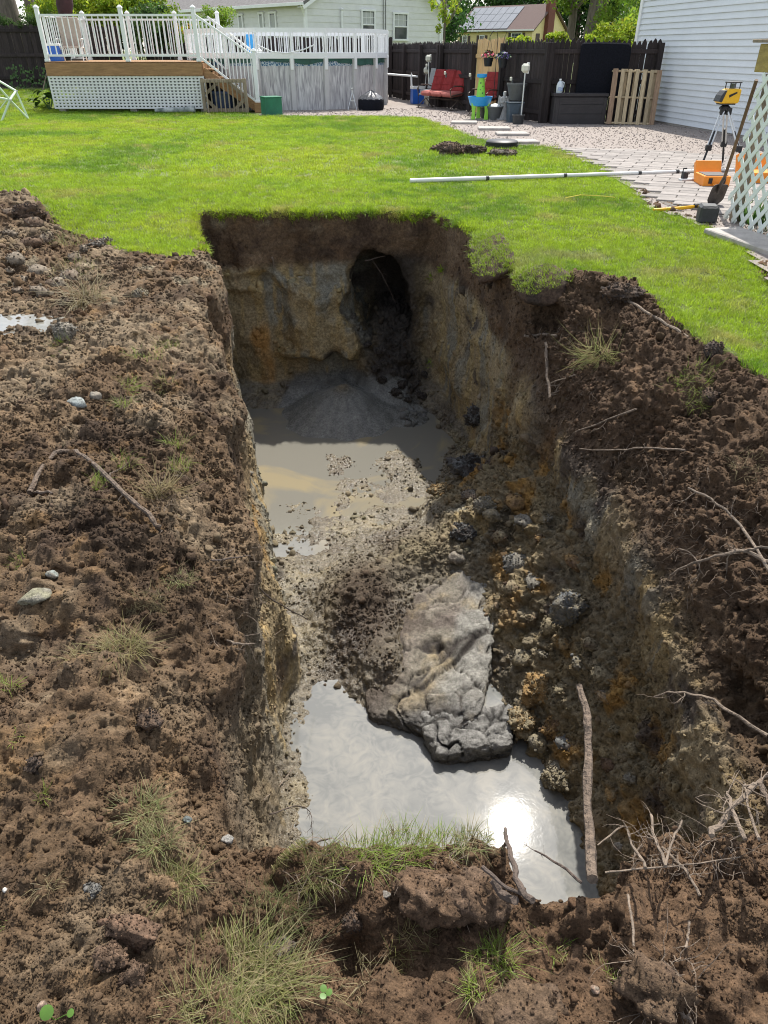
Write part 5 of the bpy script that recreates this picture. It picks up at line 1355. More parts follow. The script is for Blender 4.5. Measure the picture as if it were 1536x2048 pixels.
def wood_pool_mat():
    m = bpy.data.materials.new('pool_wall'); nt, N, L = nodes_of(m); b = N['Principled BSDF']
    tc = N.new('ShaderNodeTexCoord'); mp = N.new('ShaderNodeMapping'); mp.inputs['Scale'].default_value = (9, 9, .9)
    nz = N.new('ShaderNodeTexNoise'); nz.inputs['Scale'].default_value = 2.2; nz.inputs['Detail'].default_value = 5; nz.inputs['Distortion'].default_value = .8
    L.new(tc.outputs['Object'], mp.inputs[0]); L.new(mp.outputs[0], nz.inputs['Vector'])
    r = N.new('ShaderNodeValToRGB'); e = r.color_ramp.elements; e[0].position = .38; e[0].color = (.30, .29, .30, 1); e[1].position = .62; e[1].color = (.60, .59, .58, 1)
    L.new(nz.outputs[0], r.inputs[0]); L.new(r.outputs[0], b.inputs['Base Color']); b.inputs['Roughness'].default_value = .6
    return m
POOLW = wood_pool_mat()
def lace_mat():
    m = bpy.data.materials.new('pool_lace'); nt, N, L = nodes_of(m); b = N['Principled BSDF']
    tc = N.new('ShaderNodeTexCoord'); v = N.new('ShaderNodeTexVoronoi'); v.inputs['Scale'].default_value = 13; v.feature = 'DISTANCE_TO_EDGE'
    L.new(tc.outputs['Object'], v.inputs['Vector'])
    r = N.new('ShaderNodeValToRGB'); e = r.color_ramp.elements; e[0].position = .06; e[0].color = (.45, .52, .55, 1); e[1].position = .14; e[1].color = (.04, .12, .22, 1)
    L.new(v.outputs['Distance'], r.inputs[0]); L.new(r.outputs[0], b.inputs['Base Color'])
    return m
LACE = lace_mat()
def ray_plane(px, py, p0, n):
    o = Vector((0, 0, CAM_H)); d = D(px, py, 10) - o; t = (Vector(p0) - o).dot(n) / d.dot(n); return o + d * t

# ------------------------------------------------------------------ raised deck with white railing
DY = 25.4
dz = D(250, 123, DY).z                  # deck surface
dx0, dx1 = G(113, 224).x * DY / 25.65, D(404, 140, DY).x
deck = empty('raised_deck', (dx0, DY, 0), 0, 'raised wooden deck with white railing and white lattice skirt', 'deck')
dw = dx1 - dx0; dd = 3.9
for i in range(27):
    bx('deck_board', deck, (dw / 2, .07 + i * .145, dz - .016), (dw, .138, .03), DECKW)
bx('fascia', deck, (dw / 2, -.025, dz - .205), (dw + .04, .04, .33), DECKW)
bx('fascia', deck, (-.025, dd / 2 + .02, dz - .205), (.04, dd, .33), DECKW)
bx('light_block_panel', deck, (dw / 2, dd, dz / 2 - .04), (dw, .03, dz - .06), FENCE); bx('light_block_panel', deck, (dw - .03, dd / 2, dz / 2 - .04), (.03, dd - .1, dz - .06), FENCE)  # added dark panels that keep sunlight out from under the deck
lz1 = dz - .375; lz0 = .10
nv = 41
for i in range(nv):
    bx('lattice_slat', deck, (i * dw / (nv - 1), .012, (lz0 + lz1) / 2), (.062, .010, lz1 - lz0), WHITE2)
nh = 11
for i in range(nh):
    bx('lattice_slat', deck, (dw / 2, -.001, lz0 + .03 + i * (lz1 - lz0 - .06) / (nh - 1)), (dw, .010, .048), WHITE2)
for i in range(7): bx('footing_block', deck, (.15 + i * .75, .25, lz0 / 2 + .02), (.22, .22, lz0 + .04), CONC) if i in (0, 3, 6) else None
rt = D(250, 30, DY).z; rb = D(250, 111, DY).z
def rail_run(par, a, b, zb0, zt0, zb1, zt1, n, m=WHITE, w=.03, name='baluster', rw=.06):
    """bottom and top rail with n balusters between two points of a thing (rails may slope)"""
    a, b = Vector(a), Vector(b)
    MB().bar((a.x, a.y, zt0), (b.x, b.y, zt1), rw, .055).build('top_rail', m, par)
    MB().bar((a.x, a.y, zb0), (b.x, b.y, zb1), rw * .8, .055).build('bottom_rail', m, par)
    for i in range(n):
        t = (i + .5) / n; p = a.lerp(b, t); z0 = zb0 + (zb1 - zb0) * t; z1 = zt0 + (zt1 - zt0) * t
        bx(name, par, (p.x, p.y, (z0 + z1) / 2), (w, w, round(z1 - z0 - .05, 2)), m, (0, 0, math.atan2(b.y - a.y, b.x - a.x)))
def post(par, x, y, z0, z1, w=.11, m=WHITE):
    p = bx('post', par, (x, y, (z0 + z1) / 2), (w, w, z1 - z0), m)
    c = MB().lathe([(w * .86, 0), (w * .86, .03), (w * .6, .045), (w * .55, .06), (0.001, .085)], 4).build('cap', m, p); c.location = (0, 0, (z1 - z0) / 2); c.rotation_euler = (0, 0, math.pi / 4)
    MB().lathe([(w * .85, 0), (w * .85, .05), (w * .7, .07)], 4).build('skirt', m, p, loc=(0, 0, -(z1 - z0) / 2), rot=(0, 0, math.pi / 4))
    return p
pz = D(250, 16, DY).z
pxs = [.06, D(247, 70, DY).x - dx0, D(391, 70, DY).x - dx0]
for q in pxs: post(deck, q, .06, dz, pz)
rail_run(deck, (pxs[0] + .06, .06, 0), (pxs[1] - .06, .06, 0), rb, rt, rb, rt, 13)
rail_run(deck, (pxs[1] + .06, .06, 0), (pxs[2] - .06, .06, 0), rb, rt, rb, rt, 13)
post(deck, .06, 2.2, dz, pz); post(deck, .06, dd - .1, dz, pz); post(deck, 1.6, dd - .1, dz, pz); post(deck, dw - .1, dd - .1, dz, pz); post(deck, 3.2, dd - .1, dz, pz)
rail_run(deck, (.06, .12, 0), (.06, 2.14, 0), rb, rt, rb, rt, 12)
rail_run(deck, (.06, 2.26, 0), (.06, dd - .16, 0), rb, rt, rb, rt, 10)
rail_run(deck, (.12, dd - .1, 0), (1.54, dd - .1, 0), rb, rt, rb, rt, 10)
rail_run(deck, (1.66, dd - .1, 0), (3.14, dd - .1, 0), rb, rt, rb, rt, 10)
rail_run(deck, (3.26, dd - .1, 0), (dw - .16, dd - .1, 0), rb, rt, rb, rt, 10)
# stairs at the right end
st = empty('deck_stairs', (dx1, DY, 0), 0, 'wooden steps with sloping white handrail at the right end of the deck', 'stairs')
nx_ = D(515, 200, DY).x - dx1
ns = 6
for i in range(ns):
    z = dz * (1 - (i + 1) / (ns + .4)); x = (i + .5) * (nx_ + .1) / ns
    bx('tread', st, (x, .62, z), ((nx_ + .1) / ns + .04, 1.1, .04), DECKW)
    bx('riser', st, (x - (nx_ + .1) / ns / 2 + .01, .62, z + .085), (.02, 1.08, .15), DECKW)
MB().bar((0, .06, dz - .25), (nx_ + .05, .06, .08), .04, .24).build('stringer', DECKW, st)
MB().bar((0, 1.18, dz - .25), (nx_ + .05, 1.18, .08), .04, .24).build('stringer', DECKW, st)
bz = D(515, 205, DY).z; tz = D(508, 103, DY).z
post(st, nx_, .06, bz, tz, .12); post(st, nx_, 1.18, bz, tz, .12)
bx('base_block', st, (nx_, .06, bz / 2), (.22, .22, bz), DECKW); bx('base_block', st, (nx_, 1.18, bz / 2), (.22, .22, bz), DECKW)
a0 = (pxs[2] - (dx1 - dx0) + .05, .06, 0)
rail_run(st, a0, (nx_ - .05, .06, 0), rb - .05, rt, bz + .02, tz - .1, 14)
rail_run(st, (.1, 1.18, 0), (nx_ - .05, 1.18, 0), rb - .05, rt, bz + .02, tz - .1, 13)
# wooden picket panel under the stairs
gx0, gx1 = D(407, 225, 25.1).x, D(497, 225, 25.1).x; gz = D(450, 157, 25.1).z; gw = gx1 - gx0
gt = empty('picket_panel', (gx0, 25.12, 0), 0, 'weathered wooden picket gate standing under the deck stairs', 'gate')
for q in (0.05, gw - .05): bx('frame_post', gt, (q, .06, gz / 2), (.10, .08, gz), GREYW)
bx('frame_rail', gt, (gw / 2, .05, gz - .06), (gw, .06, .1), GREYW); bx('frame_rail', gt, (gw / 2, .05, .08), (gw, .06, .1), GREYW)
for i in range(9): bx('picket', gt, (.17 + i * (gw - .34) / 8, .0, gz / 2 - .01), (.04, .035, gz - .04), GREYW)
for s in (-1, 1): MB().bar((gw / 2 + s * gw * .42, .075, gz * .55 if s < 0 else gz * .5), (gw / 2 + s * gw * .12, .075, gz - .1), .04, .09).build('brace', GREYW, gt)
for s in (-1, 1): MB().bar((gw / 2 + s * gw * .44, .075, gz * .42), (gw / 2 + s * gw * .2, .075, .1), .04, .09).build('brace', GREYW, gt)
p = G(449, 226)
bb = empty('storage_tub', (D(449, 215, 25.75).x, 25.75, 0), 0, 'navy blue plastic tub behind the picket gate', 'tub')
MB().lathe([(.30, 0), (.36, .5), (.36, .52)], 24).build('body', DKBLUE, bb, True); MB().lathe([(.39, .5), (.39, .55), (.36, .57)], 24).build('rim', DKBLUE, bb, True)
# things on the deck
ck = empty('cooler', (D(113, 115, DY + .5).x, DY + .5, dz), 0, 'blue cooler on the left corner of the deck', 'cooler')
bx('body', ck, (0, 0, .2), (.34, .3, .4), BLUEP); bx('lid', ck, (0, 0, .43), (.36, .32, .06), WHITE); MB().tube([(-.19, 0, .3), (-.19, -.12, .44), (.19, -.12, .44), (.19, 0, .3)], .012, 6).build('handle', WHITE, ck)
lc = empty('lounge_chair', (D(148, 112, DY + .95).x, DY + .95, dz), .2, 'taupe sling lounge chair on the deck behind the railing', 'chair')
bx('backrest', lc, (0, .2, .75), (.62, .04, .8), TAUPE, (.25, 0, 0)); bx('seat', lc, (0, -.15, .36), (.62, .5, .04), TAUPE)
bx('headrest', lc, (0, .26, 1.06), (.56, .07, .16), DGREY, (.25, 0, 0))
for s in (-1, 1):
    MB().tube([(s * .33, .32, 1.18), (s * .33, .05, .36), (s * .33, -.42, .36)], .018, 6).build('side_frame', WHITE, lc)
    MB().tube([(s * .33, -.4, .36), (s * .33, -.45, 0)], .018, 6).build('leg', WHITE, lc); MB().tube([(s * .33, .1, .4), (s * .33, .25, 0)], .018, 6).build('leg', WHITE, lc)
    MB().tube([(s * .36, .1, .58), (s * .36, -.4, .58), (s * .36, -.42, .36)], .016, 6).build('armrest', WHITE, lc)
um = empty('closed_umbrella', (D(158, 110, DY + 2.2).x, DY + 2.2, dz), 0, 'closed dark maroon parasol standing on the deck', 'umbrella')
MB().tube([(0, 0, 0), (0, 0, 2.6)], .024, 8).build('pole', BRONZE, um, True)
mbu = MB(); mbu.lathe([(.03, 1.15), (.20, 1.2), (.26, 1.5), (.22, 2.0), (.12, 2.4), (.02, 2.6)], 14)
mbu.v = [(x * (1 + .28 * math.sin(7 * math.atan2(y, x))) - .12 * (2.6 - z), y * (1 + .28 * math.sin(7 * math.atan2(y, x))), z + .12 * math.sin(3 * math.atan2(y, x)) * (z < 1.3)) for x, y, z in mbu.v]
mbu.build('canopy', MAROON, um, True)
MB().lathe([(.26, 0), (.26, .05), (.06, .1)], 18).build('base', DGREY, um, True)
# rolled sheet under the deck
rp_ = G(345, 228); ro = MB()
ro.tube([(rp_.x - .62, 25.18, .07), (rp_.x - .2, 25.16, .085), (rp_.x + .3, 25.18, .09), (rp_.x + .62, 25.2, .10)], [.05, .075, .085, .10], 10)
tag(ro.build('rolled_tarp', mat('white_tarp', (.55, .57, .55), .6, .6, 5, col2=(.06, .09, .08)), None, True), 'rolled white and dark tarp lying under the deck lattice', 'tarp')
gb = G(549, 231); gbx = empty('utility_box', (gb.x, gb.y, 0), .42, 'green metal utility box beside the deck stairs', 'box')
bx('body', gbx, (0, .25, .23), (.52, .5, .46), GREENP); bx('lid', gbx, (0, .25, .475), (.55, .53, .03), GREENP)

# ------------------------------------------------------------------ above-ground pool
PC = Vector((-3.35, 29.6, 0)); PR = 3.42
pzt = D(600, 117, PC.y - PR).z
pool = empty('above_ground_pool', PC, 0, 'round above-ground pool with grey wood-grain wall and white railing', 'pool')
MB().lathe([(PR, 0), (PR, pzt - .02)], 96).build('wall', POOLW, pool, True)
MB().lathe([(PR + .004, pzt - .20), (PR + .012, pzt - .06), (PR + .004, pzt - .03)], 96).build('lace_border', LACE, pool, True)
# cover hanging over the edge in a wavy hem
n = 192; V = []; F = []
for k in range(n):
    a = k * 2 * math.pi / n; hem = pzt - .07 - .07 * (.5 + .5 * math.sin(a * 9 + 1)) * (1 + .4 * math.sin(a * 23)) - (.06 if math.cos(a) > .55 else 0)
    for (rr, z) in ((PR * .6, pzt - .25), (PR - .1, pzt - .03), (PR + .02, pzt + .02), (PR + .035 + .01 * math.sin(a * 40), hem)):
        V.append((rr * math.cos(a), rr * math.sin(a), z))
for k in range(n):
    for j in range(3): F.append((k * 4 + j, ((k + 1) % n) * 4 + j, ((k + 1) % n) * 4 + j + 1, k * 4 + j + 1))
cv = MB(); cv.add(V, F); cv.add([(PR * .6 * math.cos(k * .2618), PR * .6 * math.sin(k * .2618), pzt - .25) for k in range(24)], [tuple(range(24))]); cv.build('cover', GREENC, pool, True)
fr0 = D(615, 110, PC.y - PR).z; fr1 = D(615, 60, PC.y - PR).z
NP = 20
for k in range(NP):
    a = -math.pi / 2 + (k + .42) * 2 * math.pi / NP
    x, y = (PR + .05) * math.cos(a), (PR + .05) * math.sin(a)
    u = bx('upright', pool, (x, y, (pzt - .02) / 2), (.10, .15, pzt - .02), mat('pool_frame', (.50, .49, .48), .5, .08, 4), (0, 0, a))
    bx('fence_bracket', pool, (x * 1.012, y * 1.012, pzt - .12), (.07, .1, .36), WHITE, (0, 0, a))
    bx('railing_post', pool, ((PR + .09) * math.cos(a), (PR + .09) * math.sin(a), (fr0 + fr1) / 2 - .08), (.055, .055, fr1 - fr0 + .24), WHITE, (0, 0, a))
    a2 = a + 2 * math.pi / NP; p0 = Vector(((PR + .09) * math.cos(a), (PR + .09) * math.sin(a), 0)); p1 = Vector(((PR + .09) * math.cos(a2), (PR + .09) * math.sin(a2), 0))
    MB().bar((p0.x, p0.y, fr1), (p1.x, p1.y, fr1), .05, .12).build('top_rail', WHITE, pool)
    MB().bar((p0.x, p0.y, fr0 - .02), (p1.x, p1.y, fr0 - .02), .05, .15).build('bottom_rail', WHITE, pool)
    if -.9 < math.sin(a2) * 1.0 or True:
        for i in range(8):
            q = p0.lerp(p1, (i + .5) / 8); bx('baluster', pool, (q.x, q.y, (fr0 + fr1) / 2), (.026, .026, round(fr1 - fr0 - .08, 2)), WHITE, (0, 0, a))
# hose loop hanging on the railing and the white bar across to the fence
mh = MB(); hp_ = [D(515, 90, 26.0), D(545, 104, 26.0), D(575, 106, 26.0), D(605, 100, 26.0), D(628, 90, 26.0)]
mh.tube(hp_, .018, 7); tag(mh.build('pool_hose', WHITE, None, True), 'white hose sagging behind the pool railing', 'hose')
wb = MB(); wb.tube([D(772, 148, 29.3), D(835, 153, 29.6)], .03, 8); tag(wb.build('white_bar', WHITE, None, True), 'white bar running level from the pool to the dark fence', 'pole')
tw = MB(); tw.box((D(503, 96, 30.5).x, 30.5, fr0 + .3), (.28, .3, .6)); tag(tw.build('blue_towel_box', LBLUE), 'blue bin seen through the pool railing by the stairs', 'bin')

# ------------------------------------------------------------------ fences
def picket_mesh(h, w, m, point):
    e = w / 2; prof = [(-e, 0), (e, 0), (e, h - .10), (e * .45, h - .03), (0, h), (-e * .45, h - .03), (-e, h - .10)] if point else [(-e, 0), (e, 0), (e, h - .05), (e * .6, h), (-e * .6, h), (-e, h - .05)]
    return MB().prism(prof, .02, 'y').mesh('picket', m)
def fence(a, b, h, lab, side=1, point=True, w=.135, m=FENCE, posts=True, z0=None, rails=(.25, .95, 1.62), grp='dark stained fences'):
    a, b = Vector((a[0], a[1], 0)), Vector((b[0], b[1], 0)); L_ = (b - a).length; rz = math.atan2(b.y - a.y, b.x - a.x)
    base = float(rise(np.array([a.x]), np.array([a.y]))[0]) if z0 is None else z0
    f = empty('fence', (a.x, a.y, base), rz, lab, 'fence', grp)
    n = int(L_ / (w + .006)); vr = [picket_mesh(h + dh, w, m, point) for dh in (0, .015, -.02, .03)]
    rr = random.Random(int(L_ * 100))
    for i in range(n):
        link('picket', rr.choice(vr), f, ((i + .5) * L_ / n, 0, rr.uniform(.0, .03)), (0, rr.gauss(0, .006), rr.gauss(0, .02)))
    for z in rails: bx('rail', f, (L_ / 2, -side * .035, z), (L_, .045, .10), m)
    if posts:
        k = max(1, round(L_ / 2.3))
        for i in range(k + 1): bx('post', f, (min(max(i * L_ / k, .06), L_ - .06), -side * .11, (h - .05) / 2), (.12, .12, h - .05), m)
    return f
fence((-19.5, 28.7), (-9.3, 29.7), 1.85, 'dark stained board fence behind the left end of the deck', 1, False, .15, posts=False, z0=.5, rails=(.32, 1.0, 1.72))
fence((-9.3, 32.6), (.35, 33.8), 1.95, 'dark fence seen through the railing behind the pool', 1, False, .15, posts=False, z0=.1)
fence((.35, 33.8), (1.95, 27.98), 1.86, 'dark pointed fence run between pool and red loveseat', 1, True, .13)
fence((1.98, 27.9), (2.84, 25.55), 1.84, 'dark fence section behind the red loveseat', 1, True, .13)
fence((2.85, 25.5), (3.43, 23.92), 1.90, 'new light pine fence section behind the red chair', 1, False, .14, NEWW, False, rails=(1.5,), grp=None)
fence((3.45, 23.85), (4.33, 21.45), 1.86, 'dark fence section with gate behind the statue and pots', 1, True, .13)
fence((4.24, 21.58), (7.2, 21.75), 1.86, 'dark pointed fence behind the storage box and pallet', 1, True, .125)

# ------------------------------------------------------------------ house at the right: pale lap siding
hb0 = Vector((6.95, 23.4, 0)); hb1 = Vector((8.35, 15.4, 0)); hdir = (hb1 - hb0).normalized(); hl = 17.0
hr = empty('siding_house', hb0, math.atan2(hdir.y, hdir.x), 'house wall with pale blue-white lap siding at the right', 'house')
ex = .128
bx('foundation', hr, (hl / 2, .25, .0), (hl, .3, .16), CONC)
bme = MB().prism([(0, .014), (.016, .014), (.016, 0), (.034, 0), (.034, .01), (.004, ex + .02), (0, ex + .02)], hl, 'x').mesh('siding_board', VINYLS)
for i in range(27): link('siding_board', bme, hr, (hl / 2, .10, .06 + i * ex), (0, 0, math.pi) if False else (0, 0, 0))
for ch in hr.children:
    if ch.name.startswith('siding_board'): ch.scale = (1, -1, 1)
bx('corner_trim', hr, (-.04, .10, 1.8), (.14, .12, 3.55), WHITE)
bx('wall_core', hr, (hl / 2, 3.2, 1.78), (hl - .02, 6.18, 3.5), VINYLS)
MB().prism([(.0, 3.56), (6.5, 3.56), (3.2, 4.6)], hl + .1, 'x', (hl / 2, 0, 0)).build('roof', SHING, hr)

# ------------------------------------------------------------------ porch landing with diagonal lattice (right margin)
pl0 = G(1446, 441); pl1 = Vector((4.03, 6.3, 0))
pd = (pl1 - pl0).normalized(); plen = (pl1 - pl0).length
ptop = D(1515, 147, pl0.y).z
pr_ = empty('porch_landing', pl0, math.atan2(pd.y, pd.x), 'raised porch landing with old yellow fascia and white diagonal lattice', 'porch')
def clip_slat(par, x0, sgn, L_, H_, w, z0, y):
    # slat along (1, sgn): points (x0 + t, z0 + sgn t) clipped to the rectangle
    if sgn > 0: t0, t1 = max(0, -x0), min(H_, L_ - x0)
    else: t0, t1 = max(0, x0 - L_), min(H_, x0)
    if t1 - t0 < .05: return
    xa, xb = (x0 + t0, x0 + t1) if sgn > 0 else (x0 - t0, x0 - t1)
    MB().bar((xa, y, z0 + t0), (xb, y, z0 + t1), .008, w).build('lattice_slat', LATG, par)
sp = .20
for k in range(-12, 16):
    clip_slat(pr_, k * sp, 1, plen, ptop - .03, .052, .03, .0)
    clip_slat(pr_, k * sp + .07, -1, plen, ptop - .03, .052, .03, .010)
bx('fascia', pr_, (plen / 2 - .06, .03, ptop + .135), (plen + .18, .05, .25), OCHRE)
for i in range(3): bx('deck_board', pr_, (plen / 2 - .10, .04 + i * .14, ptop + .285), (plen + .36, .13, .03), GREYW)
for q in ((.06, .1), (plen - .1, .1)): bx('post', pr_, (q[0], q[1], ptop / 2), (.09, .09, ptop), GREYW)
# weeds behind the lattice
for i, (x, y) in enumerate(((4.3, 8.0), (4.35, 7.4), (4.2, 8.45), (4.5, 7.8))):
    V, F, B = blades(60, .35, .16, 1.0, .03, 3, 300 + i); me = bpy.data.meshes.new('weed'); me.from_pydata(V, [], F); me.materials.append(TUFTM)
    set_attr(me, 'col', np.tile(np.array((.06, .13, .025)), (len(V), 1)), 'FLOAT_COLOR'); me.update()
    tag(link('weed', me, None, (x, y, 0)), 'leafy green weed growing behind the porch lattice', 'weed', 'weeds behind the lattice')

# ------------------------------------------------------------------ patio pavers, stepping stones
PAT = [tuple(G(x, y)[:2]) for x, y in ((1118, 297), (1300, 303), (1435, 312), (1536, 322))] + [(7.6, 13.6), (6.5, 8.6), (4.2, 8.7), (3.95, 8.8)] + [tuple(G(x, y)[:2]) for x, y in ((1428, 428), (1330, 412), (1262, 368), (1190, 327))]
pm_ = MB(); pm_.add([(x, y, .016) for x, y in PAT], [tuple(range(len(PAT)))])
patio = pm_.build('patio', PAVJ); tag(patio, 'light grey paved patio beside the house', 'patio', kind='structure')
ang = math.radians(-24); ca, sa = math.cos(ang), math.sin(ang); PW, PH = .46, .225
pme = MB().box((0, 0, 0), (PW - .012, PH - .012, .05)).mesh('paver', PAVER, bevel=.006)
k = 0; rpv = random.Random(3)
for i in range(-40, 60):
    for j in range(-60, 80):
        lx, ly = (i + .5 * (j % 2)) * PW, j * PH; x, y = 5.0 + ca * lx - sa * ly, 12.0 + sa * lx + ca * ly
        if x > .62 * (y * _c + 1) + .5: continue
        if in_poly(np.array([x]), np.array([y]), PAT)[0]:
            link('paver', pme, patio, (x, y, .006 + rpv.uniform(-.002, .004)), (rpv.gauss(0, .004), rpv.gauss(0, .004), ang + rpv.gauss(0, .006))); k += 1
print('pavers', k)
for i, (x0, x1, y) in enumerate(((901, 955, 248), (955, 1020, 260), (991, 1056, 271), (1030, 1075, 287))):
    a, b = G(x0, y), G(x1, y)
    o = MB().box((0, 0, 0), ((b - a).length * .96, .55, .06)).build('stepping_stone', CONC, None, bevel=.012, loc=((a.x + b.x) / 2, a.y, .035), rot=(0, 0, -.1 + .05 * i))
    tag(o, ('farthest stepping stone, in front of the water table', 'second stepping stone from the water table', 'third stepping stone, widest of the path', 'nearest stepping stone beside the round black lid')[i], 'stepping stone', 'stepping stones in the gravel')
cur = MB(); a, b = G(1440, 460), G(1560, 505); cur.bar((a.x - .06, a.y - .15, .03), (b.x + .05, b.y - .35, .03), .42, .06); tag(cur.build('edging_slab', CONC, None, bevel=.01), 'pale edging slab between lawn and porch lattice', 'paving slab')
lid = G(1003, 295); lo = empty('septic_lid', lid, 0, 'round black lid lying on the lawn', 'lid')
MB().lathe([(.31, 0), (.325, .03), (.32, .11), (.29, .135), (.02, .14)], 32).build('cover', BLACK, lo, True); MB().lathe([(.335, .02), (.335, .06)], 32).build('rim', BLACK, lo, True)

# ------------------------------------------------------------------ surveying gear, tools
a, b = G(820, 369), G(1475, 346)
wp = empty('leveling_rod', a + Vector((0, 0, .05)), math.atan2(b.y - a.y, b.x - a.x), 'long white rod lying across lawn and patio', 'rod')
L_ = (b - a).length; cuts = [0, .22, .45, .68, .8, 1.0]
for i in range(5):
    MB().tube([(L_ * cuts[i], 0, 0), (L_ * cuts[i + 1], 0, 0)], .031 - .002 * i, 12).build('section', ROD, wp, True)
    if i: MB().tube([(L_ * cuts[i] - .03, 0, 0), (L_ * cuts[i] + .02, 0, 0)], .035, 10).build('joint', DGREY, wp, True)
c = G(1371, 366); rc = empty('rod_receiver', c, .15, 'small grey receiver clamped to the white rod', 'receiver')
bx('plate', rc, (0, 0, .035), (.2, .1, .05), ALU); bx('clamp', rc, (-.01, .05, .10), (.08, .07, .09), DGREY); MB().tube([(-.05, .05, .14), (-.05, .05, .19), (.0, .05, .19)], .012, 6).build('knob', BLACK, rc)
# laser level
hd = D(1451, 210, 12.9); tri = empty('survey_tripod', (hd.x, hd.y, 0), 0, 'aluminium survey tripod with black clamps on the patio', 'tripod')
hz = hd.z
feet = [G(1399, 342) - Vector((hd.x, hd.y, 0)), Vector((.42, .55, 0)), Vector((.36, -.50, 0))]
MB().lathe([(.085, 0), (.085, .03), (.05, .06)], 14, (0, 0, hz - .06)).build('head', BLACK, tri, True)
for k, ft in enumerate(feet):
    f0 = Vector((ft.x * .10, ft.y * .10, hz - .05)); f1 = Vector((ft.x, ft.y, 0)); sd = (f1 - f0).cross(Vector((0, 0, 1))).normalized() * .026
    mid = f0.lerp(f1, .62)
    lg = MB(); lg.tube([f0 + sd, mid + sd], .014, 7); lg.tube([f0 - sd, mid - sd], .014, 7); lo_ = lg.build('leg', ALU, tri, True)
    MB().tube([f0.lerp(f1, .35), f0.lerp(f1, .92)], .017, 7).build('inner_tube', BLACK, lo_, True)
    MB().tube([f0.lerp(f1, .88), f1], [.02, .006], 7).build('spike', BLACK, lo_, True)
    MB().box(mid, (.09, .07, .09)).build('clamp', BLACK, lo_, bevel=.01); MB().box(f0.lerp(f1, .04), (.08, .06, .1)).build('hinge', BLACK, lo_, bevel=.01)
ll = empty('laser_level', (hd.x, hd.y, hz + .005), .1, 'yellow rotating laser level on the survey tripod', 'laser level')
prof = [(-.165, .05), (-.13, .02), (.15, .02), (.165, .05), (.165, .20), (.15, .22), (-.03, .22), (-.09, .19), (-.14, .12)]
MB().prism(prof, .19, 'y').build('body', YELLOW, ll, bevel=.012)
MB().prism([(-.175, .05), (-.12, .03), (-.07, .20), (-.1, .20), (-.15, .13)], .20, 'y').build('side_guard', DGREY, ll, bevel=.008)
MB().box((0, 0, .012), (.24, .17, .024)).build('base', DGREY, ll, bevel=.006)
MB().lathe([(.032, .22), (.032, .29)], 12, (.05, 0, 0)).build('rotor', GLASS, ll, True)
MB().prism([(-.02, .10), (.1, .16), (.09, .18), (-.03, .135)], .004, 'y', (0, -.098, 0)).build('grip_mark', BLACK, ll)
for sx in (-.03, .13):
    for sy in (-.07, .07): MB().tube([(sx, sy, .215), (sx, sy, .30)], .008, 5).build('cage_bar', DGREY, ll)
MB().box((.05, 0, .305), (.2, .17, .018)).build('cage_top', DGREY, ll, bevel=.005)
# orange case, open
oc = G(1404, 377); W_ = (G(1472, 377) - oc).length * .76
case = empty('instrument_case', oc, -.06, 'open orange instrument case lying on the patio', 'case')
bx('tray', case, (W_ / 2, .21, .085), (W_, .42, .15), ORANGE); bx('foam', case, (W_ / 2, .21, .162), (W_ - .06, .36, .012), DGREY)
bx('lid', case, (W_ / 2 + .02, .52, .15), (W_, .08, .30), ORANGE, (-.55, 0, 0)); bx('latch', case, (W_ * .25, -.005, .10), (.05, .02, .07), BLACK); bx('latch', case, (W_ * .75, -.005, .10), (.05, .02, .07), BLACK)
MB().tube([(W_ * .35, -.01, .06), (W_ * .35, -.05, .06), (W_ * .6, -.05, .06), (W_ * .6, -.01, .06)], .012, 6).build('handle', ORANGE, case, True)
c2 = G(1500, 372, 0); cs2 = empty('instrument_case', c2, .1, 'second orange case half hidden behind the porch lattice', 'case'); bx('tray', cs2, (.2, .2, .09), (.46, .36, .16), ORANGE); bx('lid', cs2, (.2, .44, .22), (.46, .07, .3), ORANGE, (-.4, 0, 0))
# shovel leaning on the landing
s0 = G(1423, 414); s1 = D(1513, 160, 8.75); s_mid = D(1448, 352, 9.3)
sh = empty('shovel', s0, 0, 'digging shovel with dark handle leaning against the porch lattice', 'shovel')
ax = (s_mid - s0).normalized(); lat = Vector((.94, .34, 0)).normalized(); nrm = lat.cross(ax).normalized()
V = []; F = []; nu, nv_ = 9, 9
for j in range(nv_):
    t = j / (nv_ - 1); wd = .125 * (1 - .85 * max(0, .35 - t) ** 1.2 / .28) if t < .35 else .125 * (1 - .1 * max(0, t - .85) / .15)
    for i in range(nu):
        s = -1 + 2 * i / (nu - 1); bow = .035 * (1 - s * s) * (1 if True else 0)
        V.append(ax * (t * .30) + lat * (s * wd) + nrm * (-bow + .012))
for j in range(nv_ - 1):
    for i in range(nu - 1): F.append((j * nu + i, j * nu + i + 1, (j + 1) * nu + i + 1, (j + 1) * nu + i))
sb = MB(); sb.add(V, F); so = sb.build('blade', BLADEM, sh, True); so.modifiers.new('thick', 'SOLIDIFY').thickness = .004
top = s1 - s0
MB().tube([ax * .20, ax * .32, ax * .42 + nrm * .02], [.012, .021, .021], 9).build('socket', BLADEM, sh, True)
p1 = ax * .40 + nrm * .018
MB().tube([p1, p1.lerp(top, .33) + Vector((0, 0, -.03)), p1.lerp(top, .66) + Vector((0, 0, -.02)), top], .019, 9).build('handle', HAND, sh, True)
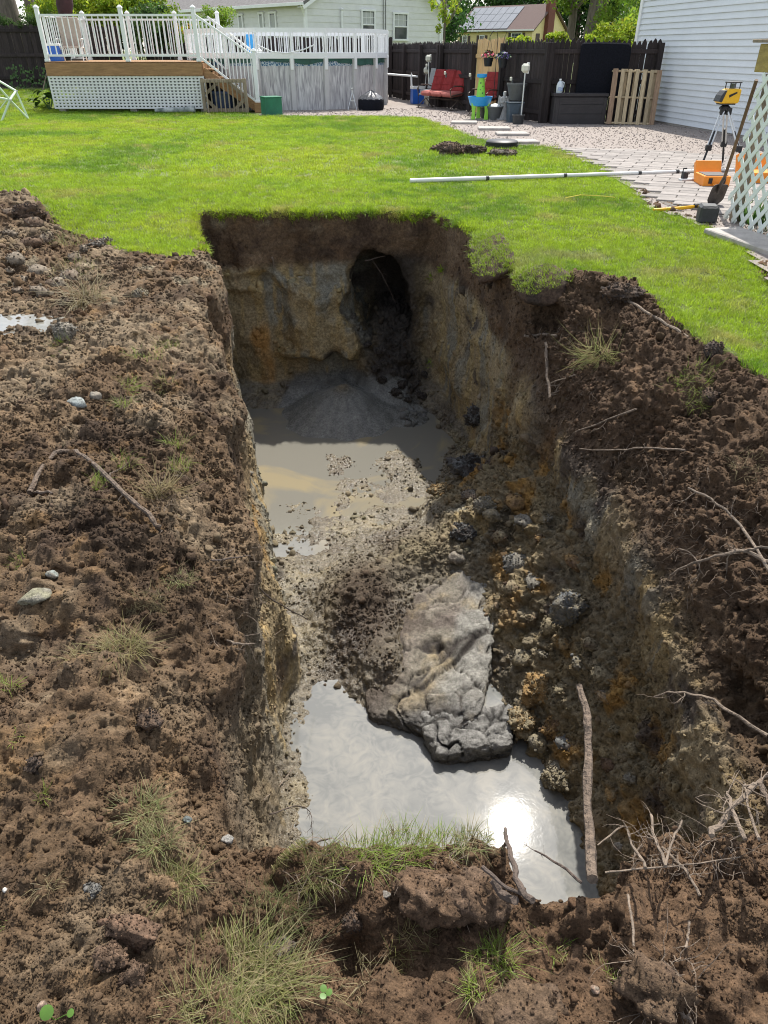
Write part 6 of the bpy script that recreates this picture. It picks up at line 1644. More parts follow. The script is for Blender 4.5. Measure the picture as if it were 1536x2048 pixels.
# sledgehammer
hm = G(1414, 447); ham = empty('sledgehammer', hm, 0, 'sledgehammer with black head and yellow handle on the lawn edge', 'hammer')
MB().box((0, 0, 0), (.2, .22, .19)).build('head', DGREY, ham, loc=(.0, .05, .097), rot=(0, 0, -.2), bevel=.025)
he = G(1306, 424) - hm; hs_ = G(1396, 421) - hm
MB().tube([Vector((-.02, .10, .09)), hs_ + Vector((0, 0, .05)), hs_.lerp(he, .5) + Vector((0, 0, .03)), he + Vector((0, 0, .025))], [.016, .018, .022, .016], 8).build('handle', YELLOW, ham, True)
MB().tube([hs_ + Vector((.05, .02, .06)), hs_ + Vector((-.06, 0, .055))], .026, 8).build('collar', DGREY, ham, True)
ys_ = MB(); q = [G(1130, 403), G(1160, 397), G(1200, 399), G(1228, 402)]
ys_.tube([p + Vector((0, 0, .045)) for p in q], .006, 5); tag(ys_.build('yellow_string', mat('yellow_string_mat', (.75, .62, .1), .6, .1, 5), None, True), 'short piece of yellow line lying on the lawn below the white rod', 'string')

# ------------------------------------------------------------------ yard things along the right fences
DBY = 21.05
db0, db1 = D(1102, 245, DBY).x, D(1210, 245, DBY).x; dbh = D(1150, 190, DBY).z; dbw = db1 - db0
db = empty('storage_box', (db0, DBY, 0), 0, 'dark brown storage box standing before the fence', 'storage box')
bx('body', db, (dbw / 2, .33, dbh / 2 - .02), (dbw - .06, .62, dbh - .06), DKBRN); bx('lid', db, (dbw / 2, .33, dbh), (dbw, .68, .07), DKBRN)
for z in (.30, .55): bx('panel_groove', db, (dbw / 2 + .06, .015, z * dbh / .8), (dbw - .3, .012, .012), BLACK)
for q in (.12, dbw - .06): bx('corner_post', db, (q, .02, dbh / 2 - .03), (.09, .03, dbh - .08), DKBRN)
jg = empty('jug', (D(1118, 186, DBY + .2).x, DBY + .2, dbh + .036), 0, 'clear plastic jug with blue label on the storage box', 'jug')
MB().lathe([(.075, 0), (.085, .02), (.085, .17), (.06, .24), (.025, .27), (.025, .29)], 16).build('bottle', CLOTH, jg, True); MB().lathe([(.03, .285), (.03, .315)], 12).build('cap', WHITE, jg, True)
MB().prism([(-.06, .05), (.06, .05), (.06, .14), (-.06, .14)], .004, 'y', (0, -.087, 0)).build('label', mat('blue_label', (.10, .20, .45), .5, .8, 25, col2=(.6, .66, .7)), jg)
MB().tube([(.05, 0, .26), (.10, 0, .23), (.10, 0, .15), (.08, 0, .12)], .014, 7).build('handle', CLOTH, jg, True)
fx0, fx1 = D(1156, 140, 21.45).x, D(1256, 140, 21.45).x; fz1 = D(1200, 84, 21.45).z; fz0 = D(1200, 192, 21.45).z
fm = MB(); w = fx1 - fx0; fm.prism([(0, fz0), (w * .9, fz0 - .05), (w * .99, fz0 + .5), (w, fz1 - .22), (w * .985, fz1 - .08), (w * .93, fz1 - .02), (w * .3, fz1), (.05, fz1 - .01), (0, fz1 - .05)], .09, 'y', (fx0, 21.44, 0))
fo = fm.build('hanging_mat', FOAM, None, bevel=.03); tag(fo, 'thick black mat hung over the pointed fence', 'mat')
# pallet
pb = D(1211, 247, 20.95); pt_ = D(1332, 139, 21.1); pw = D(1308, 247, 20.95).x - pb.x; ph = pt_.z + .02
pal = empty('pallet', (pb.x, 20.9, .01), .03, 'wooden pallet leaning upright against the fence and house', 'pallet')
pal.rotation_euler = (0, .03, .03)
def palb(name, x, w, z0, z1, y, m): bx(name, pal, (x, y + (z0 + z1) / 2 * .16, (z0 + z1) / 2), (w, .022, z1 - z0), m, (-.16, 0, 0))
for i in range(7):
    x = .07 + i * (pw - .14) / 6
    palb('board', x, .13 if i in (0, 6) else .095, .02, ph, 0.0, PALD if i in (0, 6) else PALW)
for z in (.05, ph / 2, ph - .06):
    bx('stringer', pal, (pw / 2, .06 + z * .16, z), (pw, .09, .04), PALW, (-.16, 0, 0))
for i in range(5): palb('back_board', .12 + i * (pw - .24) / 4, .09, .02, ph, .12, PALW)
wg = empty('wire_panel', (D(1285, 240, 21.3).x, 21.3, 0), 0, 'dark wire grid panel behind the pallet', 'wire panel')
for i in range(5): MB().tube([(i * .07, 0, .05), (i * .07, .12, 1.0)], .006, 4).build('vertical_wire', BLACK, wg)
for i in range(12): MB().tube([(0, .01 + i * .01, .08 + i * .08), (.30, .01 + i * .01, .08 + i * .08)], .006, 4).build('cross_wire', BLACK, wg)
# water table
wt = G(960, 241); t_ = empty('water_table', wt + Vector((0, .3, 0)), 0, 'children\'s water table with blue basin, lime legs and tower', 'water table')
k_ = 1 / 74.0
bz0, bz1 = 24 * k_, 42 * k_
MB().lathe([(.18, bz0), (.27, bz0 + .03), (.335, bz1 - .03), (.345, bz1), (.31, bz1), (.30, bz1 - .06), (.05, bz0 + .05)], 28).build('basin', LBLUE, t_, True)
for a in (-2.3, -.84, 1.57):
    MB().prism([(-.06, 0), (.06, 0), (.045, .2), (.075, bz0 + .1), (-.075, bz0 + .1), (-.045, .2)], .05, 'y').build('leg', LIME, t_, bevel=.012, loc=(.27 * math.cos(a), .27 * math.sin(a) * .8, 0), rot=(0, 0, .3 * math.cos(a)))
tow = MB().lathe([(.125, bz1 - .02), (.115, bz1 + .15), (.07, bz1 + .44)], 14).build('tower', LIME, t_, True, loc=(.02, .08, 0))
MB().lathe([(.06, bz1 + .43), (.135, bz1 + .46), (.14, bz1 + .53), (.12, bz1 + .53), (.1, bz1 + .49)], 18).build('top_tray', LBLUE, t_, True, loc=(.02, .08, 0))
for i in range(4): MB().lathe([(.018, 0), (.018, .012)], 8).build('tower_hole', DGREY, tow, rot=(math.pi / 2, 0, 0), loc=((-1) ** i * .03, -.105 + i * .009, bz1 + .08 + i * .08))
# patio furniture
def glider(name, loc, rz, w, nback, lab, greyc=False):
    g = empty(name, loc, rz, lab, 'chair' if w < 1 else 'loveseat')
    ns_ = nback
    cw = w / ns_
    for i in range(ns_):
        x = -w / 2 + cw * (i + .5)
        s = MB().box((0, 0, 0), (cw - .02, .52, .13)).build('seat_cushion', REDL, g, bevel=.045, loc=(x, -.02, .46), rot=(.08, 0, 0))
        mbk = MB().box((0, 0, 0), (cw - .02, .14, .66)); bk = mbk.build('back_cushion', RED, g, bevel=.05, loc=(x, .30, .80), rot=(-.32, 0, 0))
        for z in (-.12, .1): MB().tube([(-cw / 2 + .03, -.075, z), (cw / 2 - .03, -.075, z)], .008, 5).build('tuft_seam', RED, bk)
    for sx in (-w / 2 - .03, w / 2 + .03):
        MB().tube([(sx, .44, 1.12), (sx, .26, .5), (sx, -.28, .42)], .017, 7).build('side_frame', BRONZE, g, True)
        MB().tube([(sx, -.30, .36), (sx, -.36, .6), (sx, -.2, .69), (sx, .1, .68), (sx, .3, .62)], .017, 7).build('armrest', BRONZE, g, True)
        MB().tube([(sx, -.34, .0), (sx, -.24, .12), (sx, .0, .30), (sx, .22, .12), (sx, .34, 0)], .017, 7).build('rocker_leg', BRONZE, g, True)
        MB().tube([(sx, -.38, .02), (sx, .38, .02)], .016, 7).build('base_rail', BRONZE, g, True)
    MB().tube([(-w / 2, .02, .30), (w / 2, .02, .30)], .016, 7).build('cross_bar', BRONZE, g, True); MB().tube([(-w / 2, .42, 1.1), (w / 2, .42, 1.1)], .016, 7).build('top_bar', BRONZE, g, True)
    return g
gl = G(878, 217)
glider('glider_loveseat', (1.9, 26.8, 0), math.radians(-55), 1.65, 3, 'red cushioned glider loveseat before the dark fence')
gc = empty('grey_chair', (1.62, 28.0, 0), math.radians(-44), 'grey cushioned chair half hidden behind the red loveseat', 'chair')
bx('back_cushion', gc, (0, .28, .82), (.6, .12, .62), GREYC, (-.3, 0, 0)); bx('seat_cushion', gc, (0, 0, .46), (.58, .5, .12), GREYC)
for sx in (-.32, .32):
    MB().tube([(sx, -.3, 0), (sx, -.3, .62), (sx, .26, .66)], .016, 7).build('arm_frame', BRONZE, gc, True); MB().tube([(sx, .25, 0), (sx, .4, 1.1)], .016, 7).build('back_frame', BRONZE, gc, True)
glider('glider_chair', (2.98, 23.9, 0), math.radians(-48), .62, 1, 'red cushioned glider chair behind the water table')
cl = G(836, 209); co = empty('cooler', (cl.x, cl.y + .1, 0), .25, 'blue cooler with white lid left of the red loveseat', 'cooler')
bx('body', co, (0, .1, .25), (.42, .34, .46), BLUEP); bx('lid', co, (0, .1, .52), (.45, .37, .09), WHITE); bx('label', co, (.05, -.075, .32), (.1, .006, .04), WHITE)
MB().tube([(-.22, .1, .52), (-.24, .1, .85), (-.23, .14, .95), (-.2, .1, .85)], .035, 8).build('handle', WHITE, co, True)
bk = empty('white_bucket', (cl.x + .38, cl.y - .1, 0), 0, 'cream bucket under the front of the red loveseat', 'bucket'); MB().lathe([(.12, 0), (.15, .32), (.155, .34)], 18).build('body', mat('cream_plastic', (.55, .48, .36), .6, .1, 5), bk, True); MB().lathe([(.16, .31), (.16, .34)], 18).build('rim', WHITE, bk, True)
# covered fire pit
fp = G(742, 222); fpo = empty('covered_fire_pit', fp + Vector((0, .3, 0)), 0, 'round fire pit under a black and grey cover by the pool', 'fire pit')
MB().lathe([(.40, .02), (.42, .10), (.42, .30), (.40, .33)], 32).build('drum', FOAM, fpo, True)
fv = MB(); fv.lathe([(.41, .31), (.36, .37), (.22, .46), (.06, .545), (.015, .57)], 40)
fv.v = [(x * (1 + .03 * math.sin(13 * math.atan2(y, x))), y * (1 + .03 * math.sin(13 * math.atan2(y, x))), z + .012 * math.sin(13 * math.atan2(y, x) + 1)) for x, y, z in fv.v]
fv.build('cover_top', mat('shiny_cover', (.10, .10, .105), .25, .6, 5, .3, 15), fpo, True)
for a in (.3, 2.4, 4.5): MB().tube([(.34 * math.cos(a), .34 * math.sin(a), 0), (.34 * math.cos(a), .34 * math.sin(a), .08)], .02, 6).build('foot', BLACK, fpo)
ts = G(705, 221); tso = empty('camera_tripod', ts + Vector((0, .1, 0)), 0, 'small white three-legged stand before the pool wall', 'stand')
for a in (-2.4, -.7, 1.5): MB().tube([(0, 0, .52), (.20 * math.cos(a), .20 * math.sin(a), 0)], .014, 6).build('leg', ALU, tso, True)
MB().lathe([(.03, .5), (.03, .58), (.05, .6), (.05, .63)], 10).build('head', ALU, tso, True); MB().box((0, 0, .27), (.16, .02, .02)).build('spreader', ALU, tso)
# statue, pots, bins
sg = G(1007, 241); sto = empty('garden_statue', sg + Vector((0, .15, 0)), 0, 'grey stone figurine in a long robe on a low base', 'statue')
sv_ = MB(); sv_.lathe([(.15, .04), (.14, .08), (.095, .25), (.075, .40), (.095, .50), (.10, .55), (.04, .59)], 18); sv_.v = [(x * (1 + .06 * math.sin(8 * math.atan2(y, x))), y * .75, z) for x, y, z in sv_.v]; sv_.build('robe', STONEW, sto, True)
MB().lathe([(.005, .57), (.04, .59), (.052, .635), (.045, .68), (.02, .70)], 14).build('head', STONEW, sto, True)
MB().tube([(-.09, -.02, .53), (-.1, -.07, .43), (-.02, -.11, .45)], [.035, .03, .022], 7).build('arm', STONEW, sto, True); MB().tube([(.09, -.02, .53), (.1, -.07, .43), (.02, -.11, .45)], [.035, .03, .022], 7).build('arm', STONEW, sto, True)
for s in (-1, 1): MB().prism([(0, .34), (s * .17, .38), (s * .15, .60), (s * .04, .54)], .02, 'y', (0, .07, 0)).build('wing', STONEW, sto)
MB().box((0, .02, .02), (.4, .3, .05)).build('base', STONEW, sto, bevel=.01)
def pot(px, py, zb, r0, r1, h, m, lab, name='planter', dy=.2, cat='pot'):
    p = G(px, py); o = empty(name, (p.x, p.y + dy, zb), 0, lab, cat)
    MB().lathe([(r0, 0), (r1 * .97, h * .85), (r1, h * .86), (r1 * 1.04, h * .87), (r1 * 1.04, h), (r1 * .95, h), (r1 * .9, h * .8), (.02, h * .75)], 22).build('body', m, o, True)
    return o
st2 = pot(1030, 243, .50, .17, .27, .40, MGREY, 'grey ribbed plant pot on a dark stand by the fence'); 
for a in (0.5, 2.6, 4.7): MB().tube([(.2 * math.cos(a), .2 * math.sin(a), -.50), (.12 * math.cos(a), .12 * math.sin(a), .02)], .015, 6).build('stand_leg', BLACK, st2)
tb = pot(990, 241, 0, .17, .24, .34, MGREY, 'dark grey tub with a white cloth inside, beside the statue'); MB().lathe([(.2, .30), (.12, .38), (.03, .40)], 12).build('cloth', WHITE2, tb, True)
tb2 = pot(975, 238, 0, .16, .22, .28, DGREY, 'black pot under the water table')
bn = G(1030, 246); bno = empty('bin', (bn.x, bn.y + .1, 0), .1, 'slate blue plastic bin below the grey pot', 'bin')
MB().prism([(-.17, 0), (.17, 0), (.20, .46), (-.20, .46)], .30, 'y', (0, .1, .0)).build('body', SLATEB, bno, bevel=.02); bx('rim', bno, (0, .1, .47), (.43, .33, .03), SLATEB)
MB().tube([(.05, -.08, .1), (.0, -.1, .22), (.08, -.1, .22), (.06, -.08, .08), (.1, -.08, .4)], .008, 6).build('cord', DGREY, bno, True)
bk2 = pot(1036, 249, 0, .13, .16, .22, DGREY, 'low black pot in front of the slate blue bin', dy=.05)
# lamps on poles
def lamp_pole(px, py, tx, ty, d, lab, r=.018):
    b_ = G(px, py); b_.y = d; b_ = D(px, py, d); t = D(tx, ty, d); o = empty('pole_lamp', (b_.x, d, 0), 0, lab, 'lamp')
    MB().tube([(0, 0, 0), (t.x - b_.x, 0, t.z)], r, 8).build('pole', ALU, o, True)
    bx('shade', o, (t.x - b_.x, 0, t.z + .02), (.20, .16, .20), mat('cream_lamp', (.62, .62, .52), .5, .1, 5), bevel=.05)
    bx('back_plate', o, (t.x - b_.x + .07, .05, t.z + .02), (.05, .12, .24), WHITE2)
    return o
lamp_pole(1041, 248, 1051, 138, 21.3, 'cream solar lamp on a tall pole left of the gate')
lamp_pole(858, 212, 857, 118, 28.6, 'cream lamp on a pole behind the grey chair', .025)
lamp_pole(848, 206, 853, 142, 29.2, 'low cream lamp left of the grey chair pole', .012)
# hanging baskets on hooks
def basket(px, py, d, petals, lab, hx):
    c = D(px, py, d); o = empty('hanging_basket', c, 0, lab, 'flower basket')
    MB().lathe([(.10, -.2), (.14, 0), (.145, .01), (.12, -.02)], 18).build('pot', BLACK, o, True)
    r = random.Random(px); lf = MB(); pt = MB()
    for i in range(150):
        a, e = r.uniform(0, 6.28), r.uniform(0, 1); q = Vector((math.cos(a) * .2 * math.sqrt(e), math.sin(a) * .2 * math.sqrt(e), .02 + .12 * (1 - e) + r.uniform(-.03, .04)))
        mb_ = pt if r.random() < .5 else lf; s = r.uniform(.015, .03); R = Euler((r.uniform(-1, 1), r.uniform(-1, 1), r.uniform(0, 6))).to_matrix()
        mb_.add([q + R @ Vector(v) for v in ((-s, -s, 0), (s, -s, 0), (s, s, 0), (-s, s, 0))], [(0, 1, 2, 3)])
    tag(pt.build('petals', petals, o), kind='stuff'); tag(lf.build('leaves', mat('basket_leaf', (.05, .12, .03), .6, .4, 20), o), kind='stuff')
    for a in (0, 2.1, 4.2): MB().tube([(.14 * math.cos(a), .14 * math.sin(a), 0), (0, 0, .5)], .004, 4).build('hanger', BLACK, o)
    MB().tube([(0, 0, .5), (hx * .3, 0, .62), (hx * .8, .1, .6), (hx, .2, .45), (hx, .22, -c.z)], .009, 6).build('hook', BLACK, o, True)
basket(977, 116, 23.4, PINK, 'hanging basket of pink flowers before the new pine boards', .25)
basket(1006, 118, 22.9, PURP, 'hanging basket of violet flowers on the dark post', .18)
for i, (px, py, d) in enumerate(((853, 131, 28.2), (890, 146, 26.2), (940, 150, 24.8), (1022, 158, 22.3))):
    p = D(px, py, d); o = empty('fence_light', p, -1.2, ('small white solar light on the fence post left of the loveseat', 'small white solar light on the fence above the loveseat', 'small white solar light on the post before the pine boards', 'small white solar light on the dark fence above the grey pot')[i], 'light')
    bx('lens', o, (0, 0, 0), (.09, .05, .10), mat('cream_lamp', (.62, .62, .52), .5, .1, 5), bevel=.02); bx('bracket', o, (0, .04, -.06), (.04, .04, .12), MGREY)

# ------------------------------------------------------------------ climbing dome at the left margin
dm = empty('climbing_dome', G(30, 243), 0, 'white metal tube climbing dome at the left edge of the lawn', 'climbing frame')
o_ = G(30, 243)
def dp(px, py, d): return D(px, py, d) - o_
nodes_ = {'a': dp(-12, 156, 22.6), 'b': dp(32, 182, 22.6), 'c': dp(57, 238, 22.7), 'd': dp(20, 200, 22.2), 'e': dp(3, 243, 22.0), 'f': dp(-30, 190, 22.0), 'g': dp(-10, 165, 21.9), 'h': dp(10, 205, 24.2), 'i': dp(-8, 228, 24.3), 'j': dp(-40, 243, 21.9)}
nodes_['c'].z = max(nodes_['c'].z, .0); 
for s in ('ab', 'bc', 'bd', 'de', 'dc', 'gd', 'fd', 'bh', 'hi', 'ag', 'fj', 'gf'):
    MB().tube([nodes_[s[0]], nodes_[s[1]]], .028 if s not in ('bh', 'hi') else .022, 8).build('tube', mat('dome_tube', (.60, .72, .55), .5, .1, 4), dm, True)
for kx in 'abdfg': MB().lathe([(.04, -.02), (.045, 0), (.04, .02)], 10).build('joint', ALU, dm, True, loc=nodes_[kx])

# ------------------------------------------------------------------ neighbouring houses
def window(par, x, z, w, h, axis, m_frame=WHITE, curt=True, mull=True, off=.0):
    """window on a wall of a house; axis 'x' wall along local x facing -y, axis 'y' wall along local y facing -x"""
    o = empty('window', (x, -off, z) if axis == 'x' else (-off, x, z), 0 if axis == 'x' else -math.pi / 2, parent=par)
    for s in (-1, 1): bx('jamb', o, (s * (w / 2), -.04, 0), (.10, .07, h + .1), m_frame)
    bx('head', o, (0, -.045, h / 2), (w + .16, .08, .10), m_frame); bx('sill', o, (0, -.06, -h / 2), (w + .18, .12, .09), m_frame); bx('meeting_rail', o, (0, -.035, 0), (w, .05, .06), m_frame)
    bx('pane', o, (0, -.012, h / 4), (w, .02, h / 2), GLASS); bx('pane', o, (0, -.013, -h / 4), (w, .02, h / 2), GLASS)
    if curt: bx('curtain', o, (0, -.0255, h * .22), (w * .8, .004, h * .42), CURT)
    if mull:
        for sx in (-.17, .17): bx('muntin', o, (sx * w, -.03, h / 4), (.018, .02, h / 2), m_frame)
        bx('muntin', o, (0, -.031, h / 4), (w, .02, .018), m_frame)
    return o
# grey ranch house
C0 = D(612, 60, 44.0); C0.z = 0; C1 = D(879, 60, 51.0); C1.z = 0
rz = math.atan2(C1.y - C0.y, C1.x - C0.x); GW = (C1 - C0).length; HE = 3.72
gh = empty('grey_house', C0, rz, 'pale grey ranch house with white windows behind the pool', 'house')
uu = Vector((math.cos(rz), math.sin(rz), 0)); vv = Vector((-math.sin(rz), math.cos(rz), 0))
GL = 17.0; RH = GW / 2 * .5
MB().prism([(0, 0), (GW, 0), (GW, HE), (GW / 2, HE + RH), (0, HE)], GL - .1, 'y', (0, GL / 2 + .06, 0)).build('wall_core', GREYS, gh)
ex = .285
for i in range(22):
    z = .3 + i * ex
    x0, x1 = 0, GW
    if z + ex > HE: k = (z + ex * .5 - HE) / RH * GW / 2; x0, x1 = max(0, k), min(GW, GW - k)
    if x1 - x0 < .5: continue
    MB().prism([(0, 0), (-.035, 0), (-.012, ex + .01), (0, ex + .01)], x1 - x0, 'x', ((x0 + x1) / 2, .0, z)).build('siding_board', GREYS, gh)
for i in range(12):
    MB().prism([(0, 0), (-.035, 0), (-.012, ex + .01), (0, ex + .01)], GL, 'y', (0, GL / 2, .3 + i * ex)).build('siding_board', GREYS, gh)
bx('corner_trim', gh, (-.02, -.02, HE / 2), (.16, .16, HE), WHITE); bx('corner_trim', gh, (GW + .02, -.02, HE / 2), (.16, .16, HE), WHITE)
sl_ = math.atan2(RH, GW / 2); RLn = GW / 2 / math.cos(sl_) + .55
for s in (-1, 1):
    cx = GW / 2 + s * (GW / 2 + .45) / 2 + (0); cz = HE + RH - (RLn / 2) * math.sin(sl_) + .12
    cx = GW / 2 + s * RLn / 2 * math.cos(sl_)
    bx('roof', gh, (cx, GL / 2, cz), (RLn, GL + 1.0, .14), SHING, (0, s * sl_, 0))
    bx('rake_board', gh, (cx, -.46, cz - .12), (RLn, .05, .26), WHITE, (0, s * sl_, 0)); bx('soffit', gh, (cx, -.22, cz - .14), (RLn, .46, .03), WHITE, (0, s * sl_, 0))
for s, xg in ((-1, -.5), (1, GW + .5)):
    bx('gutter', gh, (xg, GL / 2, HE - .12), (.14, GL + 1.0, .14), WHITE)
MB().tube([(-.5, -.3, HE - .15), (-.16, -.12, HE - .65), (-.14, -.12, 0)], .05, 8).build('downspout', WHITE, gh)
MB().tube([(GW + .5, -.3, HE - .15), (GW + .14, -.1, HE - .8), (GW + .14, -.1, 0)], .05, 8).build('downspout', WHITE, gh)
def on_gable(px, py): q = ray_plane(px, py, C0, vv) - C0; return q.dot(uu), q.z
def on_side(px, py): q = ray_plane(px, py, C0, uu) - C0; return q.dot(vv), q.z
for (xa, ya, xb, yb) in ((722, 20, 748, 78), (786, 26, 813, 80)):
    xl, zt = on_gable(xa, ya); xr, zb = on_gable(xb, yb); window(gh, (xl + xr) / 2, (zt + zb) / 2, xr - xl, zt - zb, 'x', off=.03)
for (xa, ya, xb, yb) in ((478, 26, 489, 62), (519, 22, 530, 62), (540, 20, 555, 62), (422, 30, 434, 62)):
    yl, zt = on_side(xa, ya); yr, zb = on_side(xb, yb); window(gh, (yl + yr) / 2, 2.0 + (zt - 2) * .4, abs(yl - yr), 1.5, 'y', off=.03, mull=False)
xv, zv = on_gable(681, 22); MB().tube([(xv, -.08, 1.0), (xv, -.08, zv), (xv + .0, -.16, zv + .1)], .07, 8).build('vent_pipe', WHITE, gh)
for px in (765, 770): xv, zv = on_gable(px, 0); MB().tube([(xv, -.06, 1.0), (xv, -.06, 5.4)], .018, 5).build('cable', DGREY, gh)

# yellow house
K0 = D(1063, 85, 108.0); K0.z = 0; L0 = D(915, 85, 116.0); L0.z = 0
rz = math.atan2((K0 - L0).y, (K0 - L0).x); YL = (K0 - L0).length
yh = empty('yellow_house', L0, rz, 'yellow house with solar panels and brick chimney behind the fence', 'house')
yu = Vector((math.cos(rz), math.sin(rz), 0)); yv = Vector((-math.sin(rz), math.cos(rz), 0))
ez = D(1063, 59, 108).z; YD = 8.0; YR = D(1100, 10, 111).z - ez
MB().prism([(0, 0), (YD, 0), (YD, ez), (YD / 2, ez + YR), (0, ez)], YL - .1, 'x', (YL / 2 - .06, 0, 0)).build('wall_core', YELS, yh)
for i in range(int(ez / .2)): MB().prism([(0, 0), (-.02, 0), (-.006, .21), (0, .21)], YL, 'x', (YL / 2, .0, i * .2)).build('siding_board', YELS, yh)
for i in range(int((ez + YR) / .2)):
    z = i * .2; k = 0 if z + .2 < ez else (z + .1 - ez) / YR * YD / 2
    if YD - 2 * k < .4: continue
    MB().prism([(0, 0), (.02, 0), (.006, .21), (0, .21)], YD - 2 * k, 'y', (YL - .008, YD / 2, z)).build('siding_board', YELS, yh)
ys2 = math.atan2(YR, YD / 2); yl2 = YD / 2 / math.cos(ys2) + .5
for s in (-1, 1):
    cy = YD / 2 + s * yl2 / 2 * math.cos(ys2); cz = ez + YR - yl2 / 2 * math.sin(ys2) + .1
    ro_ = bx('roof', yh, (YL / 2, cy, cz), (YL + .8, yl2, .14), SHINGB, (-s * ys2, 0, 0))
    if s < 0:
        nxp, nyp = 7, 3
        for i in range(nxp):
            for j in range(nyp): bx('solar_panel', ro_, (-YL / 2 + .55 + i * (YL * .68) / nxp, -yl2 / 2 + .55 + (j + .4) * (yl2 - .8) / nyp, .12), (YL * .68 / nxp - .05, (yl2 - .8) / nyp - .05, .05), SOLAR)
bx('gutter', yh, (YL / 2, -.46, ez - .05), (YL + .8, .14, .16), WHITE)
def on_front(px, py): q = ray_plane(px, py, L0, yv) - L0; return q.dot(yu), q.z
for (xa, ya, xb, yb) in ((926, 72, 934, 89), (960, 71, 968, 88), (1024, 66, 1042, 88)):
    xl, zt = on_front(xa, ya); xr, zb = on_front(xb, yb); zt = min(zt, ez - .25); window(yh, (xl + xr) / 2, zt - .75, xr - xl, 1.5, 'x', off=.03, curt=False)
    for s in (-1, 1): bx('shutter', yh, ((xl + xr) / 2 + s * ((xr - xl) / 2 + .32), -.05, zt - .75), (.34, .05, 1.5), SHUT)
ch = bx('chimney', yh, (YL + .28, YD * .42, 3.7), (.55, 1.5, 7.4), BRICK)
bx('chimney_cap', ch, (0, 0, 3.72), (.7, 1.4, .12), CONC)
bx('small_window', yh, (YL + .03, YD * .16, ez - .9), (.05, .9, 1.0), SHUT)

# ------------------------------------------------------------------ trees and shrubs
def leaf_mat(name, col):
    m = bpy.data.materials.new(name); nt, N, L = nodes_of(m); b = N['Principled BSDF']
    a = N.new('ShaderNodeAttribute'); a.attribute_name = 'col'
    L.new(a.outputs['Color'], b.inputs['Base Color']); b.inputs['Roughness'].default_value = .5; b.inputs['Specular IOR Level'].default_value = .3
    t = N.new('ShaderNodeBsdfTranslucent'); L.new(a.outputs['Color'], t.inputs['Color']); mx = N.new('ShaderNodeMixShader'); mx.inputs[0].default_value = .55
    L.new(b.outputs[0], mx.inputs[1]); L.new(t.outputs[0], mx.inputs[2]); L.new(mx.outputs[0], N['Material Output'].inputs['Surface'])
    return m
LEAFM = leaf_mat('tree_leaf', None)
def crown_mesh(name, n, rx, ry, rz_, leaf, col, seed, clumps=40, low=-1.0):
    """leaf quads gathered in clumps through a crown volume"""
    r = np.random.default_rng(seed)
    d = r.normal(size=(clumps, 3)); d /= np.linalg.norm(d, axis=1, keepdims=True); rad = r.random(clumps) ** .45
    C = d * rad[:, None] * .85; C = C[C[:, 2] > low]
    cs = r.uniform(.16, .36, len(C)); ct = r.uniform(.65, 1.4, len(C))
    k = r.integers(0, len(C), n); q = r.normal(size=(n, 3)); q /= np.linalg.norm(q, axis=1, keepdims=True)
    P = C[k] + q * (cs[k] * r.random(n) ** .5)[:, None]; P = P * np.array((rx, ry, rz_))
    a = r.normal(size=(n, 3)); a /= np.linalg.norm(a, axis=1, keepdims=True); b = np.cross(a, r.normal(size=(n, 3))); b /= np.linalg.norm(b, axis=1, keepdims=True)
    s = leaf * r.uniform(.6, 1.3, n)[:, None]
    V = np.stack([P - a * s, P + b * s * .55, P + a * s, P - b * s * .55], 1).reshape(-1, 3)
    F = np.arange(4 * n).reshape(n, 4)
    me = np_mesh(name, V, F, LEAFM, False)
    c = np.array(col) * (ct[k] * r.uniform(.75, 1.3, n))[:, None] * (1 + r.normal(0, .08, (n, 3)))
    set_attr(me, 'col', np.repeat(np.clip(c, .004, .6), 4, 0), 'FLOAT_COLOR')
    return me
def trunk_mesh(h, r0, r1, seed, limbs=5, spread=.5, fork=0):
    r = random.Random(seed); mb = MB()
    P = [Vector((0, 0, -.2))]; n = 8
    for i in range(n): P.append(P[-1] + Vector((r.gauss(0, .03) * h / n * 2, r.gauss(0, .03) * h / n * 2, (h + .2) / n)))
    R = [r0 * 1.25] + [r0 + (r1 - r0) * i / (n - 1) for i in range(n)]
    mb.tube(P, R, 12)
    for k in range(limbs):
        i = r.randrange(n // 2, n); a = r.uniform(0, 6.28); d = Vector((math.cos(a) * spread, math.sin(a) * spread, 1 - spread * .4)).normalized(); q = [P[i]]; l = h * r.uniform(.3, .55)
        for s in range(5): d = (d + Vector((r.gauss(0, .15), r.gauss(0, .15), .05))).normalized(); q.append(q[-1] + d * l / 5)
        rr = R[i] * .55; mb.tube(q, [rr, rr * .85, rr * .7, rr * .5, rr * .35, rr * .15], 8)
    return mb.mesh('trunk', BARKT, True)
def tree(loc, lab, th, r0, crown, cz, seed, limbs=5, spread=.5, name='tree', group=None, cat='tree'):
    o = empty(name, loc, random.uniform(0, 6), lab, cat, group)
    link('trunk', trunk_mesh(th, r0, r0 * .45, seed, limbs, spread), o)
    link('crown', crown, o, (0, 0, cz))
    return o
DG, MG, YG, LG = (.035, .085, .018), (.075, .15, .025), (.26, .34, .03), (.17, .26, .03)
cw1 = crown_mesh('crown', 9000, 6, 6, 6.2, .19, DG, 1, 70); cw2 = crown_mesh('crown', 9000, 5.5, 5.5, 6.5, .18, MG, 2, 70); cw3 = crown_mesh('crown', 8000, 5, 5, 5.5, .2, (.032, .07, .016), 3, 60)
wood = [(-34, 90, cw2), (-25, 96, cw1), (-15, 100, cw1), (-5, 98, cw3), (5.2, 96, cw1), (10.5, 140, cw2), (18, 134, cw1), (25, 142, cw3), (31, 136, cw1), (38, 134, cw2), (45, 138, cw3), (52, 132, cw1), (60, 138, cw2)]
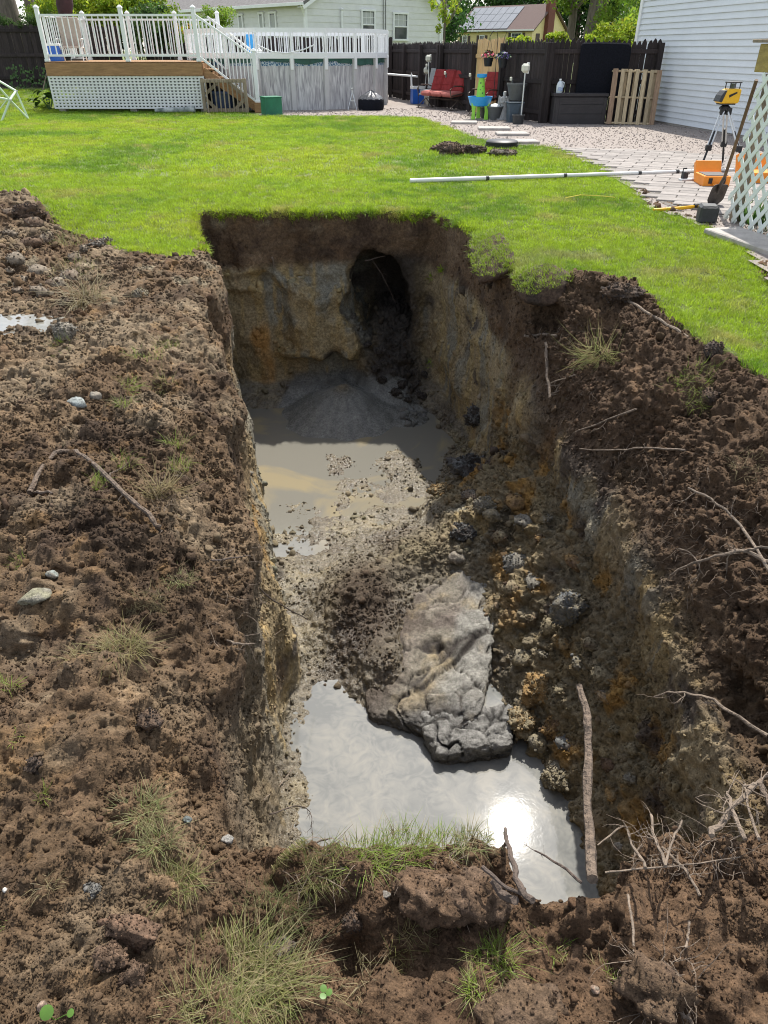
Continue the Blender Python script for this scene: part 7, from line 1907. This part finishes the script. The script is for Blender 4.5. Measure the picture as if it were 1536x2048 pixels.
wl_ = ['far wood tree at the left end, beyond the fence', 'far wood tree behind the left shrubs', 'far dark tree behind the deck', 'far tree hidden behind the grey house roof', 'dark tree just left of the sapling, behind the grey house', 'mid green tree between the grey and yellow houses', 'dark tree behind the solar roof', 'tree behind the ridge of the yellow house', 'dark tree right of the yellow chimney', 'far mid green tree behind the twin trunks', 'far tree right of the twin trunks', 'far dark tree near the right house corner', 'far tree behind the right house']
for (x, y, cm), lb in zip(wood, wl_): tt_ = tree((x, y, 0), lb, 7, .35, cm, 6.0, int(x * 7 + y), 3, group='wood behind the houses'); tt_.scale = (1.35,) * 3 if y > 120 else (1.1,) * 3
# big trunks at the upper left
bt = D(22, 48, 33.0); tree((bt.x, 33.0, .3), 'massive old tree trunk behind the left fence', 9, .52, crown_mesh('crown', 6000, 3.6, 3.6, 2.2, .13, MG, 21, 50), 10.5, 31, 5)
bt = D(58, 40, 36.0); tree((bt.x, 36.0, .3), 'second slimmer trunk right of the massive one', 8, .24, crown_mesh('crown', 4000, 2.6, 2.6, 1.8, .13, DG, 22, 40), 9.6, 32, 4)
# shrubs and climbing greenery above the left fence and the deck
sh1 = crown_mesh('foliage', 5200, 1.5, 1.0, 1.05, .055, YG, 41, 46); sh2 = crown_mesh('foliage', 4200, 1.3, 1.0, .9, .05, LG, 42, 40); sh3 = crown_mesh('foliage', 3800, 1.0, .8, .7, .05, (.06, .11, .03), 43, 34)
def shrub(loc, me, lab, sc=1.0, group=None, name='shrub'):
    o = empty(name, loc, random.uniform(0, 6), lab, 'shrub', group); f = link('foliage', me, o); f.scale = (sc, sc, sc)
    s = MB(); 
    for a in range(5): s.tube([(0, 0, -loc[2] if loc[2] > 0 else 0), (.2 * math.cos(a * 1.26), .2 * math.sin(a * 1.26), -.1)], .02, 5)
    s.build('stems', BARKT, o); return o
for i, (px, py, d, me, sc, lb) in enumerate(((60, 52, 29.6, sh3, .5, 'ferny green shrub at the foot of the massive trunk'), (6, 52, 29.8, sh3, .45, 'ferny shrub at the far left fence top'), (88, 36, 30.5, sh2, .6, 'loose shrub left of the deck corner post'), (118, 14, 31.5, sh1, 1.25, 'bright yellow-green shrub behind the deck corner'), (185, 16, 32.5, sh1, 1.3, 'bright yellow-green shrub right of the closed parasol'), (235, 6, 33.5, sh1, 1.4, 'tall yellow-green shrub behind the middle deck post'), (280, 26, 33.5, sh2, 1.25, 'green shrub left of the grey roof'), (305, 50, 31.0, sh3, 1.0, 'dark leafy shrub behind the right deck railing'), (270, 70, 30.2, sh3, .8, 'low green shrub behind the deck railing'), (350, 60, 31.5, sh2, .8, 'green shrub with yellow blooms behind the deck'), (432, 40, 37.0, sh2, .8, 'slim bright shrub in front of the grey house windows'))):
    c = D(px, py, d); shrub((c.x, d, c.z), me, lb, sc, 'shrubs behind the deck')
# flowers in the railing
fl_ = MB(); r = random.Random(8)
for i in range(40):
    c = D(r.uniform(338, 382), r.uniform(46, 66), 30.9); s = .035; fl_.add([c + Vector(v) for v in ((-s, 0, -s), (s, 0, -s), (s, 0, s), (-s, 0, s))], [(0, 1, 2, 3)])
tag(fl_.build('yellow_blooms', mat('yellow_petals', (.75, .42, .02), .6, .2, 20)), 'orange-yellow blooms behind the right deck railing', 'flowers', kind='stuff')
# sapling between the houses, pair of trunks on the right with bright leaves
sp_ = D(890, 86, 40.0); tree((sp_.x, 40.0, 0), 'thin pale sapling with bright leaves between the houses', 5.2, .06, crown_mesh('crown', 620, 1.1, .9, 1.2, .075, YG, 51, 12), 3.3, 52, 7, .7)
t1 = D(1138, 85, 46.0); tree((t1.x, 46.0, 0), 'forked slim trunk in front of the yellow gable', 7.0, .26, crown_mesh('crown', 4200, 3.4, 3.0, 2.2, .09, LG, 53, 34), 4.9, 54, 6, .55)
t2 = D(1178, 85, 44.0); tree((t2.x, 44.0, 0), 'stout twin trunk tree right of the yellow house', 8.0, .42, crown_mesh('crown', 6000, 4.2, 3.6, 2.0, .09, MG, 55, 40), 5.4, 56, 6, .5)
t3 = D(1200, 85, 45.0); tree((t3.x, 45.0, 0), 'narrow trunk close behind the stout twin trunk', 8.0, .26, crown_mesh('crown', 3000, 3, 3, 1.8, .09, LG, 57, 30), 6.0, 58, 4, .5)
for i, (px, py, d, rx, rz_, col, lb) in enumerate(((1245, 50, 42, 2.2, 2.0, LG, 'bright green bushy tree beside the right house corner'), (1225, 78, 38, 1.5, 1.0, YG, 'low yellow-green bush behind the black mat'), (1275, 30, 48, 2.4, 2.6, MG, 'darker bushy tree at the right house corner'), (1265, 72, 39, 1.3, 1.1, LG, 'green bush between the black mat and the right house'), (1110, 84, 38, .8, .45, YG, 'yellow-green bush tips over the fence below the chimney'), (1040, 92, 36, .9, .4, YG, 'yellow-green bush over the fence by the hooks'))):
    c = D(px, py, d); shrub((c.x, d, c.z), crown_mesh('foliage', 3600, rx, rx * .8, rz_, .075, col, 70 + i, 34), lb, 1.0, None, 'bush')
# big-leaved plant at the deck corner
bp_ = G(88, 224); big = empty('leafy_plant', bp_ + Vector((0, .5, 0)), 0, 'dark big-leaved plant at the left foot of the deck', 'plant')
BIGL = mat('big_leaf', (.045, .11, .02), .5, .35, 6); r = random.Random(4)
for i in range(34):
    a = r.uniform(0, 6.28); e = r.uniform(.15, 1.0); L2 = r.uniform(.22, .38); c = Vector((math.cos(a) * .45 * e, math.sin(a) * .35 * e, .55 * (1 - e * .75) + r.uniform(0, .12)))
    m_ = MB(); m_.add([(0, 0, 0), (-.10 * L2 / .3, L2 * .35, .03), (0, L2 * .45, .01), (.10 * L2 / .3, L2 * .35, .03), (-.06, L2 * .8, .0), (.06, L2 * .8, 0), (0, L2, -.05)], [(0, 2, 1), (0, 3, 2), (1, 2, 6, 4), (2, 3, 5, 6)])
    m_.build('leaf', BIGL, big, True, loc=c, rot=(r.uniform(-.6, .3), 0, a - math.pi / 2))
for i in range(6):
    a = i * 1.05; MB().tube([(0, 0, 0), (.2 * math.cos(a), .15 * math.sin(a), .35)], .012, 5).build('stalk', BIGL, big)
# thin vines on the left fence
vn = MB(); r = random.Random(6)
for i in range(9):
    x = D(20 + i * 9, 150, 28.4).x; z = .5; pts = []
    for s in range(6): pts.append((x + r.gauss(0, .05), 28.55, z + s * .13))
    vn.tube(pts, .008, 4)
    for s in range(10): c = Vector(pts[r.randrange(1, 6)]) + Vector((r.gauss(0, .06), -.05, r.gauss(0, .05))); q = .03; vn.add([c + Vector(v) for v in ((-q, 0, -q), (q, 0, -q), (q, 0, q), (-q, 0, q))], [(0, 1, 2, 3)])
tag(vn.build('vines', BIGL), 'thin vines climbing the left fence', 'vines', kind='stuff')
# the sapling-height stick leaning on the deck corner
dk = MB(); dk.tube([D(96, 135, 25.9), D(86, 180, 25.6)], .015, 5); tag(dk.build('garden_cane', GREYW), 'thin cane leaning at the left end of the deck', 'cane')
